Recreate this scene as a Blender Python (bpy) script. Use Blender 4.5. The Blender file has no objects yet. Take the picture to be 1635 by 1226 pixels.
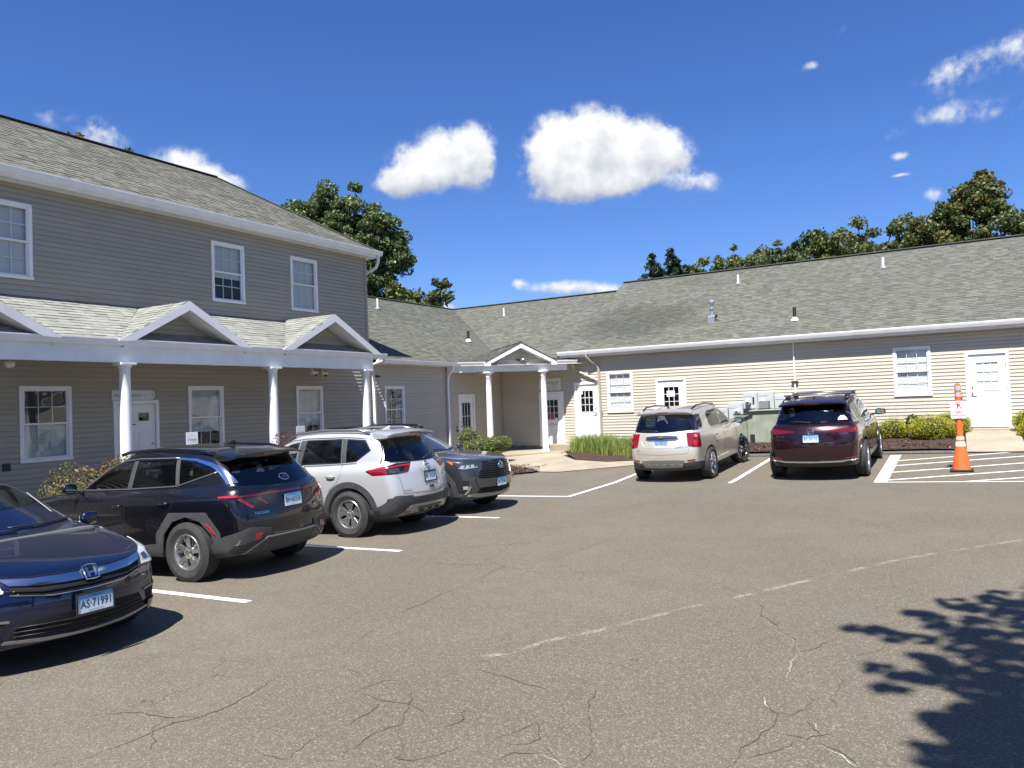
import bpy, bmesh, math, random
import numpy as np
from mathutils import Vector, Matrix
from mathutils.bvhtree import BVHTree
R = math.radians
rng = np.random.default_rng(7)
random.seed(7)
S = bpy.context.scene
COL = S.collection
EYE = 2.0          # height of the eye above the datum used below
# ---------------------------------------------------------------- camera
CAMR = Vector((0.86493, 0.50040, -0.03787))
F_PX = 1227.73
yaw, pit, rol = -0.525067377, 0.0248569990, -0.0378882383
fw = Vector((math.sin(yaw)*math.cos(pit), math.cos(yaw)*math.cos(pit), math.sin(pit)))
rr = Vector((math.cos(yaw), -math.sin(yaw), 0)); uu = rr.cross(fw)
r2 = rr*math.cos(rol) + uu*math.sin(rol); u2 = -rr*math.sin(rol) + uu*math.cos(rol)
cam = bpy.data.objects.new('camera', bpy.data.cameras.new('camera'))
COL.objects.link(cam)
M = Matrix((r2, u2, -fw)).transposed().to_4x4(); M.translation = (0, 0, EYE)
cam.matrix_world = M
cam.data.sensor_width = 36; cam.data.lens = 36*F_PX/1635
cam.data.clip_start = .05; cam.data.clip_end = 3000
S.camera = cam
# ---------------------------------------------------------------- light
SUNV = Vector((.125, -.58, 1)).normalized()
sun = bpy.data.objects.new('sun', bpy.data.lights.new('sun', 'SUN'))
COL.objects.link(sun)
sun.data.energy = 5.0; sun.data.angle = R(.53); sun.data.color = (1, .955, .89)
sun.rotation_euler = SUNV.to_track_quat('Z', 'Y').to_euler()
S.view_settings.view_transform = 'Standard'; S.view_settings.look = 'None'
S.view_settings.gamma = 1; S.view_settings.use_curve_mapping = False
S.view_settings.exposure = 1.05
S.cycles.max_bounces = 6; S.cycles.transparent_max_bounces = 12

class NT:
    """small node-tree writer"""
    def __init__(s, tree): s.t = tree; s.n = tree.nodes; s.l = tree.links
    def add(s, typ, ins=None, **kw):
        nd = s.n.new(typ)
        for k, v in kw.items(): setattr(nd, k, v)
        for k, v in (ins or {}).items():
            if isinstance(v, bpy.types.NodeSocket): s.l.new(v, nd.inputs[k])
            else: nd.inputs[k].default_value = v
        return nd
    def m(s, op, a, b=0.0, c=0.0, clamp=False):
        nd = s.n.new('ShaderNodeMath'); nd.operation = op; nd.use_clamp = clamp
        for i, v in enumerate((a, b, c)):
            if isinstance(v, bpy.types.NodeSocket): s.l.new(v, nd.inputs[i])
            else: nd.inputs[i].default_value = v
        return nd.outputs[0]
    def mix(s, f, a, b, bt='MIX'):
        nd = s.n.new('ShaderNodeMix'); nd.data_type = 'RGBA'; nd.blend_type = bt
        for i, v in ((0, f), (6, a), (7, b)):
            if isinstance(v, bpy.types.NodeSocket): s.l.new(v, nd.inputs[i])
            else: nd.inputs[i].default_value = v if i == 0 else (*v, 1)[:4]
        return nd.outputs[2]
    def smooth(s, v, a, b):
        nd = s.n.new('ShaderNodeMapRange'); nd.interpolation_type = 'SMOOTHSTEP'
        s.l.new(v, nd.inputs[0]); nd.inputs[1].default_value = a; nd.inputs[2].default_value = b
        return nd.outputs[0]
    def noise(s, vec, scale, detail=4, rough=.55, dist=0):
        nd = s.n.new('ShaderNodeTexNoise')
        if vec is not None: s.l.new(vec, nd.inputs['Vector'])
        nd.inputs['Scale'].default_value = scale; nd.inputs['Detail'].default_value = detail
        nd.inputs['Roughness'].default_value = rough; nd.inputs['Distortion'].default_value = dist
        return nd.outputs['Fac']

# ---------------------------------------------------------------- sky
W = bpy.data.worlds.new('World'); S.world = W; W.use_nodes = True
w = NT(W.node_tree); w.n.clear()
sky = w.add('ShaderNodeTexSky', sky_type='NISHITA', sun_disc=False)
sky.sun_elevation = math.asin(SUNV.z); sky.sun_rotation = math.atan2(SUNV.x, SUNV.y)
sky.air_density = 1.0; sky.dust_density = .3; sky.ozone_density = 4.0; sky.altitude = 200
tc = w.add('ShaderNodeTexCoord')
sep = w.add('ShaderNodeSeparateXYZ', {0: tc.outputs['Generated']})
az = w.m('MULTIPLY', w.m('ARCTAN2', sep.outputs[0], sep.outputs[1]), 57.29578)
el = w.m('MULTIPLY', w.m('ARCSINE', sep.outputs[2]), 57.29578)
cmb = w.add('ShaderNodeCombineXYZ', {0: az, 1: el})
# a real blue sky is deeper than the model's: gain on saturation only, the same everywhere
hs0 = w.add('ShaderNodeHueSaturation', {'Saturation': 1.15, 'Value': 1.0, 'Color': sky.outputs[0]})
hs = w.add('ShaderNodeMix', data_type='RGBA', blend_type='MULTIPLY'); hs.inputs[0].default_value = 1; w.l.new(hs0.outputs[0], hs.inputs[6]); hs.inputs[7].default_value = (0.92, 1.03, 1.43, 1)
# azimuth, elevation, half sizes (degrees), weight
BLOBS = [(-38.4, 16.3, 1.2, .9, .8), (-36.9, 17.2, 1.5, 1.3, 1), (-35.0, 18.2, 1.6, 1.3, 1.05), (-33.0, 18.7, 1.4, 1.2, 1.05), (-31.7, 18.4, .9, 1.3, .9), (-36.2, 16.2, 1.8, .7, .8), (-32.2, 16.9, 1.1, 1.0, .8), (-33.8, 17.0, 1.4, 1.0, .7),
         (-27.4, 17.4, 1.2, 1.6, 1), (-26.0, 19.2, 1.4, 1.2, 1.1), (-23.4, 19.3, 1.7, 1.4, 1.15), (-21.2, 18.6, 1.5, 1.2, 1.05), (-25.4, 16.6, 1.9, 1.4, 1.1), (-22.6, 16.8, 2.2, 1.5, 1.1), (-18.6, 18.3, 1.3, 1.1, 1.05), (-19.6, 16.9, 1.8, 1.2, 1.0), (-17.2, 17.1, 1.2, .9, .9), (-24.6, 15.2, 2.2, .6, .8), (-20.6, 15.6, 1.6, .6, .7), (-16.3, 15.2, 1.5, .6, .62), (-14.9, 15.0, 1.0, .6, .42),
         (-26.0, 8.4, 2.2, .5, .85), (-23.4, 8.1, 1.5, .4, .7), (-29.3, 8.9, .5, .35, .6), (-34.8, 7.3, 1.0, .5, .6),
         (-52.8, 16.4, 1.9, 1.2, 1.1), (-50.4, 15.7, 1.3, .8, 1), (-57.6, 18.3, 1.2, .9, .75), (-60.6, 18.9, 1.2, .7, .5),
         (.2, 19.3, 1.9, .9, .47), (1.0, 20.1, .9, .5, .3), (4.2, 19.9, 1.8, 1.1, .58), (2.4, 16.9, 2.6, .8, .40), (-.4, 17.4, 1.6, .7, .34), (-2.7, 15.1, .8, .3, .52), (-2.6, 13.9, .7, .14, .6), (-3.0, 16.5, .7, .4, .4), (-.8, 12.4, .7, .55, .42), (-7.9, 21.6, .8, .3, .5), (-5.2, 23.3, 1.2, .4, .33),
         (60, 22, 12, 5, 1), (100, 30, 14, 6, 1), (150, 20, 10, 4, .9), (-110, 24, 12, 5, 1), (-160, 33, 12, 6, 1), (35, 40, 10, 5, .8)]
n1 = w.noise(cmb.outputs[0], .55, 7, .58); n2 = w.noise(cmb.outputs[0], 1.7, 5, .5)
nz = w.m('ADD', w.m('MULTIPLY', w.m('SUBTRACT', n1, .5), 1.7), w.m('MULTIPLY', w.m('SUBTRACT', n2, .5), .62))
dens = None; low = None
for (a, e, ra, re_, wt) in BLOBS:
    dx = w.m('DIVIDE', w.m('SUBTRACT', az, a), ra); dy = w.m('DIVIDE', w.m('SUBTRACT', el, e), re_)
    dy = w.m('MAXIMUM', dy, w.m('MULTIPLY', dy, 1.35))if False else dy
    q = w.m('ADD', w.m('MULTIPLY', dx, dx), w.m('MULTIPLY', dy, dy))
    g = w.m('MULTIPLY', w.m('EXPONENT', w.m('MULTIPLY', q, -.75)), wt)
    gl = w.m('MULTIPLY', g, dy)
    dens = g if dens is None else w.m('ADD', dens, g)
    low = gl if low is None else w.m('ADD', low, gl)
d2 = w.m('ADD', dens, w.m('MULTIPLY', nz, w.smooth(dens, .02, .4)))
alpha = w.m('MULTIPLY', w.smooth(d2, .16, 1.05), w.smooth(dens, .03, .5), clamp=True)
# lit tops, greyer undersides of each heap
h = w.m('DIVIDE', low, w.m('ADD', dens, .05))
puff = w.noise(cmb.outputs[0], .55, 4, .5)
lit = w.m('ADD', w.m('ADD', w.m('MULTIPLY', h, .85), .84), w.m('MULTIPLY', w.m('SUBTRACT', puff, .5), 1.9), clamp=True)
ccol = w.mix(lit, (4.4, 4.9, 5.8), (9.3, 9.4, 9.6))
skyc = w.mix(alpha, hs.outputs[2], ccol)
bg = w.add('ShaderNodeBackground', {'Color': skyc, 'Strength': .052})
wo = w.add('ShaderNodeOutputWorld', {'Surface': bg.outputs[0]})

# ---------------------------------------------------------------- materials
MATS = {}
def mat(name, col=(.5, .5, .5), rough=.6, metal=0., spec=.5, coat=0., var=0., vscale=6., bump=0., bscale=60., bdist=.004, emit=None):
    if name in MATS: return MATS[name]
    m = bpy.data.materials.new(name); m.use_nodes = True; t = NT(m.node_tree)
    b = t.n['Principled BSDF']
    b.inputs['Base Color'].default_value = (*col, 1); b.inputs['Roughness'].default_value = rough
    b.inputs['Metallic'].default_value = metal; b.inputs['Specular IOR Level'].default_value = spec
    b.inputs['Coat Weight'].default_value = coat; b.inputs['Coat Roughness'].default_value = .03
    if var or bump:
        c = t.add('ShaderNodeTexCoord').outputs['Object']
        if var:
            f = t.noise(c, vscale, 5, .6)
            f = t.smooth(f, .3, .7)
            t.l.new(t.mix(f, tuple(x*(1-var) for x in col), tuple(min(1, x*(1+var)) for x in col)), b.inputs['Base Color'])
            t.l.new(t.m('ADD', t.m('MULTIPLY', f, .12), rough-.06), b.inputs['Roughness'])
        if bump:
            f = t.noise(c, bscale, 4, .6)
            bn = t.add('ShaderNodeBump', {'Height': f, 'Strength': bump, 'Distance': bdist})
            t.l.new(bn.outputs[0], b.inputs['Normal'])
    MATS[name] = m
    return m

# ---------------------------------------------------------------- mesh builder
def tag(o, label=None, cat=None, group=None, kind=None):
    if label: o['label'] = label
    if cat: o['category'] = cat
    if group: o['group'] = group
    if kind: o['kind'] = kind
    return o
def empty(name, loc, rotz=0, label=None, cat=None, group=None):
    o = bpy.data.objects.new(name, None); COL.objects.link(o)
    o.location = (loc[0], loc[1], loc[2]+EYE); o.rotation_euler = (0, 0, rotz)
    o.empty_display_size = .3
    return tag(o, label, cat, group)
def wpos(o):
    p = Vector((0, 0, 0))
    while o is not None: p += o.location; o = o.parent
    return p
class MB:
    def __init__(s): s.v = []; s.f = []; s.m = []
    def add(s, vs, fs, mi=0):
        k = len(s.v); s.v.extend([tuple(p) for p in vs]); s.f.extend([tuple(i+k for i in f) for f in fs]); s.m.extend([mi]*len(fs)); return s
    def quad(s, a, b, c, d, mi=0): return s.add((a, b, c, d), ((0, 1, 2, 3),), mi)
    def tri(s, a, b, c, mi=0): return s.add((a, b, c), ((0, 1, 2),), mi)
    def obox(s, o, a, b, c, mi=0):
        o, a, b, c = Vector(o), Vector(a), Vector(b), Vector(c)
        vs = [o, o+a, o+a+b, o+b, o+c, o+a+c, o+a+b+c, o+b+c]
        return s.add(vs, ((0, 3, 2, 1), (4, 5, 6, 7), (0, 1, 5, 4), (1, 2, 6, 5), (2, 3, 7, 6), (3, 0, 4, 7)), mi)
    def box(s, x0, x1, y0, y1, z0, z1, mi=0): return s.obox((x0, y0, z0), (x1-x0, 0, 0), (0, y1-y0, 0), (0, 0, z1-z0), mi)
    def prism(s, poly, d, mi=0):
        n = len(poly); d = Vector(d); vs = [Vector(p) for p in poly]; vs += [p+d for p in vs]
        fs = [tuple(range(n))[::-1], tuple(range(n, 2*n))] + [(i, (i+1) % n, n+(i+1) % n, n+i) for i in range(n)]
        return s.add(vs, fs, mi)
    def tube(s, path, r, n=8, cap=True, mi=0, flat=None):
        path = [Vector(p) for p in path]; k = len(s.v); L = len(path); rad = r if hasattr(r, '__len__') else [r]*L
        up = None
        for i, p in enumerate(path):
            t = (path[min(i+1, L-1)]-path[max(i-1, 0)]).normalized()
            if up is None: up = Vector((0, 0, 1)) if abs(t.z) < .9 else Vector((1, 0, 0))
            a = t.cross(up).normalized(); b = a.cross(t).normalized(); up = b
            for j in range(n):
                q = 2*math.pi*j/n + (math.pi/4 if n == 4 else 0)
                ka, kb = (flat or (1, 1))
                s.v.append(tuple(p + a*math.cos(q)*rad[i]*ka + b*math.sin(q)*rad[i]*kb))
        for i in range(L-1):
            for j in range(n): s.f.append((k+i*n+j, k+i*n+(j+1) % n, k+(i+1)*n+(j+1) % n, k+(i+1)*n+j)); s.m.append(mi)
        if cap:
            s.f.append(tuple(k+j for j in range(n))[::-1]); s.m.append(mi)
            s.f.append(tuple(k+(L-1)*n+j for j in range(n))); s.m.append(mi)
        return s
    def lathe(s, prof, o=(0, 0, 0), n=24, axis='z', mi=0, mis=None):
        k = len(s.v); o = Vector(o)
        for (r, h) in prof:
            for j in range(n):
                q = 2*math.pi*j/n; a, b = r*math.cos(q), r*math.sin(q)
                s.v.append(tuple(o + (Vector((a, b, h)) if axis == 'z' else Vector((a, h, b)) if axis == 'y' else Vector((h, a, b)))))
        for i in range(len(prof)-1):
            for j in range(n):
                s.f.append((k+i*n+j, k+i*n+(j+1) % n, k+(i+1)*n+(j+1) % n, k+(i+1)*n+j)); s.m.append(mis[i] if mis else mi)
        return s
    def build(s, name, mats, parent=None, smooth=False, world=True, kind=None, bevel=0, auto=None):
        me = bpy.data.meshes.new(name)
        v = s.v
        off = wpos(parent) if (parent is not None and world) else Vector((0, 0, 0))
        if world:
            v = [(a-off.x, b-off.y, c+EYE-off.z) for a, b, c in v]
        me.from_pydata(v, [], s.f)
        if not isinstance(mats, (list, tuple)): mats = [mats]
        for q in mats: me.materials.append(q)
        me.polygons.foreach_set('material_index', s.m)
        if smooth: me.polygons.foreach_set('use_smooth', [True]*len(s.f))
        me.validate(); me.update()
        if bevel or auto:
            bm = bmesh.new(); bm.from_mesh(me)
            bmesh.ops.remove_doubles(bm, verts=bm.verts, dist=1e-5)
            bmesh.ops.recalc_face_normals(bm, faces=bm.faces)
            if bevel:
                es = [e for e in bm.edges if len(e.link_faces) == 2 and e.calc_face_angle(0) > .6]
                bmesh.ops.bevel(bm, geom=es, offset=bevel, segments=2, affect='EDGES', profile=.5)
            if auto:
                for f in bm.faces: f.smooth = True
                for e in bm.edges: e.smooth = not (len(e.link_faces) == 2 and e.calc_face_angle(0) > auto)
            bm.to_mesh(me); bm.free()
        o = bpy.data.objects.new(name, me); COL.objects.link(o)
        if parent is not None: o.parent = parent
        if kind: o['kind'] = kind
        return o
def fastmesh(name, V, F, mats, parent=None, attr=None, mi=None, smooth=False, kind=None, world=True):
    """V (n,3) array, F (m,4) array of quads"""
    me = bpy.data.meshes.new(name)
    off = wpos(parent) if (parent is not None and world) else Vector((0, 0, 0))
    V = np.asarray(V, np.float32).copy()
    if world: V[:, 2] += EYE
    V -= np.array(off, np.float32)
    m, k = F.shape
    me.vertices.add(len(V)); me.vertices.foreach_set('co', V.ravel())
    me.loops.add(m*k); me.loops.foreach_set('vertex_index', F.astype(np.int32).ravel())
    me.polygons.add(m); me.polygons.foreach_set('loop_start', np.arange(0, m*k, k, dtype=np.int32))
    try: me.polygons.foreach_set('loop_total', np.full(m, k, dtype=np.int32))
    except Exception: pass
    if not isinstance(mats, (list, tuple)): mats = [mats]
    for q in mats: me.materials.append(q)
    if mi is not None: me.polygons.foreach_set('material_index', np.asarray(mi, np.int32))
    me.update(calc_edges=True)
    me.polygons.foreach_set('use_smooth', np.full(m, bool(smooth)))
    if attr is not None:
        at = me.attributes.new('tone', 'FLOAT', 'FACE'); at.data.foreach_set('value', np.asarray(attr, np.float32))
    o = bpy.data.objects.new(name, me); COL.objects.link(o)
    if parent is not None: o.parent = parent
    if kind: o['kind'] = kind
    return o
_fontcache = {}
def text_faces(txt, h=1., bold=0.0, shear=0.):
    """flat letters as (verts 2D, faces), width centred, baseline 0, capital height h"""
    key = (txt, h, bold, shear)
    if key in _fontcache: return _fontcache[key]
    c = bpy.data.curves.new('letters', 'FONT'); c.body = txt; c.size = h/.69; c.offset = bold; c.resolution_u = 3; c.shear = shear
    o = bpy.data.objects.new('letters', c); COL.objects.link(o)
    dg = bpy.context.evaluated_depsgraph_get(); me = bpy.data.meshes.new_from_object(o.evaluated_get(dg))
    vs = [(v.co.x, v.co.y) for v in me.vertices]; fs = [tuple(p.vertices) for p in me.polygons]
    bpy.data.objects.remove(o); bpy.data.curves.remove(c); bpy.data.meshes.remove(me)
    xs = [p[0] for p in vs]; cx = (min(xs)+max(xs))/2 if xs else 0
    r = ([(x-cx, y) for x, y in vs], fs, (max(xs)-min(xs)) if xs else 0)
    _fontcache[key] = r
    return r
def put_text(mb, txt, h, org, ax, ay, mi=0, width=None, bold=0., shear=0.):
    vs, fs, wd = text_faces(txt, h, bold, shear)
    k = (width/wd) if width and wd else 1
    org, ax, ay = Vector(org), Vector(ax), Vector(ay)
    mb.add([org+ax*x*k+ay*y for x, y in vs], fs, mi)
# ---------------------------------------------------------------- ground
def G(x, y):
    x = np.asarray(x, float); y = np.asarray(y, float)
    return -1.905+.02*np.clip(x, -17, 12)+.005*np.clip(y, -10, 40)+.035*np.clip(y-17, 0, 9)
def g(x, y): return float(G(x, y))
# asphalt: pale worn aggregate in a dark binder
def asphalt_mat():
    m = bpy.data.materials.new('worn_asphalt'); m.use_nodes = True; t = NT(m.node_tree); b = t.n['Principled BSDF']
    c = t.add('ShaderNodeTexCoord').outputs['Object']
    big = t.noise(c, .35, 5, .6); mid = t.noise(c, 2.3, 5, .6)
    v = t.add('ShaderNodeTexVoronoi', {'Vector': c, 'Scale': 170.}); v2 = t.add('ShaderNodeTexVoronoi', {'Vector': c, 'Scale': 95.})
    sp = t.add('ShaderNodeSeparateColor', {0: v.outputs['Color']}); sp2 = t.add('ShaderNodeSeparateColor', {0: v2.outputs['Color']})
    fine = t.noise(c, 320., 2, .6)
    base = t.mix(t.smooth(big, .3, .7), (.104, .093, .070), (.132, .119, .092))
    oil = t.noise(c, .8, 4, .5, .6); base = t.mix(t.m('MULTIPLY', t.smooth(oil, .60, .76), .38), base, (.062, .057, .05)); pale = t.noise(c, .17, 3, .6); base = t.mix(t.m('MULTIPLY', t.smooth(pale, .5, .7), .3), base, (.17, .155, .125))
    base = t.mix(t.m('MULTIPLY', t.smooth(mid, .35, .7), .35), base, (.088, .080, .064))
    st = t.smooth(sp.outputs[0], .55, .95); dk = t.smooth(sp.outputs[1], .6, 1.)
    col = t.mix(t.m('MULTIPLY', st, .5), base, (.29, .245, .18))
    col = t.mix(t.m('MULTIPLY', dk, .5), col, (.055, .05, .047))
    col = t.mix(t.m('MULTIPLY', t.smooth(sp2.outputs[0], .8, 1.), .5), col, (.34, .29, .22))
    col = t.mix(t.m('MULTIPLY', t.smooth(fine, .45, .7), .35), col, (.08, .072, .066))
    t.l.new(col, b.inputs['Base Color']); b.inputs['Roughness'].default_value = .86; b.inputs['Specular IOR Level'].default_value = .3
    wv = t.add('ShaderNodeTexNoise', {'Vector': c, 'Scale': 2.2, 'Detail': 5.}); off = t.add('ShaderNodeVectorMath', {0: wv.outputs['Color'], 1: (.5, .5, .5)}, operation='SUBTRACT')
    off2 = t.add('ShaderNodeVectorMath', {0: off.outputs[0], 'Scale': .5}, operation='SCALE'); cw = t.add('ShaderNodeVectorMath', {0: c, 1: off2.outputs[0]}, operation='ADD')
    ed = t.add('ShaderNodeTexVoronoi', {'Vector': cw.outputs[0], 'Scale': 1.15}, feature='DISTANCE_TO_EDGE'); msk = t.smooth(t.noise(c, .45, 3, .6), .50, .62)
    hair = t.m('MULTIPLY', t.m('SUBTRACT', 1., t.smooth(ed.outputs['Distance'], .0015, .0055)), msk)
    col = t.mix(t.m('MULTIPLY', hair, .62), col, (.040, .037, .032)); t.l.new(col, b.inputs['Base Color'])
    hgt = t.m('ADD', t.m('MULTIPLY', v.outputs['Distance'], -1.), t.m('MULTIPLY', fine, .5))
    bn = t.add('ShaderNodeBump', {'Height': hgt, 'Strength': .55, 'Distance': .006}); t.l.new(bn.outputs[0], b.inputs['Normal'])
    return m
ASPH = asphalt_mat()
def sheet(name, xs, ys, mat_, dz, keep=None, kind='structure'):
    X, Y = np.meshgrid(xs, ys, indexing='ij'); Z = G(X, Y)+dz
    V = np.stack([X, Y, Z], -1).reshape(-1, 3); ny = len(ys)
    i, j = np.meshgrid(np.arange(len(xs)-1), np.arange(ny-1), indexing='ij')
    F = np.stack([i*ny+j, (i+1)*ny+j, (i+1)*ny+j+1, i*ny+j+1], -1).reshape(-1, 4)
    return fastmesh(name, V, F, mat_, kind=kind)
sheet('parking_lot', np.concatenate([[-15.2], np.arange(-13, 13, .5), [16, 22, 30]]), np.concatenate([[-25, -16, -10], np.arange(-6, 27, .5)]), ASPH, 0)
LAWN = mat('lawn', (.05, .075, .022), .9, var=.35, vscale=1.5, bump=.6, bscale=40, bdist=.03)
mb = MB()
lx = [-900, -300, -80, -17, 12, 80, 300, 900]; ly = [-900, -300, -80, -26, 40, 80, 300, 900]
for i in range(7):
    for j in range(7):
        q = [(lx[i], ly[j]), (lx[i+1], ly[j]), (lx[i+1], ly[j+1]), (lx[i], ly[j+1])]
        mb.quad(*[(x, y, g(min(max(x, -17), 12), min(max(y, -10), 26))-.6) for x, y in q])
mb.build('ground', LAWN, kind='structure')
# painted lines --------------------------------------------------
def paint_mat():
    m = bpy.data.materials.new('line_paint'); m.use_nodes = True; t = NT(m.node_tree); b = t.n['Principled BSDF']
    c = t.add('ShaderNodeTexCoord').outputs['Object']
    n = t.noise(c, 14, 8, .75); n2 = t.noise(c, 90, 3, .6)
    wv = t.smooth(t.m('ADD', n, t.m('MULTIPLY', n2, .35)), .76, .86)
    t.l.new(t.mix(wv, (.74, .74, .72), (.17, .155, .14)), b.inputs['Base Color']); b.inputs['Roughness'].default_value = .75
    return m
PAINT = paint_mat()
def strip(mb, p, q, wdt, dz=.004, n=None, square=True, mi=0):
    p = np.array(p, float); q = np.array(q, float); d = q-p; L = np.hypot(*d); d /= L; s_ = np.array([-d[1], d[0]])*wdt/2
    n = n or max(2, int(L/.8))
    pts = [p+(q-p)*i/n for i in range(n+1)]
    k = len(mb.v)
    for a in pts:
        for sg in (-1, 1):
            e = a+s_*sg; mb.v.append((e[0], e[1], g(e[0], e[1])+dz))
    for i in range(n): mb.f.append((k+2*i, k+2*i+2, k+2*i+3, k+2*i+1)); mb.m.append(mi)
def line(name, p, q, wdt=.1, label=None, dz=.004):
    mb = MB(); strip(mb, p, q, wdt, dz)
    o = mb.build(name, PAINT, kind='structure')
    if label: o['label'] = label
    return o
for i, (x, y) in enumerate([(-6.63, 5.68), (-6.80, 8.48), (-7.0, 11.46), (-7.05, 14.33)]):
    line('parking_line', (x, y), (-12.6, y+.04))
line('parking_line', (-6.45, 2.85), (-12.6, 2.85))
line('parking_line', (-7.05, 14.30), (-7.16, 20.4))
line('parking_line', (-4.36, 16.75), (-4.40, 21.6))
# hatched no parking bay: broad first bar, edge line and slanting bars
mb = MB(); strip(mb, (-1.42, 16.86), (-1.42, 21.5), .24, .0045); mb.build('parking_line', PAINT, kind='structure')
line('parking_line', (-1.30, 16.90), (4.6, 17.12), .085)
slants = [((-1.3, 20.35), (1.55, 22.0)), ((-1.3, 19.45), (3.2, 22.0)), ((-1.3, 18.35), (4.6, 21.55)), ((-1.3, 17.2), (4.6, 20.45)), ((.05, 16.99), (4.6, 19.45)), ((1.75, 17.04), (4.6, 18.5))]
for a, b_ in slants: line('parking_line', a, b_, .085)
# faint worn old stripe across the lot
def faint_mat():
    m = bpy.data.materials.new('worn_paint'); m.use_nodes = True; t = NT(m.node_tree); b = t.n['Principled BSDF']
    c = t.add('ShaderNodeTexCoord').outputs['Object']
    n = t.noise(c, 5, 6, .7); v = t.add('ShaderNodeTexVoronoi', {'Vector': c, 'Scale': 110.})
    sp = t.add('ShaderNodeSeparateColor', {0: v.outputs['Color']})
    a = t.m('MULTIPLY', t.smooth(n, .40, .60), t.smooth(sp.outputs[0], .15, .7))
    t.l.new(t.m('MULTIPLY', a, .42), b.inputs['Alpha']); b.inputs['Base Color'].default_value = (.5, .47, .42, 1); b.inputs['Roughness'].default_value = .85
    return m
FAINT = faint_mat()
# cracks: thin dark sunken-looking flat strips that follow the photographed network ------------
from_px = lambda px, py: None
def ray(px, py):
    d = r2*(px-817.5)+u2*(613-py)+fw*F_PX
    return d
def ongr(px, py):
    d = ray(px, py); t = 1.9/max(1e-6, -d.z)
    for _ in range(30):
        p = d*t; t *= g(p.x, p.y)/p.z if p.z < -.01 else 1.0
    p = d*t; return (p.x, p.y)
CR = [[(1460,632),(1250,745),(1100,830),(960,885),(800,925),(500,1045),(330,1110)],[(470,868),(700,870),(870,885),(1000,878)],[(790,885),(740,935),(745,1000),(715,1055)],
      [(1635,930),(1490,1000),(1390,1080),(1330,1088),(1190,1042)]]
CRK = [[(x/3., 850+y/3.) for x, y in c] for c in CR]
CR2 = [[(20,585),(70,520),(150,465),(240,412),(400,335),(590,255),(780,165),(690,135),(790,70),(930,10)],[(780,160),(930,185),(1060,212),(1330,198),(1540,230),(1635,240)],[(780,155),(500,152),(290,142)],[(900,160),(1000,130),(1150,80),(1300,25),(1600,20)],
       [(0,780),(110,745),(200,710),(380,705)],[(80,770),(200,805),(330,830),(430,880)],[(200,810),(130,870),(45,920)],[(310,715),(320,815),(295,915),(160,965),(0,1075)],[(290,915),(290,1000),(265,1080),(380,1085),(560,1030)],[(470,935),(590,895),(600,850)],[(650,1030),(780,975),(935,915),(955,990),(900,1010),(780,1005)],[(955,990),(1000,1070),(1090,1125)],[(1215,735),(1180,830),(1205,920),(1190,1060),(1160,1120)],[(740,1100),(820,1060),(960,1055)],[(0,635),(90,690),(30,660)],[(640,655),(780,690),(930,740),(985,770)]]
CRK += [[(545+x/3., 850+y/3.) for x, y in c] for c in CR2]
CR3 = [[(0,240),(180,258),(300,300),(385,355),(395,410),(450,465),(530,510),(545,575),(550,620),(500,690),(430,750)],[(395,785),(415,840),(450,870),(440,920),(350,990),(260,1045),(270,1090),(220,1125)],[(450,860),(530,880),(600,850),(618,810),(570,750)],[(618,805),(720,780),(755,700),(770,650)],[(440,950),(520,980),(600,998),(660,970),(720,965)],[(650,1005),(740,1050),(840,1125)],[(600,905),(660,965)],[(1140,390),(1030,430),(950,445)],[(1140,395),(1050,450),(985,495),(970,545),(930,575),(720,610)],[(560,575),(640,555),(750,490)],[(540,1010),(450,1055),(280,1080)],[(690,795),(740,835)],[(860,350),(930,358),(980,340)]]
CRK += [[(1090+x/3., 850+y/3.) for x, y in c] for c in CR3]
CRK += [[(1235,847),(1380,838),(1560,826),(1635,818)],[(870,862),(1010,858),(1120,862),(1240,846)],[(870,862),(840,868),(700,875)]]
mb = MB(); mb2 = MB()
rc = random.Random(3)
def crack(mb, pts, w0):
    P = [np.array(ongr(*p)) for p in pts]
    Q = []
    for a, b_ in zip(P[:-1], P[1:]):
        L = np.hypot(*(b_-a)); n = max(2, int(L/.045)); d = (b_-a)/max(L, 1e-6); nn = np.array([-d[1], d[0]])
        off = 0
        for i in range(n):
            off = off*.75+rc.uniform(-.016, .016)
            Q.append(a+(b_-a)*i/n+nn*off)
    Q.append(P[-1]); k = len(mb.v); wd = w0
    for i, q in enumerate(Q):
        d = Q[min(i+1, len(Q)-1)]-Q[max(i-1, 0)]; d = d/max(1e-6, np.hypot(*d)); nn = np.array([-d[1], d[0]])
        wd = min(max(wd+rc.uniform(-.0022, .0022), w0*.35), w0*1.7); ww = wd*min(1, .25+3*i/len(Q), .25+3*(len(Q)-1-i)/len(Q))
        for sg in (-.5, .5): e = q+nn*sg*ww; mb.v.append((e[0], e[1], g(e[0], e[1])+.0035))
    for i in range(len(Q)-1): mb.f.append((k+2*i, k+2*i+2, k+2*i+3, k+2*i+1)); mb.m.append(0)
for c in CRK: crack(mb, c, .0044)
FP = [ongr(*q) for q in ((770,1050),(815,1043),(878,1023),(945,1010),(1012,993),(1090,973),(1173,955),(1257,935),(1323,920),(1440,893),(1500,883),(1635,862),(1760,845))]
mq = MB()
for i in range(len(FP)-1): strip(mq, FP[i], FP[i+1], .07, .005)
mq.build('old_painted_stripe', FAINT, kind='structure')
CK = mat('crack_dark', (.058, .052, .046), .95, var=.4, vscale=20)
mb.build('pavement_crack', CK, kind='structure')
GR = mat('crack_grit', (.30, .28, .24), .9, var=.4, vscale=60)
mb = MB()
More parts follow.
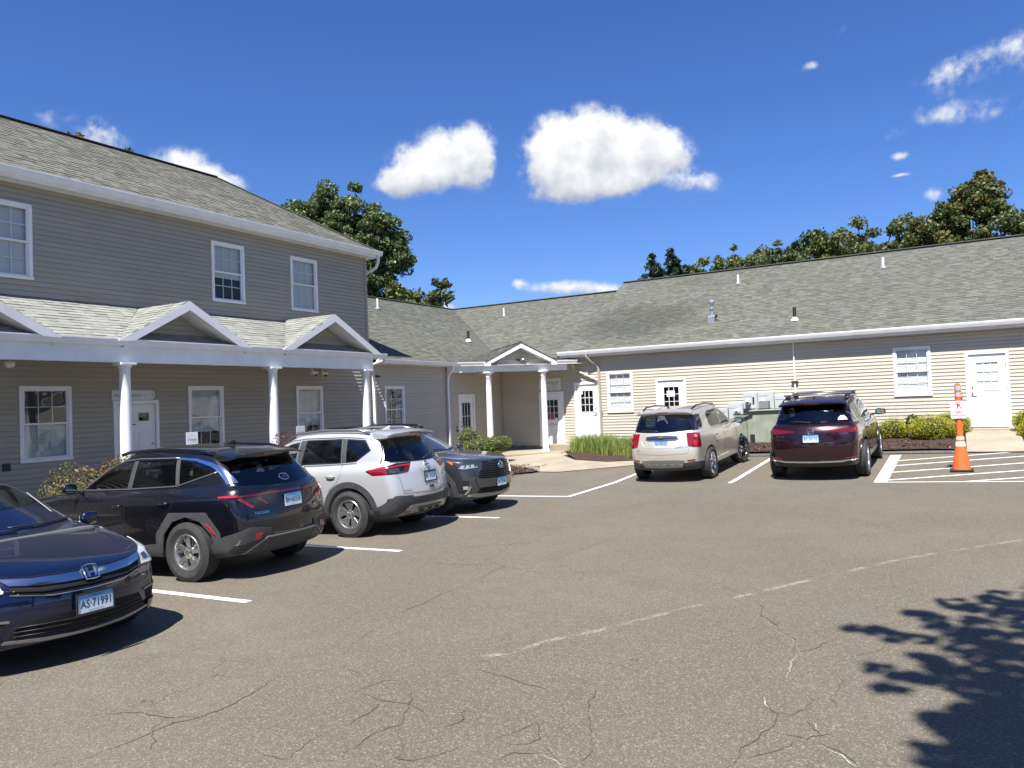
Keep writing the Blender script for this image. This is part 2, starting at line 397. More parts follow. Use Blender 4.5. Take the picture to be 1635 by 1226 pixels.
for c in ([(545+780/3,903.5),(545+930/3,912),(545+1050/3,921)],[(545+1380/3,917),(545+1540/3,925)],[(1090+395/3,990),(1090+450/3,1006),(1090+530/3,1021),(1090+548/3,1045),(1090+500/3,1083)],[(1090+395/3,1113),(1090+415/3,1131)],[(1090+690/3,1196),(1090+840/3,1226)],[(545+960/3,1204),(545+1090/3,1226)],[(1090+600/3,1152),(1090+640/3,1165)]): crack(mb, c, .007)
mb.build('crack_filling', GR, kind='structure')
# concrete walks, porch slabs, mulch ------------------------------
CONC = mat('concrete', (.30, .262, .195), .85, var=.14, vscale=1.2, bump=.3, bscale=90, bdist=.003)
def slab(name, poly, ztop, thick=.35, m=CONC, parent=None, kind='structure', bev=.012):
    mb = MB(); zf = ztop if callable(ztop) else (lambda x, y: ztop)
    n = len(poly); top = [(x, y, zf(x, y)) for x, y in poly]; bot = [(x, y, zf(x, y)-thick) for x, y in poly]
    mb.add(top+bot, [tuple(range(n)), tuple(range(2*n-1, n-1, -1))]+[(i, n+i, n+(i+1) % n, (i+1) % n) for i in range(n)])
    return mb.build(name, m, kind=kind, bevel=bev, parent=parent)
MULCH = mat('mulch', (.055, .031, .024), .95, var=.6, vscale=22, bump=1., bscale=70, bdist=.03)
def patch(name, poly, zf, m, dz, amp=0, cell=.12, kind='structure'):
    bm = bmesh.new(); vs = [bm.verts.new((x, y, 0)) for x, y in poly]; bm.faces.new(vs)
    xs = [p[0] for p in poly]; ys = [p[1] for p in poly]
    x = min(xs)+cell
    while x < max(xs): bmesh.ops.bisect_plane(bm, geom=bm.verts[:]+bm.edges[:]+bm.faces[:], plane_co=(x, 0, 0), plane_no=(1, 0, 0)); x += cell
    y = min(ys)+cell
    while y < max(ys): bmesh.ops.bisect_plane(bm, geom=bm.verts[:]+bm.edges[:]+bm.faces[:], plane_co=(0, y, 0), plane_no=(0, 1, 0)); y += cell
    rr_ = random.Random(5)
    for v in bm.verts:
        edge = any(len(e.link_faces) < 2 for e in v.link_edges)
        v.co.z = zf(v.co.x, v.co.y)+dz+(0 if edge else rr_.uniform(0, amp))+EYE
    me = bpy.data.meshes.new(name); bm.to_mesh(me); bm.free(); me.materials.append(m)
    me.polygons.foreach_set('use_smooth', [True]*len(me.polygons))
    o = bpy.data.objects.new(name, me); COL.objects.link(o); o['kind'] = kind
    return o
ZPAD = -1.755
def zwalk(x, y):   # walk falls from the porch slab to the lot
    d = (x+12.9)*.7071-(y-24.0)*.7071   # distance in front of the slab edge
    return max(min(ZPAD-.05-.085*max(d, 0), ZPAD), g(x, y)+.012)
slab('porch_slab', [(-15.2, 21.2), (-14.7, 21.55), (-12.15, 24.1), (-11.95, 24.45), (-11.95, 25.4), (-15.2, 25.4)], ZPAD, .5)
patch('walkway', [(-13.75, 22.45), (-12.95, 21.6), (-12.2, 20.3), (-10.15, 18.9), (-9.6, 18.78), (-7.95, 20.0), (-7.0, 20.75), (-7.3, 21.35), (-9.0, 20.9), (-10.4, 21.6), (-11.35, 22.8), (-11.6, 24.4), (-12.15, 24.05)], zwalk, CONC, .004, .001, .25)
def zbedL(x, y): return max(g(x, y)+.03, ZPAD-.12-.1*max(0, (x+13)))
patch('mulch_bed', [(-15.2, 17.0), (-12.9, 17.2), (-10.3, 18.6), (-10.15, 18.9), (-12.2, 20.3), (-12.95, 21.6), (-13.8, 22.4), (-15.2, 21.15)], lambda x, y: g(x, y)+.05+.02*max(0, -12-x), MULCH, 0, .05, .14)
def zbedR(x, y):
    t = min(max((y-21.9)/3.4, 0), 1)
    return g(x, y)*(1-t)+(-1.33)*t*1.0+(.0)
def zbedM(x, y):
    t = min(max((y-21.6)/3.6, 0), 1); return g(x, y)*(1-t)+(-1.55+.02*(x+12))*t
patch('mulch_bed', [(-11.3, 22.85), (-10.35, 21.65), (-9.0, 20.95), (-7.3, 21.4), (-6.2, 22.3), (-3.0, 22.2), (-.55, 22.2), (.12, 22.0), (.12, 25.4), (-11.55, 25.4), (-11.5, 24.4)], lambda x, y: zbedM(x, y)+.02, MULCH, 0, .05, .14)
patch('mulch_bed', [(1.35, 21.6), (5, 21.6), (5, 25.4), (1.35, 25.4)], lambda x, y: zbedR(x, y)+.02, MULCH, 0, .05, .14)
patch('walkway', [(.12, 21.72), (1.35, 21.6), (1.35, 24.9), (.12, 24.9)], lambda x, y: g(x, y)*(1-min(1, max(0, (y-21.7)/3.1)))+(-1.27)*min(1, max(0, (y-21.7)/3.1)), CONC, .03, .0, .4)
slab('door_step', [(.1, 24.85), (1.4, 24.85), (1.4, 25.4), (.1, 25.4)], -1.2, .3)
slab('door_step', [(-12.75, 24.35), (-11.85, 24.35), (-11.85, 25.4), (-12.75, 25.4)], -1.53, .35)
# strip of broken asphalt between beds and lot
OLD = mat('old_asphalt_edge', (.10, .095, .09), .95, var=.5, vscale=16, bump=.8, bscale=60, bdist=.01)
patch('asphalt_edge', [(-6.2, 21.75), (-1.1, 21.72), (.1, 21.62), (.12, 22.02), (-.55, 22.22), (-3, 22.22), (-6.2, 22.32)], lambda x, y: g(x, y), OLD, .02, .012, .12)
# ---------------------------------------------------------------- building kit
def siding_mat(name='vinyl_siding', k=1.):
    m = bpy.data.materials.new(name); m.use_nodes = True; t = NT(m.node_tree); b = t.n['Principled BSDF']
    a = t.add('ShaderNodeAttribute', attribute_name='tone'); c = t.add('ShaderNodeTexCoord').outputs['Object']
    mp = t.add('ShaderNodeMapping', {'Vector': c, 'Scale': (1, 1, 3.)}); n = t.noise(mp.outputs[0], 1.1, 5, .65)
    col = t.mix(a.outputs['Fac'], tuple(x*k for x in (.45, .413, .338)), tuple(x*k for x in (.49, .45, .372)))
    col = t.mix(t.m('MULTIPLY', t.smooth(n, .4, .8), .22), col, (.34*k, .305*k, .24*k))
    t.l.new(col, b.inputs['Base Color']); b.inputs['Roughness'].default_value = .52; b.inputs['Specular IOR Level'].default_value = .35
    return m
SIDING = siding_mat(); SIDING_SHADE = siding_mat('shade_darkened_siding', .76)  # second is the same siding, its colour darkened to stand for the shaded facade
WHITE = mat('white_trim', (.78, .78, .77), .42, var=.05, vscale=3)
WDOOR = mat('white_door_paint', (.76, .76, .76), .38, var=.03, vscale=2)
VINYL = mat('window_vinyl', (.74, .74, .74), .4)
CAULK = mat('aluminium_coil', (.70, .70, .69), .35, var=.06, vscale=5)
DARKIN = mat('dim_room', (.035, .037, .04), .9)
TANT = mat('tan_trim', (.34, .30, .245), .55)
FOUND = mat('foundation', (.2, .19, .17), .9, var=.3)
BLINDM = mat('blind_slat', (.70, .70, .67), .6)
def shingle_mat(name, a, b_, stain=0.):
    m = bpy.data.materials.new(name); m.use_nodes = True; t = NT(m.node_tree); p = t.n['Principled BSDF']
    at = t.add('ShaderNodeAttribute', attribute_name='tone'); c = t.add('ShaderNodeTexCoord').outputs['Object']
    n = t.noise(c, 260, 3, .7); big = t.noise(c, .22, 5, .65); rnd = t.add('ShaderNodeObjectInfo').outputs['Random']
    f = t.m('ADD', at.outputs['Fac'], t.m('MULTIPLY', t.m('SUBTRACT', n, .5), .5), clamp=True)
    col = t.mix(f, a, b_)
    col = t.mix(t.m('MULTIPLY', t.smooth(big, .42, .75), .28), col, (.085, .088, .075))
    if stain:
        sx = t.add('ShaderNodeSeparateXYZ', {0: c}); wob = t.noise(c, .9, 4, .6)
        dx = t.m('DIVIDE', t.m('SUBTRACT', sx.outputs[0], 1.7), 2.6); dy = t.m('DIVIDE', t.m('SUBTRACT', sx.outputs[1], 1.4), 1.7)
        q = t.m('ADD', t.m('ADD', t.m('MULTIPLY', dx, dx), t.m('MULTIPLY', dy, dy)), t.m('MULTIPLY', t.m('SUBTRACT', wob, .5), 2.2))
        col = t.mix(t.m('MULTIPLY', t.m('SUBTRACT', 1., t.smooth(q, .1, 1.5)), stain), col, (.045, .047, .042))
    t.l.new(col, p.inputs['Base Color']); p.inputs['Roughness'].default_value = .92; p.inputs['Specular IOR Level'].default_value = .2
    bn = t.add('ShaderNodeBump', {'Height': n, 'Strength': .5, 'Distance': .003}); t.l.new(bn.outputs[0], p.inputs['Normal'])
    return m
SHG = shingle_mat('grey_green_shingles', (.088, .092, .076), (.152, .156, .130), .55)
SHP = shingle_mat('pale_shingles', (.20, .206, .184), (.285, .292, .262))
SHT = shingle_mat('upper_shingles', (.095, .096, .080), (.168, .168, .144))
RIDGEM = mat('ridge_vent', (.035, .035, .033), .9)
def glass_mat(name='window_glass', tint=(.75, .8, .8), refl=.10, wave=.0, dark=0.):
    m = bpy.data.materials.new(name); m.use_nodes = True; t = NT(m.node_tree); t.n.clear()
    tr = t.add('ShaderNodeBsdfTransparent', {'Color': (*tint, 1)}); gl = t.add('ShaderNodeBsdfGlossy', {'Roughness': .015, 'Color': (.95, .97, 1, 1)})
    lw = t.add('ShaderNodeLayerWeight', {'Blend': .5}); f = t.m('ADD', t.m('MULTIPLY', t.m('POWER', lw.outputs[1], 5.), .95), refl+.045, clamp=True)
    if wave:
        c = t.add('ShaderNodeTexCoord').outputs['Object']; n = t.noise(c, 1.6, 1, .4, .4)
        bn = t.add('ShaderNodeBump', {'Height': n, 'Strength': 1., 'Distance': wave}); t.l.new(bn.outputs[0], gl.inputs['Normal']); t.l.new(bn.outputs[0], lw.inputs['Normal'])
    mx = t.add('ShaderNodeMixShader', {0: f, 1: tr.outputs[0], 2: gl.outputs[0]}); t.add('ShaderNodeOutputMaterial', {0: mx.outputs[0]})
    return m
WGLASS = glass_mat('window_glass', (.78, .82, .82), .03, wave=.018)
UGLASS = glass_mat('upper_window_glass', (.85, .88, .88), -.02)
CGLASS = glass_mat('clear_window_glass', (.93, .95, .95), .02)
DGLASS = glass_mat('door_glass', (.35, .37, .38), .03)
STEEL = mat('brushed_steel', (.42, .41, .39), .35, metal=.9)
BLACKP = mat('black_plastic', (.02, .02, .021), .5)
class Wall:
    def __init__(s, o, u, n): s.o = Vector((o[0], o[1], 0)); s.u = Vector((u[0], u[1], 0)).normalized(); s.n = Vector((n[0], n[1], 0)).normalized()
    def P(s, u, z, out=0.): p = s.o+s.u*u+s.n*out; return (p.x, p.y, z)
    def box(s, mb, u0, u1, z0, z1, o0, o1, mi=0): mb.obox(s.P(u0, z0, o0), s.u*(u1-u0), s.n*(o1-o0), (0, 0, z1-z0), mi)
COURSE = .1016
def siding(name, wall, u0, u1, z0, z1, openings=(), clip=None, parent=None, m=None):
    V = []; F = []; tone = []
    rg = random.Random(len(name)*37+int(u0*10))
    n = int(math.ceil((z1-z0)/COURSE))
    for i in range(n):
        za = z0+i*COURSE; zb = min(za+COURSE, z1)
        lv = sorted(set([za, zb]+[z for o_ in openings for z in o_[2:4] if za+.003 < z < zb-.003]))
        for zl, zh in zip(lv[:-1], lv[1:]):
          iv = [(u0, u1)]
          for (a, b_, c, d) in openings:
            if min(zh, d)-max(zl, c) > .001:
                nv = []
                for (p, q) in iv:
                    if b_ <= p or a >= q: nv.append((p, q)); continue
                    if a > p: nv.append((p, a))
                    if b_ < q: nv.append((b_, q))
                iv = nv
          gp = .011 if abs(zl-za) < 1e-6 else 0
          oL = .020-.017*(zl-za)/COURSE; oH = .020-.017*(zh-za)/COURSE
          for (p, q) in iv:
              cuts = [p]; x = p+rg.uniform(.6, 3.7)
              while x < q-.4: cuts.append(x); x += 3.66
              cuts.append(q)
              for k in range(len(cuts)-1):
                  a, b_ = cuts[k], cuts[k+1]; bump = .0012*(k % 2)
                  aa, ab, ba, bb = a, b_, a, b_
                  if clip:
                      l0, r0 = clip(zl); l1, r1 = clip(zh); aa, ab = max(a, l0), min(b_, r0); ba, bb = max(a, l1), min(b_, r1)
                      if aa >= ab: continue
                      if ba > bb: ba = bb = (ba+bb)/2
                  j = len(V)
                  V += [wall.P(aa, zl+gp, oL+bump), wall.P(ab, zl+gp, oL+bump), wall.P(bb, zh, oH), wall.P(ba, zh, oH), wall.P(aa, zl+gp+.001, -.004), wall.P(ab, zl+gp+.001, -.004), wall.P(aa, zl, -.004), wall.P(ab, zl, -.004)]
                  F += [(j, j+1, j+2, j+3), (j+4, j+5, j+1, j), (j+6, j+7, j+5, j+4)]; t_ = rg.random(); tone += [t_, t_, t_]
    o = fastmesh(name, np.array(V), np.array(F), m or (SIDING_SHADE if parent is not None and 'two storey' in str(parent.get('label')) else SIDING), parent, attr=tone, kind='stuff')
    return o
def shingles(name, poly, mat_, parent, expo=.143, tab=.2, singles=0, lap=.0):
    """poly: planar 3D points; tabs laid in courses from the eave up"""
    P = [Vector(p) for p in poly]; nrm = Vector((0, 0, 0))
    for i in range(len(P)): a, b_ = P[i], P[(i+1) % len(P)]; nrm += a.cross(b_)
    nrm.normalize()
    if nrm.z < 0: nrm = -nrm
    u = Vector((0, 0, 1)).cross(nrm).normalized(); v = nrm.cross(u).normalized(); o = min(P, key=lambda p: p.z)
    UV = [((p-o).dot(u), (p-o).dot(v)) for p in P]; vmax = max(q[1] for q in UV)
    # base sheet
    mb = MB(); mb.add([p-nrm*.004 for p in P], [tuple(range(len(P)))]); base = mb.build(name, SHG if mat_ is None else mat_, parent)
    def span(vv):
        xs = []
        for i in range(len(UV)):
            (x0, y0), (x1, y1) = UV[i], UV[(i+1) % len(UV)]
            if abs(y0-y1) < 1e-6:
                if abs(y0-vv) < 1e-4: xs += [x0, x1]
                continue
            if min(y0, y1)-1e-6 <= vv <= max(y0, y1)+1e-6: xs.append(x0+(x1-x0)*(vv-y0)/(y1-y0))
        return (min(xs), max(xs)) if len(xs) >= 2 else None
    rg = np.random.default_rng(len(poly)*31+int(vmax*100)); C = []; T = []
    nr = int(vmax/expo)+1
    for r in range(nr):
        va = r*expo; vb = min((r+1)*expo, vmax-1e-4)
        if vb-va < .02: continue
        s0, s1 = span(va+1e-4), span(vb)
        if not s0 or not s1: continue
        lo = min(s0[0], s1[0]); hi = max(s0[1], s1[1]); off = rg.uniform(0, tab)
        xs = np.arange(lo-off, hi+tab, tab)+0
        jit = rg.uniform(-.05, .05, len(xs)); xs = xs+jit
        for a, b_ in zip(xs[:-1], xs[1:]):
            a0, b0 = max(a, s0[0]), min(b_, s0[1]); a1, b1 = max(a, s1[0]), min(b_, s1[1])
            if b0-a0 < .015 and b1-a1 < .015: continue
            if b0 < a0: a0 = b0 = min(max((a0+b0)/2, s0[0]), s0[1])
            if b1 < a1: a1 = b1 = min(max((a1+b1)/2, s1[0]), s1[1])
            C.append((a0+.002, b0-.002, a1+.002, b1-.002, va, vb+.006, rg.choice([.006, .010, .015])))
    C = np.array(C); n = len(C); h = C[:, 6]; z = np.zeros(n)+.0015
    cols = [(C[:, 0], C[:, 4], h), (C[:, 1], C[:, 4], h), (C[:, 3], C[:, 5], z), (C[:, 2], C[:, 5], z), (C[:, 0], C[:, 4], z-.003), (C[:, 1], C[:, 4], z-.003)]
    uu_, vv_, nn_ = np.array(u), np.array(v), np.array(nrm); oo = np.array(o)
    V = np.stack([oo+a[:, None]*uu_+b_[:, None]*vv_+c[:, None]*nn_ for a, b_, c in cols], 1).reshape(-1, 3)
    k = np.arange(n)[:, None]*6
    F = np.concatenate([k+np.array([0, 1, 2, 3]), k+np.array([4, 5, 1, 0]), k+np.array([4, 0, 3, 3-0]), k+np.array([5, 2, 1, 1])], 1).reshape(-1, 4)
    F = np.concatenate([(k+np.array([0, 1, 2, 3])), (k+np.array([4, 5, 1, 0]))], 1).reshape(-1, 4)
    tone = np.clip(rg.beta(1.6, 1.6, n)+np.where(h > .01, .12, -.05), 0, 1)
    full = [i for i in range(n) if abs(C[i, 0]-C[i, 2]) < 1e-6 and abs(C[i, 1]-C[i, 3]) < 1e-6]
    take = set(); single_meshes = {}
    if singles:
        full.sort(key=lambda i: (Vector(oo+C[i, 0]*uu_+C[i, 4]*vv_)).length); take = set(full[:singles])
        off = wpos(parent)
        for i in sorted(take):
            wd = round((C[i, 1]-C[i, 0])/.02)*.02; key = (wd, C[i, 6], int(tone[i]*4))
            if key not in single_meshes:
                me = bpy.data.meshes.new('shingle'); hh = C[i, 6]; L_ = C[i, 5]-C[i, 4]
                me.from_pydata([(0, 0, hh), (wd, 0, hh), (wd, L_, .0015), (0, L_, .0015), (0, 0, -.0015), (wd, 0, -.0015)], [], [(0, 1, 2, 3), (4, 5, 1, 0), (4, 0, 3), (5, 2, 1)])
                me.materials.append(mat_); at = me.attributes.new('tone', 'FLOAT', 'FACE'); at.data.foreach_set('value', [float(tone[i])]*4); single_meshes[key] = me
            ob = bpy.data.objects.new('shingle', single_meshes[key]); COL.objects.link(ob); ob.parent = parent
            p = Vector(oo+C[i, 0]*uu_+C[i, 4]*vv_); Mx = Matrix((u, v, nrm)).transposed().to_4x4(); Mx.translation = (p.x-off.x, p.y-off.y, p.z+EYE-off.z)
            ob.matrix_local = Mx
    keep = np.array([i for i in range(n) if i not in take])
    F2 = F.reshape(n, 2, 4)[keep].reshape(-1, 4)
    fastmesh('shingle_field', V, F2, mat_, parent, attr=np.repeat(tone[keep], 2), kind='stuff')
    return u, v, nrm, o
def gutter(parent, a, b_, out, z, h=.125, d=.12, name='gutter', m=None):
    """K-style gutter from a to b (2D), projecting along out, rim height z"""
    A = Vector((a[0], a[1], 0)); B = Vector((b_[0], b_[1], 0)); O = Vector((out[0], out[1], 0)).normalized(); Z = Vector((0, 0, 1))
    prof = [(-d, z), (-d, z-h), (-d*.35, z-h), (-.012, z-h*.45), (0, z-.02), (0, z), (-.014, z), (-.014, z-.012)]
    prof2 = [(-d+.01, z-.004), (-d+.01, z-.03), (-.02, z-.03), (-.016, z-.012)]
    mb = MB(); L = len(prof)
    for E_ in (A, B): mb.v += [tuple(E_+O*x+Z*zz) for x, zz in prof]
    for i in range(L-1): mb.f.append((i, i+1, L+i+1, L+i)); mb.m.append(0)
    mb.f.append(tuple(range(L-2))); mb.m.append(0); mb.f.append(tuple(range(L, 2*L-2))[::-1]); mb.m.append(0)
    k = len(mb.v)
    for E_ in (A, B): mb.v += [tuple(E_+O*x+Z*zz) for x, zz in prof2]
    for i in range(3): mb.f.append((k+i, k+i+1, k+4+i+1, k+4+i)); mb.m.append(0)
    return mb.build(name, m or WHITE, parent)
def downspout(parent, path, w_=.075, m=None, label=None):
    mb = MB(); mb.tube(path, w_*.62, 4, flat=(1.0, .8)); o = mb.build('downspout', m or WHITE, parent, bevel=.004)
    if label: o['label'] = label
    return o
def window(parent, wall, u0, u1, z0, z1, cols=3, rows=4, blind=None, name='window', trim=.065, double=True, tint=None, curtain=False):
    mb = MB(); B = wall.box
    B(mb, u0, u1, z1-trim, z1, -.01, .034); B(mb, u0-.008, u1+.008, z0, z0+trim*.9, -.01, .048)
    B(mb, u0, u0+trim, z0+trim*.9, z1-trim, -.01, .034); B(mb, u1-trim, u1, z0+trim*.9, z1-trim, -.01, .034)
    fr = mb.build(name, WHITE, parent, bevel=.004)
    a, b_, c, d = u0+trim, u1-trim, z0+trim*.9, z1-trim; mid = (c+d)/2; s_ = .034
    for (lo, hi, oo) in ((mid-.012, d, .006), (c, mid+.018, -.016)) if double else ((c, d, .0),):
        mb = MB(); B(mb, a, b_, hi-s_, hi, oo-.03, oo+.012); B(mb, a, b_, lo, lo+s_, oo-.03, oo+.012); B(mb, a, a+s_, lo+s_, hi-s_, oo-.03, oo+.012); B(mb, b_-s_, b_, lo+s_, hi-s_, oo-.03, oo+.012)
        mb.build('sash', VINYL, fr)
        mb = MB(); mb.quad(wall.P(a+s_, lo+s_, oo-.004), wall.P(b_-s_, lo+s_, oo-.004), wall.P(b_-s_, hi-s_, oo-.004), wall.P(a+s_, hi-s_, oo-.004)); mb.build('pane', tint or WGLASS, fr)
        mb = MB(); rws = rows//2 if double else rows
        for i in range(1, cols): x = a+s_+(b_-a-2*s_)*i/cols; B(mb, x-.008, x+.008, lo+s_, hi-s_, oo-.018, oo-.008)
        for j in range(1, rws): z = lo+s_+(hi-lo-2*s_)*j/rws; B(mb, a+s_, b_-s_, z-.008, z+.008, oo-.0175, oo-.0085)
        if cols > 1: mb.build('muntin_grid', VINYL, fr)
    # dim room behind
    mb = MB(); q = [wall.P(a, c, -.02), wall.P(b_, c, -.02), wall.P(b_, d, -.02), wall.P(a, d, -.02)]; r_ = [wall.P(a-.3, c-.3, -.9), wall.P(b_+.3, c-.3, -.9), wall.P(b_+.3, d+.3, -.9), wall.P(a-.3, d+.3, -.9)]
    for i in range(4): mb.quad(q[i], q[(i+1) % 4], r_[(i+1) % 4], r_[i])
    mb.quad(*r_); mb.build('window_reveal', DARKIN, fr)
    if blind:
        lo, hi, ang = blind; mb = MB(); z = c+(d-c)*lo; zt = c+(d-c)*hi
        while z < zt:
            mb.quad(wall.P(a, z, -.055), wall.P(b_, z, -.055), wall.P(b_, z+.048*math.cos(ang), -.055-.048*math.sin(ang)), wall.P(a, z+.048*math.cos(ang), -.055-.048*math.sin(ang))); z += .042
        o = mb.build('blind', BLINDM, fr); o['kind'] = 'stuff'
    if curtain:
        mb = MB(); n = 26
        for side in (0, 1):
            for i in range(n):
                fa = [.0+.34*(i+k)/n for k in (0, 1)]; ps = []
                for k, f_ in enumerate(fa): ps.append((a+(b_-a)*(f_ if side == 0 else 1-f_), -.10+.03*math.sin((i+k)*1.9)))
                mb.quad(wall.P(ps[0][0], c, ps[0][1]), wall.P(ps[1][0], c, ps[1][1]), wall.P(ps[1][0]*.55+.45*(a if side == 0 else b_) if False else ps[1][0], d, ps[1][1]), wall.P(ps[0][0], d, ps[0][1]))
        mb.build('curtain', mat('curtain', (.42, .41, .39), .9), fr, smooth=True)
    return fr
def door(parent, wall, u0, u1, z0, z1, lites='nine', hinge=1, name='door', zglass=None, label=None):
    """u0..u1 incl. casing"""
    T = .075; B = wall.box; mb = MB()
    B(mb, u0, u0+T, z0, z1, -.02, .03); B(mb, u1-T, u1, z0, z1, -.02, .03); B(mb, u0+T, u1-T, z1-T, z1, -.02, .03); B(mb, u0+T, u1-T, z0, z0+.035, -.04, .05)
    fr = mb.build('door_frame', WHITE, None if parent is None else parent, bevel=.004)
    a, b_, c, d = u0+T+.006, u1-T-.006, z0+.04, z1-T-.006; wd = b_-a; ht = d-c; mb = MB()
    if lites == 'nine': g0, g1, h0, h1 = a+wd*.21, b_-wd*.21, c+ht*.50, c+ht*.885
    elif lites == 'tall': g0, g1, h0, h1 = a+wd*.19, b_-wd*.19, c+ht*.17, c+ht*.89
    else: g0 = None
    O = -.012
    if g0 is not None:
        B(mb, a, g0, c, d, -.05, O); B(mb, g1, b_, c, d, -.05, O); B(mb, g0, g1, h1, d, -.05, O); B(mb, g0, g1, c, h0, -.05, O)
        B(mb, g0-.02, g1+.02, h1, h1+.022, O, O+.012); B(mb, g0-.02, g1+.02, h0-.022, h0, O, O+.012); B(mb, g0-.02, g0, h0, h1, O, O+.012); B(mb, g1, g1+.02, h0, h1, O, O+.012)
    else:
        tz0, tz1 = c+ht*.815, c+ht*.905; w1 = (a+wd*.16, a+wd*.40); w2 = (a+wd*.56, a+wd*.84)
        B(mb, a, b_, c, tz0, -.05, O); B(mb, a, b_, tz1, d, -.05, O); B(mb, a, w1[0], tz0, tz1, -.05, O); B(mb, w1[1], w2[0], tz0, tz1, -.05, O); B(mb, w2[1], b_, tz0, tz1, -.05, O)
        for q in (w1, w2):
            B(mb, q[0]-.02, q[1]+.02, tz1, tz1+.02, O, O+.012); B(mb, q[0]-.02, q[1]+.02, tz0-.02, tz0, O, O+.012); B(mb, q[0]-.02, q[0], tz0, tz1, O, O+.012); B(mb, q[1], q[1]+.02, tz0, tz1, O, O+.012)
    dr = mb.build(name, WDOOR, parent, bevel=.003)
    if label: dr['label'] = label
    # raised panels
    if lites == 'nine': pans = [(a+wd*.14, a+wd*.44, c+ht*.08, c+ht*.24), (a+wd*.56, a+wd*.86, c+ht*.08, c+ht*.24), (a+wd*.14, a+wd*.44, c+ht*.29, c+ht*.42), (a+wd*.56, a+wd*.86, c+ht*.29, c+ht*.42)]
    elif lites == 'tall': pans = []
    else: pans = [(a+wd*.13, a+wd*.44, c+ht*.08, c+ht*.33), (a+wd*.56, a+wd*.87, c+ht*.08, c+ht*.33), (a+wd*.13, a+wd*.44, c+ht*.38, c+ht*.70), (a+wd*.56, a+wd*.87, c+ht*.38, c+ht*.70)]
    for (x0, x1, y0, y1) in pans:
        mb = MB(); e = .012
        for (p, q, r_, s_) in ((x0, x1, y1-e, y1), (x0, x1, y0, y0+e), (x0, x0+e, y0+e, y1-e), (x1-e, x1, y0+e, y1-e)): B(mb, p, q, r_, s_, O, O+.006)
        B(mb, x0+.04, x1-.04, y0+.04, y1-.04, O, O+.005)
        mb.build('panel', WDOOR, dr, bevel=.002)
    if g0 is not None:
        cols_, rows_ = (3, 3) if lites == 'nine' else (3, 3)
        for i in range(cols_):
            for j in range(rows_):
                x0 = g0+(g1-g0)*i/cols_; x1 = g0+(g1-g0)*(i+1)/cols_; y0 = h0+(h1-h0)*j/rows_; y1 = h0+(h1-h0)*(j+1)/rows_
                mb = MB(); mb.quad(wall.P(x0, y0, -.03), wall.P(x1, y0, -.03), wall.P(x1, y1, -.03), wall.P(x0, y1, -.03)); mb.build('pane', zglass or DGLASS, dr)
        mb = MB()
        for i in range(1, cols_): x = g0+(g1-g0)*i/cols_; B(mb, x-.009, x+.009, h0, h1, -.028, O)
        for j in range(1, rows_): y = h0+(h1-h0)*j/rows_; B(mb, g0, g1, y-.009, y+.009, -.0275, O-.0005)
        mb.build('muntin_grid', WDOOR, dr)
    else:
        for q in (w1, w2):
            mb = MB(); mb.quad(wall.P(q[0], tz0, -.03), wall.P(q[1], tz0, -.03), wall.P(q[1], tz1, -.03), wall.P(q[0], tz1, -.03)); mb.build('pane', DGLASS, dr)
    mb = MB(); B(mb, a-.1, b_+.1, c, d+.05, -.5, -.49); mb.build('dark_hall', DARKIN, dr)
    hx = a+.07 if hinge > 0 else b_-.07; mb = MB()
    p = Vector(wall.P(hx, c+.93, O)); q = Vector(wall.P(hx, c+.93, .05)); mb.tube([p, q], .026, 10); sg = 1 if hinge > 0 else -1
    mb.tube([q, Vector(wall.P(hx+sg*.11, c+.925, .05))], .011, 8); mb.build('door_handle', STEEL, dr, smooth=False)
    mb = MB(); mb.tube([wall.P(hx, c+1.08, O), wall.P(hx, c+1.08, .012)], .024, 10); mb.build('deadbolt', STEEL, dr)
    for zz in (.2, .5, .82):
        mb = MB(); x = b_+.004 if hinge > 0 else a-.004; B(mb, x-.008, x+.008, c+ht*zz, c+ht*zz+.09, O, .005); mb.build('hinge', STEEL, dr)
    return dr
def column(parent, x, y, z0, z1, r=.10):
    mb = MB(); H = z1-z0
    prof = [(0, 0), (r*1.3, 0), (r*1.3, .05), (r*1.18, .055), (r*1.22, .09), (r*1.05, .12)]
    for i in range(9): t_ = i/8; prof.append((r*(1.0-.17*t_**1.6), .13+(H-.33)*t_))
    rt = r*.83
    prof += [(rt*1.08, H-.19), (rt*1.08, H-.17), (rt, H-.165), (rt, H-.12), (rt*1.12, H-.10), (rt*1.3, H-.07), (rt*1.36, H-.045)]
    mb.lathe(prof, (x, y, z0), 28); o = mb.build('column', WHITE, parent, auto=.7)
    s_ = r*1.32; mb = MB(); mb.box(x-s_, x+s_, y-s_, y+s_, z1-.045, z1-.001); mb.build('column_cap', WHITE, o, bevel=.004)
    return o
def cap_line(parent, a, b_, w_=.13, name='ridge_cap', m=None, h=.02):
    mb = MB(); a = Vector(a); b_ = Vector(b_); mb.tube([a, b_], w_*.5, 6, flat=(1, h/w_*2)); return mb.build(name, m or RIDGEM, parent)
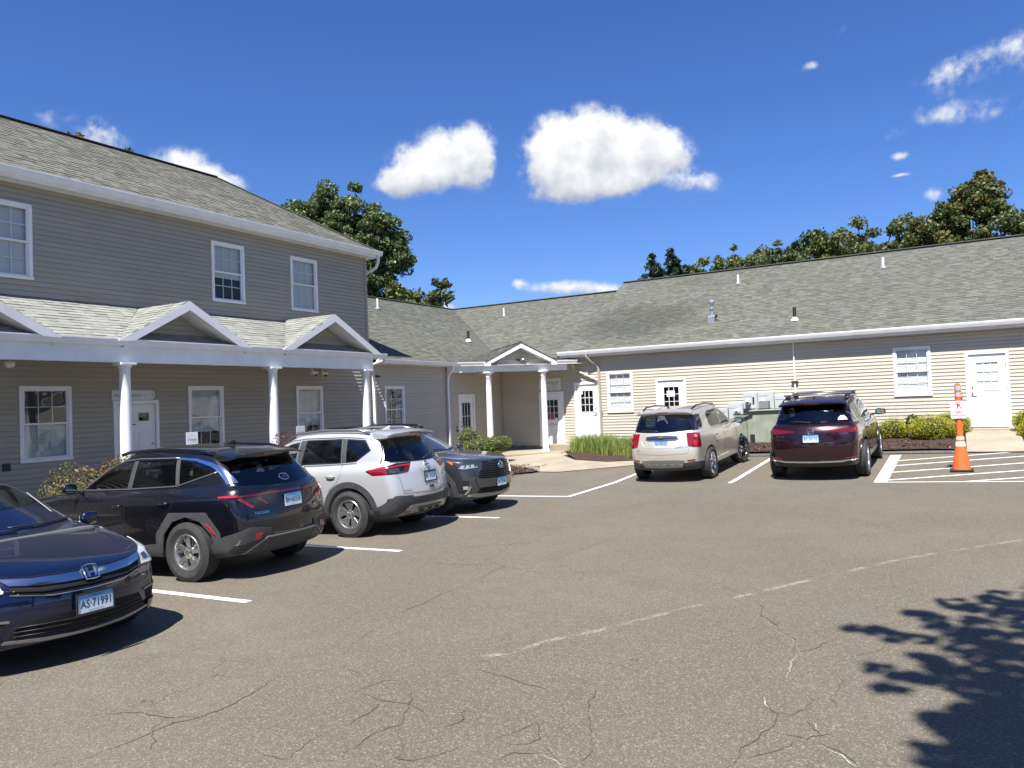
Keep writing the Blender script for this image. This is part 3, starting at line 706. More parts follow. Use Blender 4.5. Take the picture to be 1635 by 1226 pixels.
# ================================================================ two storey office building
B1 = empty('office_building', (-15.2, 8.0, -2.15), 0, 'two storey sided office building with hipped shingle roof and a long white columned porch', 'building')
WL = Wall((-15.2, 0), (0, 1), (1, 0))          # u = y, out = +x
XE = -14.8
LW = [(7.81, 8.79), (11.46, 12.43), (14.77, 15.75), (3.9, 4.88)]; UW = [(7.13, 8.11), (12.20, 13.17), (14.70, 15.68), (2.9, 3.88)]
ops = [(a, b_, -.78, .67) for a, b_ in LW]+[(a, b_, 2.69, 4.14) for a, b_ in UW]+[(9.66, 10.71, -1.72, .36)]
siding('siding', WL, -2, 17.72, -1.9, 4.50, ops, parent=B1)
mb = MB(); WL.box(mb, -2, 17.72, -2.5, -1.9, -.1, -.005); mb.build('foundation', FOUND, B1)
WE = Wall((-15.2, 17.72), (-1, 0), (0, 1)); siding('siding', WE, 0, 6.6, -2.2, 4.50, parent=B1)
mb = MB(); mb.box(-15.22, -15.165, 17.66, 17.745, -2.2, 4.47); mb.build('corner_post', TANT, B1, bevel=.004)
mb = MB(); mb.box(-21.9, -15.3, -2, 17.6, -2.3, 4.4); mb.build('building_core', DARKIN, B1)
# roof: pitch .629, hip end towards +y
EZ = 4.70; yh = 18.1; t_ = 3.32; pz = .629
rid = (-14.8-t_, yh-t_, EZ+pz*t_); rid0 = (-14.8-t_, -6, EZ+pz*t_)
XB = -14.8-2*t_
shingles('roof_plane', [(-14.86, -6, EZ-.02), (-14.86, yh-.06, EZ-.02), rid, rid0], SHT, B1)
mb = MB(); mb.tri((-14.86, yh-.06, EZ-.02), (XB, yh-.06, EZ-.02), rid); mb.quad((XB, -6, EZ-.02), rid0, rid, (XB, yh-.06, EZ-.02)); mb.build('rear_roof', SHT, B1)
cap_line(B1, (rid0[0], rid0[1], rid0[2]+.015), (rid[0], rid[1], rid[2]+.008), .22, 'ridge_vent', h=.03)
cap_line(B1, (-14.9, yh-.1, EZ+.0), rid, .2, 'hip_cap', SHT, h=.03)
mb = MB(); mb.box(XB, -14.92, -6, yh-.12, 4.50, 4.515); mb.build('soffit', CAULK, B1)
mb = MB(); mb.box(-14.94, -14.915, -6, yh-.12, 4.50, 4.69); mb.box(XB, -14.94, yh-.145, yh-.12, 4.50, 4.69); mb.build('fascia', WHITE, B1)
gutter(B1, (-14.8, -6), (-14.8, yh), (1, 0), 4.705, .135, .115)
gutter(B1, (XB, yh-.01), (-14.82, yh-.01), (0, 1), 4.70, .13, .11)
downspout(B1, [(-14.86, 17.95, 4.60), (-14.88, 17.95, 4.40), (-15.0, 17.97, 4.22), (-15.62, 17.80, 3.92), (-15.62, 17.80, 2.2)], .085)
for i, (a, b_) in enumerate(UW): window(B1, WL, a, b_, 2.69, 4.14, 3, 4, blind=(.0, 1., .3) if i in (0, 2) else (.4, 1., .3), tint=UGLASS)
for i, (a, b_) in enumerate(LW): window(B1, WL, a, b_, -.78, .67, 3, 4, blind=(0., .5, .35) if i == 0 else (.25, 1., .3), curtain=False)
door(B1, WL, 9.66, 10.71, -1.70, .36, 'two', hinge=-1, label='white panelled door with two small square lights')
mb = MB(); put_text(mb, 'To Entrance', .035, WL.P(10.1, -.16, -.009), (0, 1, 0), (0, 0, 1), 0, .17, bold=.002); mb.build('door_lettering', BLACKP, B1)
mb = MB(); WL.box(mb, 7.50, 7.63, -.90, -.76, 0, .05); mb.build('vent_box', mat('dark_vent', (.03, .03, .03), .6), B1, bevel=.01)
# porch ----------------------------------------------------------
XP = -13.45; ZG = 1.46; XB2 = -13.62; YEND = 15.98
GAB = [(6.02, 1.6, 2.33), (10.25, 1.53, 2.33), (14.48, 1.73, 2.40)]
WALLZ = 2.36; pp = (WALLZ-ZG)/(15.2-13.5)
def zpor(x): return ZG+pp*(-13.5-x)
def porch_seg(y0, y1, s0, s1, singles=0):
    """piece of porch roof between two gables; y0,y1 along the eave, s0,s1 along the wall"""
    shingles('roof_plane', [(-13.5, y0, ZG), (-13.5, y1, ZG), (-15.19, s1, WALLZ), (-15.19, s0, WALLZ)], SHP, B1, singles=singles)
def gable(yc, hw, zp):
    # ridge from the rake face back to the wall / roof
    xr = -15.19; zr = WALLZ-.02 if zp > WALLZ-.03 else zp
    xback = min(-13.5-(zp-ZG)/pp, -13.5); xback = max(xback, -15.19)
    pk = (-13.44, yc, zp); bk = (xback, yc, zp)
    for sg in (-1, 1):
        f0 = (-13.44, yc+sg*hw, ZG+.005)
        shingles('gable_roof', [f0, pk, bk] if sg < 0 else [f0, bk, pk], SHP, B1, singles=18)
        # rake board
        d = Vector((0, -sg*hw, zp-ZG)); L = d.length; dn = d.normalized(); up = Vector((0, dn.z*sg, abs(dn.y))).normalized()
        a = Vector((-13.46, yc+sg*hw, ZG-.01)); mb = MB(); cz = .165/dn.y*(-sg) if False else .165/abs(dn.y)
        mb.prism([(-13.47, yc+sg*(hw+.02), ZG-.005), (-13.47, yc, zp-.005), (-13.47, yc, zp-cz), (-13.47, yc+sg*(hw-.30), ZG+.30*(zp-ZG)/hw-cz+.01), (-13.47, yc+sg*(hw+.02), ZG-.03)], (.035, 0, 0)); mb.build('rake_board', WHITE, B1, bevel=.003)
        mb = MB(); a2 = Vector((-13.93, yc+sg*hw, ZG-.01)); mb.obox(a2-up*.155, Vector((.45, 0, 0)), d, up*.012); mb.build('rake_soffit', CAULK, B1)
        mb = MB(); mb.tube([a+up*.003+Vector((.012, 0, 0)), a+d+up*.003+Vector((.012, 0, 0))], .012, 5); mb.build('drip_edge', RIDGEM, B1)
    wg = Wall((-13.92, yc), (0, 1), (1, 0)); zb = zpor(-13.92)-.02; sl = (zp-ZG)/hw
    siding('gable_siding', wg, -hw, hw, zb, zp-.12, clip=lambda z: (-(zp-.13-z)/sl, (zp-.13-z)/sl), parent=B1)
for gq in GAB: gable(*gq)
# roof between and in front of the gables
def tip(yc, hw, zp):
    xb = max(-13.5-(zp-ZG)/pp, -15.19); return yc
porch_seg(7.56, 8.78, GAB[0][0]-.03, GAB[1][0]+.03, 130); porch_seg(11.72, 12.81, GAB[1][0]-.03, GAB[2][0]+.03, 90); porch_seg(16.21, 16.32, GAB[2][0]+.0, 16.3); porch_seg(2.2, 4.42, 2.2, GAB[0][0])
for (yc, hw, zp) in GAB:
    shingles('eave_strip', [(-13.5, yc-hw-.02, ZG), (-13.5, yc+hw+.02, ZG), (-13.93, yc+hw-.3, zpor(-13.93)), (-13.93, yc-hw+.3, zpor(-13.93))], SHP, B1)
mb = MB(); mb.box(-13.66, -13.54, 2, YEND, 1.04, 1.40); mb.box(-15.2, -13.66, YEND-.12, YEND, 1.04, 1.40); mb.build('porch_beam', WHITE, B1, bevel=.004)
mb = MB(); mb.box(-15.2, -13.66, 2, YEND-.12, 1.36, 1.375); mb.build('porch_ceiling', CAULK, B1)
mb = MB(); mb.box(-15.15, -13.56, 2.0, 16.35, 1.375, 1.385); mb.tri((-15.19, 16.33, 1.38), (-13.52, 16.33, 1.38), (-15.19, 16.33, 2.33)); mb.build('porch_soffit', CAULK, B1)
gutter(B1, (XP, 2), (XP, 16.5), (1, 0), ZG+.02, .13, .11)
for yc in (5.27, 8.90, 12.53, 15.72): column(B1, -13.60, yc, -1.86, 1.04, .115)
mb = MB(); mb.obox((-13.3, 16.38, 1.22), (-.1, 0, 0), (0, .35, 0), (0, 0, .07)) if False else None
downspout(B1, [(-13.52, 16.42, 1.36), (-13.6, 16.5, 1.30), (-14.9, 17.35, 1.24), (-15.05, 17.7, 1.15), (-15.10, 17.82, .98), (-15.10, 17.84, -1.9)], .085)
slab('porch_floor', [(-15.2, 2), (-13.3, 2), (-13.3, 16.2), (-15.2, 16.2)], -1.86, .5, m=mat('shaded_concrete_porch', (.17, .15, .12), .9, var=.2))  # concrete colour darkened to cut light bounced onto the porch wall
patch('mulch_bed', [(-13.29, 2), (-12.55, 2), (-12.55, 16.2), (-13.29, 16.2)], lambda x, y: g(x, y)+.05, MULCH, 0, .04, .16)['kind'] = 'structure'
# ================================================================ long single storey wing
B2 = empty('office_building', (-12, 26, -1.6), 0, 'long L-shaped single storey office wing with cream siding, grey roof and a corner portico', 'building')
siding('siding', WL, 17.74, 25.4, -1.9, 1.36, [(18.40, 19.37, -.78, .67), (22.41, 23.45, -1.74, .37)], parent=B2)
window(B2, WL, 18.40, 19.37, -.78, .67, 3, 4, blind=None, curtain=True)
door(B2, WL, 22.41, 23.45, -1.72, .37, 'tall', hinge=-1 if False else 1, label='white door with three by three tall lights behind the round bush')
mb = MB(); WL.box(mb, 17.74, 25.3, -2.5, -1.9, -.1, -.005); mb.build('foundation', FOUND, B2)
WR = Wall((0, 25.4), (1, 0), (0, -1))         # u = x, out = -y
doorsR = [(-13.56, -12.54, -1.65, .36), (-12.10, -11.12, -1.43, .65), (-8.99, -7.93, -1.4, .65), (.20, 1.25, -1.17, .955)]
winsR = [(-10.80, -9.83, -.48, .965), (-1.63, -.65, -.24, 1.21), (4.4, 5.4, -.24, 1.21), (8, 9, -.24, 1.21)]
siding('siding', WR, -15.2, 22, -1.62, 1.56, doorsR+winsR, parent=B2)
mb = MB(); WR.box(mb, -15.2, 22, -2.4, -1.62, -.1, -.004); mb.build('foundation', FOUND, B2)
mb = MB(); mb.box(-15.2, 22, 25.5, 38, -1.9, 1.4); mb.box(-28, -15.3, 18, 38, -1.9, 1.3); mb.build('building_core', DARKIN, B2)
mb = MB(); mb.box(-15.19, -15.13, 25.33, 25.385, -1.75, 1.3); mb.build('corner_post', TANT, B2)
for q in winsR: window(B2, WR, *q, 3, 4, blind=(0, 1, .42), tint=CGLASS)
pn = mat('papered_glass', (.5, .56, .54), .12, var=.1, vscale=6)
D2 = door(B2, WR, *doorsR[0], 'nine', hinge=1, label='white entrance door under the portico with lettering below its glass')
D3 = door(B2, WR, *doorsR[1], 'nine', hinge=-1, label='sunlit white nine light door above the concrete step')
D4 = door(B2, WR, *doorsR[2], 'nine', hinge=1, label='white nine light door with a paper notice on its glass')
D5 = door(B2, WR, *doorsR[3], 'nine', hinge=1, zglass=pn, label='white door with papered nine light window at the end of the concrete walk')
PAPER = mat('paper', (.8, .8, .78), .7)
mb = MB(); WR.box(mb, -8.62, -8.34, -.0+.02, .22, -.0115, -.0095); mb.build('paper_notice', PAPER, D4)
mb = MB(); WR.box(mb, -11.88, -11.78, .22, .36, -.0115, -.0095); mb.build('paper_notice', PAPER, D3)
mb = MB(); WR.box(mb, -12.93, -12.84, -.70, -.60, -.0115, -.0095); mb.build('paper_notice', PAPER, D2)
REDP = mat('red_sticker', (.5, .05, .05), .5); mb = MB(); WR.box(mb, -13.10, -13.0, -.66, -.42, -.0115, -.0095); mb.build('sticker', REDP, D2)
NAVY = mat('sign_ink', (.03, .05, .09), .5)
mb = MB(); put_text(mb, 'ProHealth', .07, WR.P(-13.05, -.86, -.008), (1, 0, 0), (0, 0, 1), 0, .42); mb.build('door_lettering', NAVY, D2); mb = MB(); put_text(mb, 'PHYSICIANS', .025, WR.P(-13.05, -.92, -.008), (1, 0, 0), (0, 0, 1), 0, .30); mb.build('door_lettering', NAVY, D2)
# roofs: M1 (along y), M2 and right wing (along x), common pitch
pm = .475; E1 = 1.46; RY = 32.06; RX = -21.86; RZ = E1+pm*7.06
shingles('roof_plane', [(-14.86, 17.75, E1-.03), (-14.86, 21.85, E1-.03), (-16.19, 26.39, 2.12), (RX, RY, RZ), (RX, 17.75, RZ)], SHG, B2)
shingles('roof_plane', [(-16.19, 26.39, 2.12), (-11.80, 24.97, 1.445), (-11.9, 25.05, 1.48), (-12.58, 25.06, 1.485), (-12.58, RY, RZ), (RX, RY, RZ)], SHG, B2)
pr = .4776; RZ2 = 1.774+pr*(RY-25.0)
shingles('roof_plane', [(-12.55, 25.06, 1.795), (22, 25.06, 1.795), (22, RY, RZ2), (-12.60, RY, RZ2)], SHG, B2)
mb = MB(); mb.quad((-12.6, 25.1, 1.50), (-12.6, RY, RZ-.02), (-12.6, RY, RZ2), (-12.6, 25.1, 1.79)); mb.build('rake_board', mat('weathered_rake', (.2, .2, .18), .8), B2)
mb = MB(); mb.quad((RX, 17.75, RZ), (RX, RY, RZ), (-28.9, 39, E1), (-28.9, 17.75, E1)); mb.quad((RX, RY, RZ), (-12.6, RY, RZ), (-12.6, 39, E1), (-28.9, 39, E1)); mb.quad((-12.6, RY, RZ2), (22, RY, RZ2), (22, 39, E1), (-12.6, 39, E1)); mb.build('rear_roof', SHG, B2)
cap_line(B2, (RX, 17.8, RZ+.01), (RX, RY, RZ+.01), .24, 'ridge_vent', h=.045); cap_line(B2, (RX, RY, RZ+.01), (-12.6, RY, RZ+.01), .24, 'ridge_vent', h=.045); cap_line(B2, (-12.62, RY, RZ2+.012), (22, RY, RZ2+.012), .26, 'ridge_vent', h=.05)
cap_line(B2, (-16.19, 26.39, 2.125), (RX, RY, RZ+.005), .05, 'valley_flashing', mat('valley_dark', (.06, .062, .055), .9), h=.012)  # dark strip laid along the valley
# eaves
mb = MB(); mb.box(-15.2, -14.92, 17.75, 21.9, 1.32, 1.335); mb.build('soffit', CAULK, B2)
gutter(B2, (-14.8, 17.75), (-14.8, 21.9), (1, 0), E1+.01, .13, .115)
mb = MB(); mb.box(-12.5, 22, 25.1, 25.42, 1.56, 1.575); mb.build('soffit', CAULK, B2)
mb = MB(); mb.box(-12.52, 22, 25.115, 25.13, 1.575, 1.77); mb.build('fascia', WHITE, B2)
gutter(B2, (-12.55, 24.98), (22, 24.98), (0, -1), 1.785, .14, .125)
mb = MB(); mb.box(-15.2, 22, 25.386, 25.5, 1.5, 1.6); mb.build('frieze', TANT, B2)
downspout(B2, [(-14.90, 21.78, 1.34), (-14.93, 21.76, 1.22), (-15.08, 21.73, 1.05), (-15.12, 21.72, .85), (-15.12, 21.72, -1.75)], .08)
downspout(B2, [(-11.95, 25.02, 1.66), (-11.95, 25.04, 1.56), (-11.2+.02, 25.28, 1.30), (-11.07, 25.32, 1.15), (-11.05, 25.33, -1.4)], .085, m=mat('tan_downspout', (.40, .35, .29), .5)) if False else None
DSM = mat('tan_downspout', (.42, .37, .30), .5)
downspout(B2, [(-11.42, 25.05, 1.66), (-11.42, 25.06, 1.55), (-11.30, 25.2, 1.38), (-11.13, 25.30, 1.26), (-11.08, 25.33, 1.1), (-11.06, 25.33, -1.4)], .085, m=DSM, label='tan downspout beside the sunlit door')
downspout(B2, [(-11.9, 24.9, 1.30), (-11.93, 25.1, 1.20), (-12.02, 25.31, 1.13), (-11.12, 25.31, .70)], .075, m=DSM, label='slanting leader pipe running to the tan downspout')
# white conduit with clamp
mb = MB(); mb.tube([(-4.42, 25.34, 1.56), (-4.42, 25.34, -.5)], .022, 8); cd = mb.build('conduit', WHITE, B2); mb = MB(); mb.box(-4.52, -4.32, 25.30, 25.37, .30, .36); mb.build('conduit_clamp', BLACKP, cd)
# portico --------------------------------------------------------
s2 = math.sqrt(.5)
def FP_(s, out, z): return (-14.8+s*s2+out*s2, 21.89+s*s2-out*s2, z)    # along the diagonal face
Ua = Vector((s2, s2, 0)); Na = Vector((s2, -s2, 0))
fL = .96; fR = 3.52; pc = 2.26; Q = (-16.19, 26.39, 2.12); ZR = 2.12
A_ = (-14.84, 21.87, E1-.02); Bp = FP_(4.30, -.02, 1.445)
shingles('portico_roof', [A_, FP_(fL, 0, E1), Q], SHG, B2, singles=30)
shingles('portico_roof', [FP_(fL, .06, E1), FP_(pc, .06, ZR), Q], SHG, B2, singles=30)
shingles('portico_roof', [FP_(fR, .06, E1), Q, FP_(pc, .06, ZR)], SHG, B2)
shingles('portico_roof', [FP_(fR, 0, E1), Bp, Q], SHG, B2)
cap_line(B2, FP_(pc, .05, ZR+.004), (Q[0], Q[1], Q[2]+.004), .1, 'ridge_cap', mat('valley_dark'), h=.02)
gutter(B2, FP_(0, .01, 0)[:2], FP_(fL+.2, .01, 0)[:2], Na, E1+.005, .11, .11)
gutter(B2, FP_(fR-.22, .01, 0)[:2], FP_(4.35, .01, 0)[:2], Na, E1+.0, .11, .11)
def fbox(mb, s0, s1, o0, o1, z0, z1): mb.obox(FP_(s0, o0, z0), Ua*(s1-s0), Na*(o1-o0), (0, 0, z1-z0))
mb = MB(); fbox(mb, -.35, 4.0, -.30, -.13, 1.12, 1.34); fbox(mb, fL+.1, fL+.24, -2.4, -.30, 1.12, 1.33); mb.build('porch_beam', WHITE, B2, bevel=.004)
mb = MB(); fbox(mb, .1, 4.4, -.128, -.02, 1.335, 1.35); fbox(mb, -.3, 4.6, -3.2, -.13, 1.34, 1.352); mb.build('porch_ceiling', CAULK, B2)
WG = Wall((-14.8, 21.89), (s2, s2), (s2, -s2)); sl = (ZR-E1)/(pc-fL)
WG2 = Wall(FP_(0, -.20, 0)[:2], (s2, s2), (s2, -s2))
siding('gable_siding', WG2, fL, fR, 1.345, ZR-.1, clip=lambda z: (pc-(ZR-.12-z)/sl, pc+(ZR-.12-z)/sl), parent=B2)
for sg in (-1, 1):
    s0 = pc+sg*(pc-fL); a = Vector(FP_(s0, .03, E1-.005)); d = Ua*(-sg*(pc-fL))+Vector((0, 0, ZR-E1)); up = d.cross(Na).normalized(); up = up if up.z > 0 else -up
    hwp = pc-fL; cz = .165*math.hypot(hwp, ZR-E1)/hwp; mb = MB()
    mb.prism([FP_(s0+sg*.02, .02, E1-.005), FP_(pc, .02, ZR-.005), FP_(pc, .02, ZR-cz), FP_(s0-sg*.25, .02, E1+.25*(ZR-E1)/hwp-cz+.02), FP_(s0+sg*.02, .02, E1-.03)], Na*.035); mb.build('rake_board', WHITE, B2, bevel=.003)
    mb = MB(); mb.obox(a-up*.165-Na*.26, Na*.26, d, up*.012); mb.build('rake_soffit', CAULK, B2)
    mb = MB(); mb.tube([a+up*.002+Na*.038, a+d+up*.002+Na*.038], .011, 5); mb.build('drip_edge', RIDGEM, B2)
    mb = MB(); fbox(mb, s0-.02 if sg < 0 else s0-.2, s0+.2 if sg < 0 else s0+.02, -.12, .05, E1-.15, E1-.02); mb.build('rake_return', WHITE, B2, bevel=.004)
for s_ in (1.10, 3.10): p = FP_(s_, -.16, 0); column(B2, p[0], p[1], ZPAD-.02, 1.12, .112)
mb = MB(); c0 = Vector(FP_(2.36, -.17, 1.50)); mb.lathe([(0, -.035), (.07, -.035), (.12, -.02), (.13, 0), (.11, .045), (.05, .07), (0, .072)], c0+Na*.1, 16); mb.build('porch_light', mat('lamp_metal', (.35, .33, .30), .3, metal=.9), B2, smooth=True)
mb = MB(); mb.obox(c0-Ua*.22-Na*.02+Vector((0, 0, -.02)), Ua*.3, Na*.1, (0, 0, .06)); mb.build('lamp_bracket', BLACKP, B2)
# roof vents ------------------------------------------------------
def zM1(x): return E1+pm*(-14.8-x)
def zRW(y): return 1.774+pr*(y-25.0)
PVC = mat('vent_pipe_white', (.72, .70, .66), .5, var=.15, vscale=9); GALV = mat('galvanised', (.5, .5, .5), .35, metal=.7, var=.1)
def vent(x, y, z, h, r, m, name, flash=GALV, fr=.13):
    mb = MB(); mb.lathe([(r, -.1), (r, h), (r*.8, h), (r*.8, h-.05)], (x, y, z), 12); o = mb.build(name, m, B2, smooth=False)
    mb = MB(); mb.lathe([(fr, -.03), (fr*.95, .02), (r*1.25, .09), (r*1.1, .1)], (x, y, z), 12); mb.build('vent_flashing', flash, o)
vent(-20.2, 24.24, zM1(-20.2), .42, .04, PVC, 'vent_pipe'); vent(-17.85, 30.32, E1+pm*5.32, .38, .04, PVC, 'vent_pipe')
vent(-7.21, 30.30, zRW(30.3), .36, .045, PVC, 'vent_pipe'); vent(-2.11, 30.29, zRW(30.29), .38, .045, PVC, 'vent_pipe')
FLS = mat('flashing_white', (.7, .7, .7), .4)
vent(-17.16, 26.21, zM1(-17.16), .42, .055, BLACKP, 'black_vent_pipe', FLS); vent(-4.48, 26.19, zRW(26.19), .42, .055, BLACKP, 'black_vent_pipe', FLS)
mb = MB(); z = zRW(26.76); mb.box(-7.43, -7.20, 26.6, 26.85, z-.1, z+.16); st = mb.build('flue_box', GALV, B2, bevel=.02)
mb = MB(); mb.lathe([(.05, 0), (.05, .26), (.09, .27), (.05, .29), (.05, .42), (.13, .5), (.12, .58), (.05, .5)], (-7.31, 26.74, z+.14), 14); mb.build('flue_pipe', GALV, st)
mb = MB(); mb.tube([(-7.22, 26.72, z+.10), (-7.13, 26.72, z+.17)], .045, 8); mb.build('flue_elbow', BLACKP, st)
# security cameras and floodlight under the porch
def cam_unit(x, y, z, lab):
    t = empty('security_camera', (x, y, z), 0, lab, 'camera')
    mb = MB(); mb.box(x-.05, x+.06, y-.09, y+.09, z-.05, z+.03); mb.build('housing', WHITE, t, bevel=.015)
    mb = MB(); mb.lathe([(0, -.07), (.03, -.06), (.045, -.03), (.045, 0)], (x+.02, y+.03, z-.03), 12); mb.build('lens_dome', BLACKP, t, smooth=True)
    mb = MB(); mb.tube([(x, y, z), (x-.08, y, z+.1), (x-.1, y, z+.34)], .014, 6); mb.build('bracket', WHITE, t)
cam_unit(-14.6, 14.87, 1.0, 'left of the two white security cameras under the porch beam'); cam_unit(-14.6, 15.24, .99, 'right of the two white security cameras, beside the corner column')
t = empty('floodlight', (-15.1, 17.95, .95), 0, 'small black floodlight on the wall beside the white downspout', 'floodlight')
mb = MB(); WL.box(mb, 18.02, 18.14, .93, .99, .01, .10); mb.build('lamp_head', BLACKP, t, bevel=.01); mb = MB(); WL.box(mb, 17.97, 18.03, .93, 1.0, .0, .04); mb.build('bracket', BLACKP, t)
t = empty('wall_lamp', (-14.6, 7.35, 1.0), 0, 'white lamp under the porch beam at the left edge of the photo', 'lamp'); mb = MB(); mb.lathe([(0, -.06), (.06, -.05), (.085, 0), (.07, .05), (0, .06)], (-14.5, 7.32, 1.02), 14); mb.build('lamp_shade', WHITE, t, smooth=True); mb = MB(); mb.tube([(-14.5, 7.32, 1.06), (-14.5, 7.32, 1.37)], .012, 6); mb.build('stem', WHITE, t)
# card readers and keypads
for (wl, u, z, lab) in ((WR, .06, -.27, 'black keypad beside the white door at the end of the walk'), (WL, 22.28, -.83, 'small black box beside the tall light door'), (WR, -11.05, -.47, 'small keypad right of the sunlit nine light door')):
    p = wl.P(u, z); t = empty('keypad', p, 0, lab, 'keypad'); mb = MB(); wl.box(mb, u-.035, u+.035, z-.1, z+.08, .0, .045); mb.build('housing', BLACKP, t, bevel=.006); mb = MB(); wl.box(mb, u-.02, u+.02, z-.03, z+.05, .045, .048); mb.build('key_panel', WHITE, t)
# hanging signs ----------------------------------------------------
SIGNW = mat('sign_white', (.62, .62, .60), .5)
t = empty('sign', WL.P(10.2, .5), 0, 'rounded white name board above the left building door, partly behind a column', 'sign')
mb = MB(); n = 10; pts = [WL.P(9.62, .37, .016), WL.P(10.52, .37, .016)]+[WL.P(10.52+.09*math.sin(a), .475-.105*math.cos(a), .016) for a in [math.pi*i/n for i in range(1, n)]]+[WL.P(10.52, .58, .016), WL.P(9.62, .58, .016)]
mb.prism(pts, (.02, 0, 0)); mb.build('board', SIGNW, t); mb = MB(); put_text(mb, 'Northwestern', .062, WL.P(9.98, .445, .0375), (0, 1, 0), (0, 0, 1), 0, .62); put_text(mb, 'L  \'  5', .06, WL.P(10.47, .445, .0375), (0, 1, 0), (0, 0, 1), 0, .2); mb.build('lettering', NAVY, t)
t = empty('sign', WR.P(-13.0, .6), 0, 'white clinic name board above the portico door, cut by a column', 'sign')
mb = MB(); WR.box(mb, -13.53, -12.63, .42, .86, .014, .035); mb.build('board', SIGNW, t, bevel=.004); mb = MB(); put_text(mb, 'ProHealth', .10, WR.P(-13.02, .66, .0365), (1, 0, 0), (0, 0, 1), 0, .62); put_text(mb, 'PHYSICIANS', .035, WR.P(-12.90, .60, .0365), (1, 0, 0), (0, 0, 1), 0, .34)
put_text(mb, 'Internal Medicine', .03, WR.P(-13.0, .535, .0365), (1, 0, 0), (0, 0, 1), 0, .42); put_text(mb, 'ENTRANCE SUITE', .032, WR.P(-13.0, .46, .0365), (1, 0, 0), (0, 0, 1), 0, .46); mb.build('lettering', NAVY, t)
# meters and utility cabinets ---------------------------------------
METG = mat('meter_grey', (.42, .44, .45), .45, var=.06); MGL = mat('meter_dial', (.5, .5, .5), .15, spec=.8)
def meter(u0, u1, z0, z1, um, zm, lab, d=.16, extra=None):
    p = WR.P((u0+u1)/2, z0); t = empty('meter_box', p, 0, lab, 'meter box'); mb = MB(); WR.box(mb, u0, u1, z0, z1, .0, d); WR.box(mb, u0+.03, (u0+u1)/2+.06, z1-.13, z1-.126, d, d+.004); mb.build('cabinet', METG, t, bevel=.008)
    if um is not None:
        mb = MB(); mb.lathe([(.095, 0), (.1, .03), (.085, .045), (.085, .10), (.06, .125), (0, .13)][::1], WR.P(um, zm, d), 18, axis='y'); 
        mb.v = [(x, 2*WR.P(0, 0, d)[1]-y, z) for x, y, z in mb.v]; o = mb.build('dial_glass', MGL, t, smooth=True)
        mb = MB(); WR.box(mb, um-.04, um+.04, zm-.03, zm+.03, d+.1, d+.134); mb.build('dial_face', BLACKP, t)
meter(-6.02, -5.57, -.47, .05, -5.86, -.27, 'pale meter box with round dial and dark latch, left of the grey vent hood'); meter(-5.555, -5.06, -.47, .06, -5.42, -.27, 'pale meter box with dial partly behind the grey hood')
meter(-6.50, -6.04, -.80, -.30, -6.22, -.56, 'lower meter box behind the green cabinet, beside the beige car'); meter(-6.80, -6.53, -.82, -.42, None, 0, 'small plain junction box left of the lower meter box'); meter(-5.02, -4.55, -.47, -.07, None, 0, 'low plain box at the right end of the meter row', .25)
mb = MB(); WR.box(mb, -5.72, -5.67, -.30, -.10, .16, .19); mb.build('latch', BLACKP, [o for o in S.objects if o.name == 'meter_box'][0])
GRN = mat('utility_green', (.235, .265, .20), .6, var=.16, vscale=3)
t = empty('transformer_cabinet', (-4.9, 24.2, -1.6), 0, 'large grey green pad mounted utility cabinet between the beige and the maroon cars', 'utility cabinet')
mb = MB(); mb.box(-5.42, -3.9, 23.75, 24.75, -1.62, -.53); mb.build('cabinet', GRN, t, bevel=.015)
mb = MB(); mb.prism([(-5.50, 23.68, -.53), (-3.82, 23.68, -.50), (-3.82, 24.82, -.47), (-5.50, 24.82, -.50)], (0, 0, .035)); mb.build('lid', GRN, t, bevel=.01)
mb = MB(); mb.prism([(-5.98, 23.9, -1.6), (-5.42, 23.78, -1.6), (-5.42, 24.7, -1.6), (-5.98, 24.6, -1.6)], (0, 0, .98)); mb.build('door_panel', GRN, t, bevel=.012)
mb = MB(); mb.box(-5.98, -5.40, 23.72, 23.78, -.63, -.60); mb.box(-5.78, -5.77, 23.83, 23.85, -1.5, -.68); mb.box(-5.60, -5.59, 23.79, 23.81, -1.5, -.68); mb.box(-5.50, -5.36, 23.735, 23.748, -1.6, -1.22); mb.build('seams', mat('dark_gap', (.015, .015, .015), .9), t)
t = empty('junction_cabinet', (-6.2, 24.5, -1.6), 0, 'narrow grey green cabinet with a sloping top behind the beige car', 'utility cabinet')
mb = MB(); mb.prism([(-6.32, 24.2, -1.62), (-6.02, 24.2, -1.62), (-6.02, 24.2, -.66), (-6.32, 24.2, -.82)], (0, .5, 0)); mb.build('cabinet', GRN, t, bevel=.012)
t = empty('vent_hood', (-5.15, 24.2, -.47), 0, 'grey square hood standing on the utility cabinet lid', 'hood'); mb = MB(); mb.box(-5.28, -5.0, 24.1, 24.35, -.46, -.22); mb.build('hood_box', mat('hood_grey', (.17, .17, .17), .5), t, bevel=.01); mb = MB(); mb.box(-5.32, -4.6, 24.05, 24.4, -.475, -.462); mb.build('base_plate', BLACKP, t)
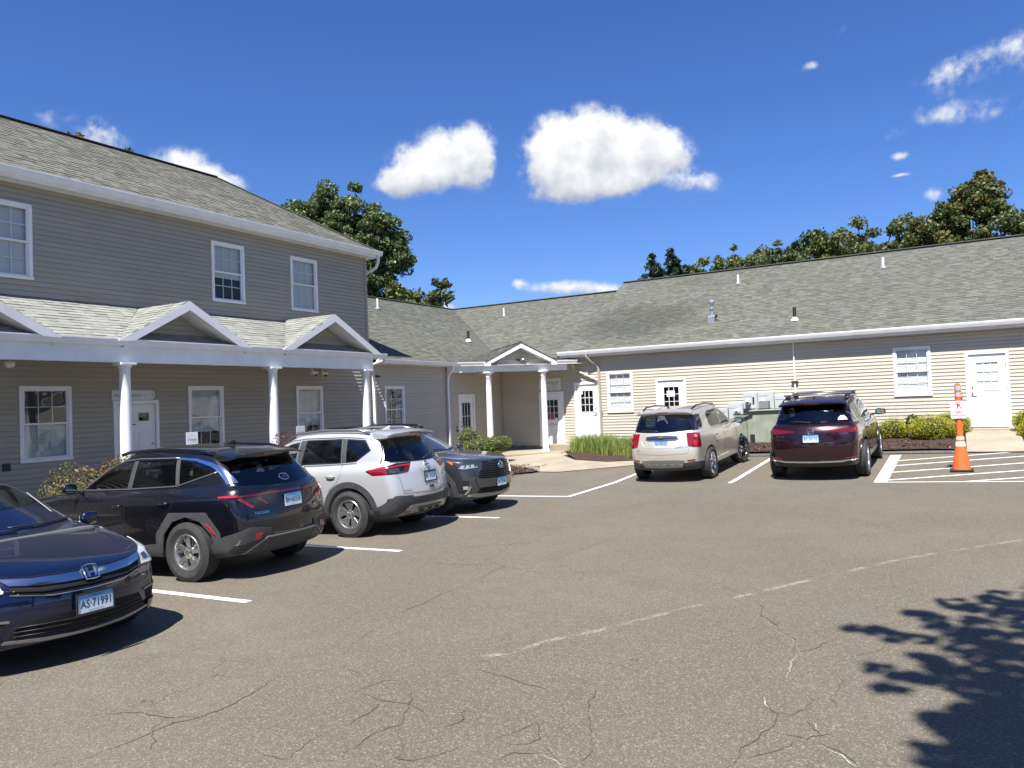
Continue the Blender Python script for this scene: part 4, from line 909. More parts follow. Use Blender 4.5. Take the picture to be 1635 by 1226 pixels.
# ================================================================ car kit (x forward, y left, z up, origin on the ground midway between axles)
def paint(name, col, metal=.55, rough=.32, coat=1., flake=.15):
    if name in MATS: return MATS[name]
    m = bpy.data.materials.new(name); m.use_nodes = True; t = NT(m.node_tree); b = t.n['Principled BSDF']
    c = t.add('ShaderNodeTexCoord').outputs['Object']
    n = t.noise(c, 900, 1, .5); d = t.noise(c, 1.4, 5, .65)
    cc = t.mix(t.m('MULTIPLY', t.smooth(n, .45, .75), flake), col, tuple(min(1, x*1.9+.02) for x in col))
    t.l.new(cc, b.inputs['Base Color']); b.inputs['Metallic'].default_value = metal
    t.l.new(t.m('ADD', t.m('MULTIPLY', t.smooth(d, .4, .8), .06), rough), b.inputs['Roughness'])
    b.inputs['Coat Weight'].default_value = coat; b.inputs['Coat Roughness'].default_value = .02
    MATS[name] = m; return m
CGLS = mat('tinted_car_glass', (.006, .007, .009), .03, spec=1., coat=1.)
CHROME = mat('chrome', (.82, .83, .85), .08, metal=1.)
SATIN = mat('satin_silver', (.33, .335, .34), .36, metal=.85)
TRIM = mat('grey_plastic_trim', (.048, .05, .053), .55, var=.12, vscale=8)
GLOSSB = mat('gloss_black', (.006, .006, .007), .08, coat=1.)
SEAM = mat('panel_gap', (.004, .004, .004), .9)
TYRE = mat('tyre_rubber', (.028, .028, .028), .75, var=.2, vscale=12, bump=.3, bscale=120, bdist=.002)
ALLOY = mat('alloy_silver', (.62, .63, .64), .25, metal=.9); ALLOYD = mat('alloy_dark', (.03, .03, .032), .3, metal=.3, coat=.6)
DISC = mat('brake_steel', (.22, .21, .2), .4, metal=.8)
RED = mat('red_lens', (.19, .004, .006), .12, spec=.8, coat=1.); REDD = mat('deep_red_lens', (.10, .004, .006), .1, coat=1.); REDB = mat('bright_red_lens', (.40, .010, .012), .15, coat=1.)
LENS = mat('lamp_lens', (.50, .52, .52), .12, metal=.55, coat=1.); LENSD = mat('lamp_inner', (.07, .075, .08), .12, metal=.5, coat=1.); AMBER = mat('amber_lens', (.5, .13, .03), .15, coat=1.)
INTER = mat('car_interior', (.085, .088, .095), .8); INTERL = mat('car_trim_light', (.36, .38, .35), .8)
def spoiler(c, x0, x1, z0, z1, w0, w1, m=None, t=.03, n=12):
    mb = MB(); V = []; k = n+1
    for j, (x, z, w_) in enumerate(((x0, z0, w0), ((x0+x1)/2, (z0+z1)/2+.006, (w0+w1)/2), (x1, z1, w1), (x1+.01, z1-t, w1), (x0-.02, z1-t*1.6, w0))):
        for i in range(k):
            f = -1+2*i/n; V.append((x+(.07 if j in (2, 3) else .03)*abs(f)**3, w_*f, z-.03*abs(f)**2.5-(.015 if abs(f) > .9 else 0)))
    F = [(j*k+i, j*k+i+1, (j+1)*k+i+1, (j+1)*k+i) for j in range(4) for i in range(n)]
    F += [tuple(j*k for j in range(5)), tuple(j*k+n for j in range(5))[::-1]]
    mb.add(V, F); return mb.build('spoiler', m or c.paint, c.root, world=False, auto=.7)
def oval(c, view, a, z, ra, rz, r, m, off=.012, name='emblem'):
    P = [(a+ra*math.cos(2*math.pi*i/28), z+rz*math.sin(2*math.pi*i/28)) for i in range(29)]
    c.wire(name, view, P, r, m, off, step=.5)
def place(axle, dist, yawdeg, rear=True):
    """car centre from the middle of its rear (or front) axle"""
    d = dist if rear else -dist; return (axle[0]+d*math.cos(R(yawdeg)), axle[1]+d*math.sin(R(yawdeg)))
WSG = glass_mat('windscreen_glass', (.80, .88, .86), -.01)
TGF = glass_mat('door_glass_tint', (.60, .68, .66), .035); TGR = glass_mat('privacy_glass', (.24, .26, .28), .03)
MIRG = mat('mirror_glass', (.55, .68, .66), .04, metal=1.)
def plate_mat():
    m = bpy.data.materials.new('plate_print'); m.use_nodes = True; t = NT(m.node_tree); b = t.n['Principled BSDF']
    c = t.add('ShaderNodeTexCoord').outputs['Generated']; s_ = t.add('ShaderNodeSeparateXYZ', {0: c})
    f = t.smooth(s_.outputs[2], .1, 1.05); t.l.new(t.mix(f, (.62, .70, .76), (.05, .27, .50)), b.inputs['Base Color']); b.inputs['Roughness'].default_value = .35
    return m
PLATE = plate_mat(); PINK = mat('plate_ink', (.01, .03, .10), .5)
ZK = lambda keys: (lambda x: float(np.interp(x, [k[0] for k in keys], [k[1] for k in keys])))
class Car:
    def __init__(s, loc, yawdeg, label, paint_, group=None, tilt=True, name='parked_car', cat='car'):
        s.paint = paint_; z = g(loc[0], loc[1])
        s.root = empty(name, (loc[0], loc[1], z), R(yawdeg), label, cat, group)
        nx = Vector((-(g(loc[0]+1, loc[1])-g(loc[0]-1, loc[1]))/2, -(g(loc[0], loc[1]+1)-g(loc[0], loc[1]-1))/2, 1)).normalized()
        q = Vector((0, 0, 1)).rotation_difference(nx).to_matrix() @ Matrix.Rotation(R(yawdeg), 3, 'Z')
        s.root.rotation_euler = q.to_euler()
    def shell(s, rows, arches, kf=.05, kr=.05, glass_rows=(9, 11), crease={}, ns=9, floor=None):
        """rows: (z keys or float, half width, xf, bowf, cornerf, xr, bowr, cornerr)"""
        cage = []
        for (z, w_, xf, bf, cf, xr, br, cr) in rows:
            zf = ZK(z) if isinstance(z, (list, tuple)) else (lambda x, z=z: z)
            pts = []; xb = xf-bf-cf; xe = xr+br+cr
            def wid(x): return w_-kf*max(0, x-.6)**2-kr*max(0, -.6-x)**2
            wF, wR = wid(xb), wid(xe); yf, yr = .78*wF, .80*wR
            for q in (0, .36, .70, 1.): pts.append((xf-bf*q*q, yf*q))
            for th in (24, 48, 70): a = R(th); pts.append((xb+cf*math.cos(a), yf+(wF-yf)*math.sin(a)))
            for i in range(ns): x = xb+(xe-xb)*i/(ns-1); pts.append((x, wid(x)))
            for th in (70, 48, 24): a = R(th); pts.append((xe-cr*math.cos(a), yr+(wR-yr)*math.sin(a)))
            for q in (1., .70, .36, 0): pts.append((xr+br*q*q, yr*q))
            cage.append([(x, y, zf(x)) for x, y in pts])
        nc = len(cage[0])
        cage.insert(0, [(x, 0, z-.0) for x, y, z in cage[0]]); cage.append([(x, 0, z+.006) for x, y, z in cage[-1]])
        nr = len(cage); V = [p for row in cage for p in row]; Vm = [(x, -y, z) for x, y, z in V]; n = len(V)
        F = []; MI = []
        for k in range(nr-1):
            for c in range(nc-1):
                a, b_, c2, d = k*nc+c, k*nc+c+1, (k+1)*nc+c+1, (k+1)*nc+c
                gl = 2 if (glass_rows and glass_rows[0]+1 <= k < glass_rows[1]+1 and c < 4) else 0
                F.append((a, b_, c2, d)); MI.append(gl); F.append((n+d, n+c2, n+b_, n+a)); MI.append(gl)
        me = bpy.data.meshes.new('body'); me.from_pydata(V+Vm, [], F); me.polygons.foreach_set('material_index', MI)
        bm = bmesh.new(); bm.from_mesh(me); rowof = bm.verts.layers.int.new('row')
        bm.verts.ensure_lookup_table()
        for i, v in enumerate(bm.verts): v[rowof] = (i % n)//nc
        bmesh.ops.remove_doubles(bm, verts=bm.verts, dist=1e-5)
        bmesh.ops.dissolve_degenerate(bm, edges=bm.edges, dist=1e-6)
        cl = bm.edges.layers.float.new('crease_edge')
        for e in bm.edges:
            r0, r1 = e.verts[0][rowof], e.verts[1][rowof]
            if r0 == r1 and (r0-1) in crease: e[cl] = crease[r0-1]
        bmesh.ops.recalc_face_normals(bm, faces=bm.faces); bm.to_mesh(me); bm.free()
        for mm in (s.paint, SEAM, WSG, GLOSSB, SEAM): me.materials.append(mm)
        tmp = bpy.data.objects.new('tmp', me); COL.objects.link(tmp)
        ms = tmp.modifiers.new('s', 'SUBSURF'); ms.levels = ms.render_levels = 2
        dg = bpy.context.evaluated_depsgraph_get(); base = bpy.data.meshes.new_from_object(tmp.evaluated_get(dg))
        s.bvh = BVHTree.FromPolygons([v.co.copy() for v in base.vertices], [tuple(p.vertices) for p in base.polygons])
        s.tmp = tmp; s.arches = arches; s.gl = bool(glass_rows); s.holes = []
        return s
    def finish(s):
        tmp = s.tmp; arches = s.arches
        cm = MB()
        for (x, z, r, wi) in arches:
            for sg in (1, -1): cm.lathe([(0, sg*(wi)), (r, sg*wi), (r, sg*1.4), (0, sg*1.4)], (x, 0, z), 40, axis='y', mi=1)
        cme = bpy.data.meshes.new('cut'); cme.from_pydata(cm.v, [], cm.f)
        bm = bmesh.new(); bm.from_mesh(cme); bmesh.ops.remove_doubles(bm, verts=bm.verts, dist=1e-5); bmesh.ops.recalc_face_normals(bm, faces=bm.faces); bm.to_mesh(cme); bm.free()
        for mm in (SEAM, SEAM, SEAM, SEAM, SEAM): cme.materials.append(mm)
        cme.polygons.foreach_set('material_index', [1]*len(cme.polygons))
        co = bpy.data.objects.new('cut', cme); COL.objects.link(co)
        cuts = [co]; mb_ = tmp.modifiers.new('b', 'BOOLEAN'); mb_.object = co; mb_.operation = 'DIFFERENCE'; mb_.solver = 'EXACT'
        for vw in ('L', 'B'):
            cm = MB()
            for (v_, top, bot) in s.holes:
                if v_ != vw: continue
                pl = list(top)+list(reversed(bot)); q = []
                for p_ in pl:
                    if not q or math.hypot(p_[0]-q[-1][0], p_[1]-q[-1][1]) > .012: q.append(p_)
                cx_ = sum(p_[0] for p_ in q)/len(q); cz_ = sum(p_[1] for p_ in q)/len(q); hw_ = (max(p_[0] for p_ in q)-min(p_[0] for p_ in q))/2; hh_ = (max(p_[1] for p_ in q)-min(p_[1] for p_ in q))/2
                q = [(cx_+(a_-cx_)*(1-.022/hw_), cz_+(z_-cz_)*(1-.018/hh_)) for a_, z_ in q]
                if vw == 'L': cm.prism([(a_, -1.6, z_) for a_, z_ in q], (0, 3.2, 0))
                else: cm.prism([(-3.2, a_, z_) for a_, z_ in q], (2.1, 0, 0))
            if not cm.v: continue
            me2 = bpy.data.meshes.new('cut'); me2.from_pydata(cm.v, [], cm.f); bm = bmesh.new(); bm.from_mesh(me2); bmesh.ops.recalc_face_normals(bm, faces=bm.faces); bm.to_mesh(me2); bm.free()
            for mm in range(5): me2.materials.append(SEAM)
            me2.polygons.foreach_set('material_index', [4]*len(me2.polygons))
            c2 = bpy.data.objects.new('cut', me2); COL.objects.link(c2); cuts.append(c2)
            m2 = tmp.modifiers.new('w'+vw, 'BOOLEAN'); m2.object = c2; m2.operation = 'DIFFERENCE'; m2.solver = 'EXACT'
        dg = bpy.context.evaluated_depsgraph_get(); dg.update(); res = bpy.data.meshes.new_from_object(tmp.evaluated_get(dg))
        bpy.data.objects.remove(tmp)
        for q in cuts: bpy.data.objects.remove(q)
        bm = bmesh.new(); bm.from_mesh(res)
        bmesh.ops.delete(bm, geom=[f for f in bm.faces if f.material_index == 4], context='FACES')
        gf = [f for f in bm.faces if f.material_index == 2]
        if gf:
            bmesh.ops.inset_region(bm, faces=gf, thickness=.035, use_boundary=True)
            ng = [f for f in bm.faces if f.material_index == 2]; core = set(gf)
            for f in ng:
                if f not in core: f.material_index = 3
        for f in bm.faces: f.smooth = True
        for e in bm.edges: e.smooth = not (len(e.link_faces) == 2 and e.calc_face_angle(0) > .62)
        if gf:
            gm = bm.copy(); bmesh.ops.delete(gm, geom=[f for f in gm.faces if f.material_index != 2], context='FACES')
            gme = bpy.data.meshes.new('windscreen'); gm.to_mesh(gme); gm.free(); gme.materials.append(WSG); gme.polygons.foreach_set('material_index', [0]*len(gme.polygons))
            wo_ = bpy.data.objects.new('windscreen', gme); COL.objects.link(wo_); wo_.parent = s.root
            bmesh.ops.delete(bm, geom=[f for f in bm.faces if f.material_index == 2], context='FACES')
        out = bpy.data.meshes.new('body'); bm.to_mesh(out); bm.free(); out.materials.clear()
        for mm in (s.paint, SEAM, WSG, GLOSSB): out.materials.append(mm)
        s.body = bpy.data.objects.new('body', out); COL.objects.link(s.body); s.body.parent = s.root
        return s
    # ---- projection
    @staticmethod
    def ca(v, x, y): return -x*math.sin(R(v))+y*math.cos(R(v))
    def cpatch(s, name, v, top, bot, m, **k):
        """corner patch, outlines given as (x, y, z) near the surface; made on both sides"""
        f = lambda pl: [(s.ca(v, x, y), z) for x, y, z in pl]
        return s.both(name, v, f(top), f(bot), m, **k)
    def hit(s, view, a, z):
        if view == 'T': o = Vector((a, z, 3)); d = Vector((0, 0, -1))
        else:
            if view == 'L': D = Vector((0, 1, 0)); T = Vector((1, 0, 0))
            elif view == 'R': D = Vector((0, -1, 0)); T = Vector((1, 0, 0))
            elif view == 'F': D = Vector((1, 0, 0)); T = Vector((0, 1, 0))
            elif view == 'B': D = Vector((-1, 0, 0)); T = Vector((0, 1, 0))
            else: f = R(view); D = Vector((math.cos(f), math.sin(f), 0)); T = Vector((-math.sin(f), math.cos(f), 0))
            o = T*a+Vector((0, 0, z))+D*4; d = -D
        h = s.bvh.ray_cast(o, d)
        if h[0] is None:
            q = o+d*(4-(.9 if view in ('L', 'R') else 2.2)) if view != 'T' else o+d*2
            h = s.bvh.find_nearest(q)
        p, n = h[0], h[1]
        if n.dot(-d) < 0: n = -n
        return p, n
    def patch(s, name, view, top, bot, m, nu=14, nv=5, off=.004, thick=.02, parent=None, smooth=True, label=None, push=0, kind=None):
        if name in ('side_window', 'quarter_window', 'rear_window') and view in ('L', 'R', 'B'):
            if view != 'R': s.holes.append((view, top, bot))
            m = TGF if (name == 'side_window' and max(p[0] for p in top+bot) > .3) else TGR
        def par(pl):
            L = [0]
            for p, q in zip(pl[:-1], pl[1:]): L.append(L[-1]+math.hypot(q[0]-p[0], q[1]-p[1]))
            return [x/max(L[-1], 1e-9) for x in L]
        pt, pb = par(top), par(bot)
        ts = sorted(set([round(i/nu, 4) for i in range(nu+1)]+[round(x, 4) for x in pt+pb]))
        ts = [t for i, t in enumerate(ts) if i == 0 or t-ts[i-1] > .012 or t in [round(x, 4) for x in pt+pb]]
        def at(pl, pr, t): return (float(np.interp(t, pr, [p[0] for p in pl])), float(np.interp(t, pr, [p[1] for p in pl])))
        V = []; N = []; nu_ = len(ts)
        for j in range(nv+1):
            for t in ts:
                a, b_ = at(top, pt, t), at(bot, pb, t); f = j/nv
                p, n = s.hit(view, a[0]+(b_[0]-a[0])*f, a[1]+(b_[1]-a[1])*f)
                V.append(p+n*off); N.append(n)
        F = [(j*nu_+i, j*nu_+i+1, (j+1)*nu_+i+1, (j+1)*nu_+i) for j in range(nv) for i in range(nu_-1)]
        loop = [i for i in range(nu_)]+[j*nu_+nu_-1 for j in range(1, nv+1)]+[nv*nu_+i for i in range(nu_-2, -1, -1)]+[j*nu_ for j in range(nv-1, 0, -1)]
        k = len(V); V += [V[i]-N[i]*thick for i in loop]; L = len(loop)
        F += [(loop[i], k+i, k+(i+1) % L, loop[(i+1) % L]) for i in range(L)]
        me = bpy.data.meshes.new(name); me.from_pydata([tuple(v) for v in V], [], F)
        bm = bmesh.new(); bm.from_mesh(me); bmesh.ops.remove_doubles(bm, verts=bm.verts, dist=1e-5); bmesh.ops.recalc_face_normals(bm, faces=bm.faces)
        for f in bm.faces: f.smooth = smooth
        for e in bm.edges: e.smooth = not (len(e.link_faces) == 2 and e.calc_face_angle(0) > .6)
        bm.to_mesh(me); bm.free(); me.materials.append(m)
        o = bpy.data.objects.new(name, me); COL.objects.link(o); o.parent = parent or s.root
        if label: o['label'] = label
        if kind: o['kind'] = kind
        return o
    def both(s, name, view, top, bot, m, **k):
        fl = lambda pl: [(-a, z) for a, z in pl]
        if view in ('L', 'R'): return s.patch(name, 'L', top, bot, m, **k), s.patch(name, 'R', top, bot, m, **k)
        if view in ('F', 'B'): return s.patch(name, view, top, bot, m, **k), s.patch(name, view, fl(top), fl(bot), m, **k)
        if view == 'T': return s.patch(name, view, top, bot, m, **k), s.patch(name, view, [(a, -z) for a, z in top], [(a, -z) for a, z in bot], m, **k)
        return s.patch(name, view, top, bot, m, **k), s.patch(name, -view, fl(top), fl(bot), m, **k)
    def wire(s, name, view, pts, r, m, off=0., n=6, step=.06, parent=None, mirror=False, flat=None, close=False):
        for vw in ((view, {'L': 'R', 'F': 'F', 'B': 'B', 'T': 'T'}.get(view, -view if not isinstance(view, str) else view)) if mirror else (view,)):
            fl = mirror and vw is not view or (mirror and vw == view and False)
            P = []
            pp_ = list(pts)+([pts[0]] if close else [])
            for p, q in zip(pp_[:-1], pp_[1:]):
                L = math.hypot(q[0]-p[0], q[1]-p[1]); k = max(1, int(L/step))
                for i in range(k): P.append((p[0]+(q[0]-p[0])*i/k, p[1]+(q[1]-p[1])*i/k))
            P.append(pp_[-1]); path = []
            for a, z in P:
                if mirror and vw != view and not isinstance(view, str): a = -a
                h, nn = s.hit(vw, a, z); path.append(h+nn*off)
            mb = MB(); mb.tube(path, r, n, flat=flat); mb.build(name, m, parent or s.root, smooth=True, world=False)
    def text(s, name, view, txt, h, a, z, m, width=None, off=.005, flip=1, parent=None, shear=0.):
        vs, fs, wd = text_faces(txt, h, .0, shear); k = (width/wd) if width else 1; V = []
        for (x, y) in vs:
            p, n = s.hit(view, a+flip*x*k, z+y); V.append(tuple(p+n*off))
        mb = MB(); mb.add(V, fs); return mb.build(name, m, parent or s.root, world=False)
    def plate(s, view, a, z, txt, tilt=0., frame=None, off=.012, z2=None):
        p, n = s.hit(view, a, z)
        if view == 'B': D = Vector((-1, 0, 0)); T = Vector((0, -1, 0))
        else: D = Vector((1, 0, 0)); T = Vector((0, 1, 0))
        up = (Vector((0, 0, 1))-D*math.tan(tilt)).normalized(); D2 = T.cross(up).normalized(); c = p+D*off; w2, h2 = .1525, .076
        mb = MB(); mb.obox(c-T*w2-up*h2, T*2*w2, up*2*h2, D2*.004); o = mb.build('number_plate', PLATE, s.root, world=False)
        mb = MB(); put_text(mb, txt, .066, c+D2*.0052-up*.036, T, up, 0, .262, bold=.001); put_text(mb, 'CONNECTICUT', .013, c+D2*.0052+up*.052, T, up, 0, .12); put_text(mb, 'CONSTITUTION STATE', .009, c+D2*.0052-up*.066, T, up, 0, .13); mb.build('plate_lettering', PINK, o, world=False, kind='stuff')
        if frame:
            mb = MB(); e = .012
            for (x0, x1, y0, y1) in ((-w2-e, w2+e, h2, h2+e), (-w2-e, w2+e, -h2-e*1.6, -h2), (-w2-e, -w2, -h2, h2), (w2, w2+e, -h2, h2)):
                mb.obox(c+T*x0+up*y0-D2*.004, T*(x1-x0), up*(y1-y0), D2*.014)
            mb.build('plate_frame', frame, o, world=False)
        return c
    # ---- wheels
    def wheels(s, xf, xr, R0, rim, track, wdt=.225, style='five', disc=True, steer=0, mA=None, mB=None):
        mA = mA or ALLOY; mB = mB or ALLOYD; h = wdt/2
        prof = [(rim-.008, -h*.80), (rim+.012, -h*.86), ((rim+R0)/2, -h*1.02), (R0-.03, -h*.93), (R0-.008, -h*.80)]
        for i in range(5):
            a = -h*.74+i*h*1.48/4.6
            prof += [(R0, a), (R0, a+h*.24), (R0-.008, a+h*.25), (R0-.008, a+h*.30)]
        prof = prof[:-2]+[(R0-.008, h*.80), (R0-.03, h*.93), ((rim+R0)/2, h*1.02), (rim+.012, h*.86), (rim-.008, h*.80)]
        ty = MB(); ty.lathe(prof, (0, 0, 0), 56, axis='y')
        rm = MB(); r_ = rim
        rm.lathe([(r_+.004, h*.80), (r_-.004, h*.86), (r_-.02, h*.84), (r_-.03, h*.60), (r_-.045, h*.3), (r_-.05, -h*.8)], (0, 0, 0), 48, axis='y', mi=0)
        def wedge(th0, th1, wa, wb, ra, rb, ya, yb, mi=0, dep=.03):
            def P(rad, th, off, y): return (rad*math.sin(th)+off*math.cos(th), y, rad*math.cos(th)-off*math.sin(th))
            a = [P(ra, th0, -wa, ya), P(ra, th0, wa, ya), P(rb, th1, wb, yb), P(rb, th1, -wb, yb)]
            b_ = [(x, y-dep, z) for x, y, z in a]
            k = [tuple(v) for v in a+b_]
            rm.add(k, [(0, 1, 2, 3), (0, 4, 5, 1), (1, 5, 6, 2), (2, 6, 7, 3), (3, 7, 4, 0)], mi)
        yo = h*.80
        if style == 'five':      # five pairs of swept blades
            for i in range(5):
                t = 2*math.pi*i/5
                wedge(t-.05, t-.14, .026, .030, .04, r_-.02, yo-.03, yo-.004); wedge(t+.12, t+.30, .012, .017, .05, r_-.02, yo-.038, yo-.012)
        elif style == 'vee':     # machined twin blades, dark pockets
            for i in range(5):
                t = 2*math.pi*i/5
                for q in (-1, 1):
                    wedge(t+q*.16, t+q*.17, .024, .026, .045, r_-.02, yo-.03, yo-.006, 0); wedge(t+q*.20, t+q*.40, .010, .020, .05, r_-.02, yo-.032, yo-.008, 0, .012)
                    wedge(t+q*.20, t+q*.36, .016, .03, .05, r_-.025, yo-.04, yo-.02, 1)
        elif style == 'multi':
            for i in range(7):
                t = 2*math.pi*i/7
                for q in (-1, 1): wedge(t+q*.13, t+q*.16, .013, .020, .05, r_-.018, yo-.03, yo-.004)
        else:
            for i in range(10):
                t = 2*math.pi*i/10; wedge(t, t+.10*(1 if i % 2 else -1), .015, .015, .05, r_-.018, yo-.03, yo-.004)
        rm.lathe([(.075, yo-.045), (.072, yo-.022), (.05, yo-.018), (.034, yo-.008), (0, yo-.006)], (0, 0, 0), 20, axis='y', mi=0)
        for i in range(5):
            a = 2*math.pi*(i+.5)/5; rm.lathe([(.009, yo-.03), (.009, yo-.014), (0, yo-.012)], (.055*math.cos(a), 0, .055*math.sin(a)), 6, axis='y', mi=1)
        hb = MB(); hb.lathe([(.0, .02), (.07, .02), (.07, 0), (.15, 0), (.15, -.02), (.0, -.02)], (0, 0, 0), 24, axis='y', mi=0)
        hb.lathe([(.0, -.05), (rim-.06, -.05), (rim-.06, -.12), (0, -.12)], (0, 0, 0), 24, axis='y', mi=1)
        first = None
        for (x, sg, st) in ((xf, 1, steer), (xf, -1, steer), (xr, 1, 0), (xr, -1, 0)):
            loc = (x, sg*track/2, R0-.006)
            if first is None:
                w0 = hb.build('wheel', [DISC, SEAM], s.root, world=False); t0 = ty.build('tyre', TYRE, w0, world=False, auto=.5); r0 = rm.build('rim', [mA, mB], w0, world=False, auto=.5); first = (w0, t0, r0); wobj = w0
            else:
                wobj = first[0].copy(); COL.objects.link(wobj)
                for c_ in first[1:]: d = c_.copy(); COL.objects.link(d); d.parent = wobj
            wobj.parent = s.root; wobj.location = loc; wobj.rotation_euler = (0, 0, (0 if sg > 0 else math.pi)+R(st))
    def arch(s, x, z, r0, r1, a0=0, a1=180, m=None, off=.012, view=('L', 'R'), name='wheel_arch_trim', sq=1., n=22):
        for v in view:
            A = []; B_ = []
            for i in range(n+1):
                t = R(a0+(a1-a0)*i/n); k = 1/max(abs(math.cos(t)), abs(math.sin(t)))**(1-sq) if sq < 1 else 1
                A.append((x+r0*math.cos(t), z+r0*math.sin(t))); B_.append((x+r1*k*math.cos(t), z+r1*k*math.sin(t)))
            s.patch(name, v, B_, A, m or TRIM, nu=n, nv=3, off=off, thick=.03)
    def interior(s, xs=(.15, -.75), wheel_y=.37, zfl=.45, seat=INTER, dashx=.75, dashz=.98, light=None, roofz=1.3, hw=.68):
        s.finish()
        mb = MB(); mb.box(-1.9, 1.0, -hw, hw, .32, .36); mb.build('cabin_floor', INTER, s.root, world=False)
        mb = MB(); mb.prism([(dashx+.35, -hw, dashz+.06), (dashx-.25, -hw, dashz+.01), (dashx-.32, -hw, dashz-.12), (dashx-.2, -hw, .5), (dashx+.35, -hw, .5)], (0, 2*hw, 0)); mb.build('dashboard', INTER, s.root, world=False, bevel=.03)
        for (x, y) in ((xs[0], .37), (xs[0], -.37), (xs[1], .37), (xs[1], -.37)):
            mb = MB(); mb.obox((x-.25, y-.25, zfl), (.5, 0, .05), (0, .5, 0), (0, 0, .16)); mb.obox((x-.3, y-.24, zfl+.12), (.14, 0, .03), (0, .48, 0), (-.16, 0, .56)); mb.obox((x-.46, y-.13, zfl+.70), (.09, 0, .0), (0, .26, 0), (-.03, 0, .17)); mb.build('seat', seat, s.root, world=False, bevel=.03)
        mb = MB(); P = []
        for i in range(25): a = 2*math.pi*i/24; P.append((dashx-.42-.07*math.sin(a), wheel_y+.18*math.cos(a), dashz-.05+.17*math.sin(a)))
        mb.tube(P, .014, 6); mb.tube([P[0], P[12]], .02, 6); mb.tube([(dashx-.42, wheel_y, dashz-.05), (dashx-.2, wheel_y, dashz-.12)], .03, 6); mb.build('steering_wheel', INTER, s.root, world=False, smooth=True)
        mb = MB(); mb.box(dashx-.52, dashx-.49, -.12, .12, roofz-.06, roofz+.01); mb.build('rear_view_mirror', INTER, s.root, world=False, bevel=.01)
    def mirror(s, x, y, z, m, sx=.13, sy=.2, sz=.15, glass=MIRG, both=True):
        for sg in (1, -1):
            mb = MB(); mb.obox((x-.05, sg*(y+.05), z-sz/2), (sx*.75, 0, 0), (0, sg*sy, 0), (.0, 0, sz)); o = mb.build('side_mirror', m, s.root, world=False)
            bm = bmesh.new(); bm.from_mesh(o.data); bmesh.ops.recalc_face_normals(bm, faces=bm.faces)
            bmesh.ops.subdivide_edges(bm, edges=bm.edges[:], cuts=3, use_grid_fill=True)
            for v in bm.verts:
                q = Vector(((v.co.x-(x-.05))/(sx*.75)*2-1, (abs(v.co.y)-(y+.05))/sy*2-1, (v.co.z-z)/sz*2))
                f = 1/max(1e-6, (abs(q.x)**3.2+abs(q.y)**3.2+abs(q.z)**3.2)**(1/3.2))*max(abs(q.x), abs(q.y), abs(q.z)); q2 = q*f
                q2.z *= 1-.12*(1+q2.y)/2
                v.co = Vector((x-.05+(max(q2.x, -.55)+1)/2*sx*.75, sg*(y+.05+(q2.y+1)/2*sy), z+q2.z*sz/2))
            for f in bm.faces: f.smooth = True
            bm.to_mesh(o.data); bm.free()
            mb = MB(); P = []
            for i in range(16): a = 2*math.pi*i/16; c, d = math.cos(a), math.sin(a); P.append((x-.05+.225*sx*.75-.002, sg*(y+.05+sy/2+c/abs(max(abs(c), abs(d)))**.6*sy*.37), z+d/abs(max(abs(c), abs(d)))**.6*sz*.34))
            mb.add(P, [tuple(range(16))]); mb.build('mirror_glass', glass, o, world=False)
            mb = MB(); mb.tube([(x+.02, sg*(y-.06), z-sz*.42), (x+.01, sg*(y+.08), z-sz*.3)], .026, 8, flat=(1.2, .6)); mb.build('mirror_arm', GLOSSB, o, world=False, smooth=True)
    def handle(s, x, z, m=None, L=.17, view=('L', 'R')):
        for v in view:
            p, n = s.hit(v, x, z); q, n2 = s.hit(v, x-L/2, z); r_, n3 = s.hit(v, x+L/2, z)
            mb = MB(); mb.tube([q+n2*.004, q.lerp(p, .25)+n*.03, p+n*.036, r_.lerp(p, .25)+n*.03, r_+n3*.004], [.010, .014, .015, .014, .010], 8, flat=(.8, 1.)); mb.build('door_handle', m or s.paint, s.root, world=False, smooth=True)
    def rails(s, pts, m, r=.018, feet=True):
        for sg in (1, -1):
            mb = MB(); P = [(x, sg*y, z) for x, y, z in pts]; mb.tube(P, r, 8, flat=(1., 1.3)); o = mb.build('roof_rail', m, s.root, world=False, smooth=True)
    def fin(s, x, z, m=None):
        mb = MB(); mb.add([(x+.10, 0, z), (x-.07, -.03, z), (x-.07, .03, z), (x-.06, 0, z+.065), (x-.085, 0, z+.06)], [(0, 1, 3), (0, 3, 2), (1, 2, 4), (1, 4, 3), (2, 3, 4)]); mb.build('roof_aerial', m or s.paint, s.root, world=False, auto=1.2)
    def blade(s, name, pts, m, r=.01, flat=(1, .6)):
        mb = MB(); mb.tube(pts, r, 6, flat=flat); return mb.build(name, m, s.root, world=False, smooth=True)
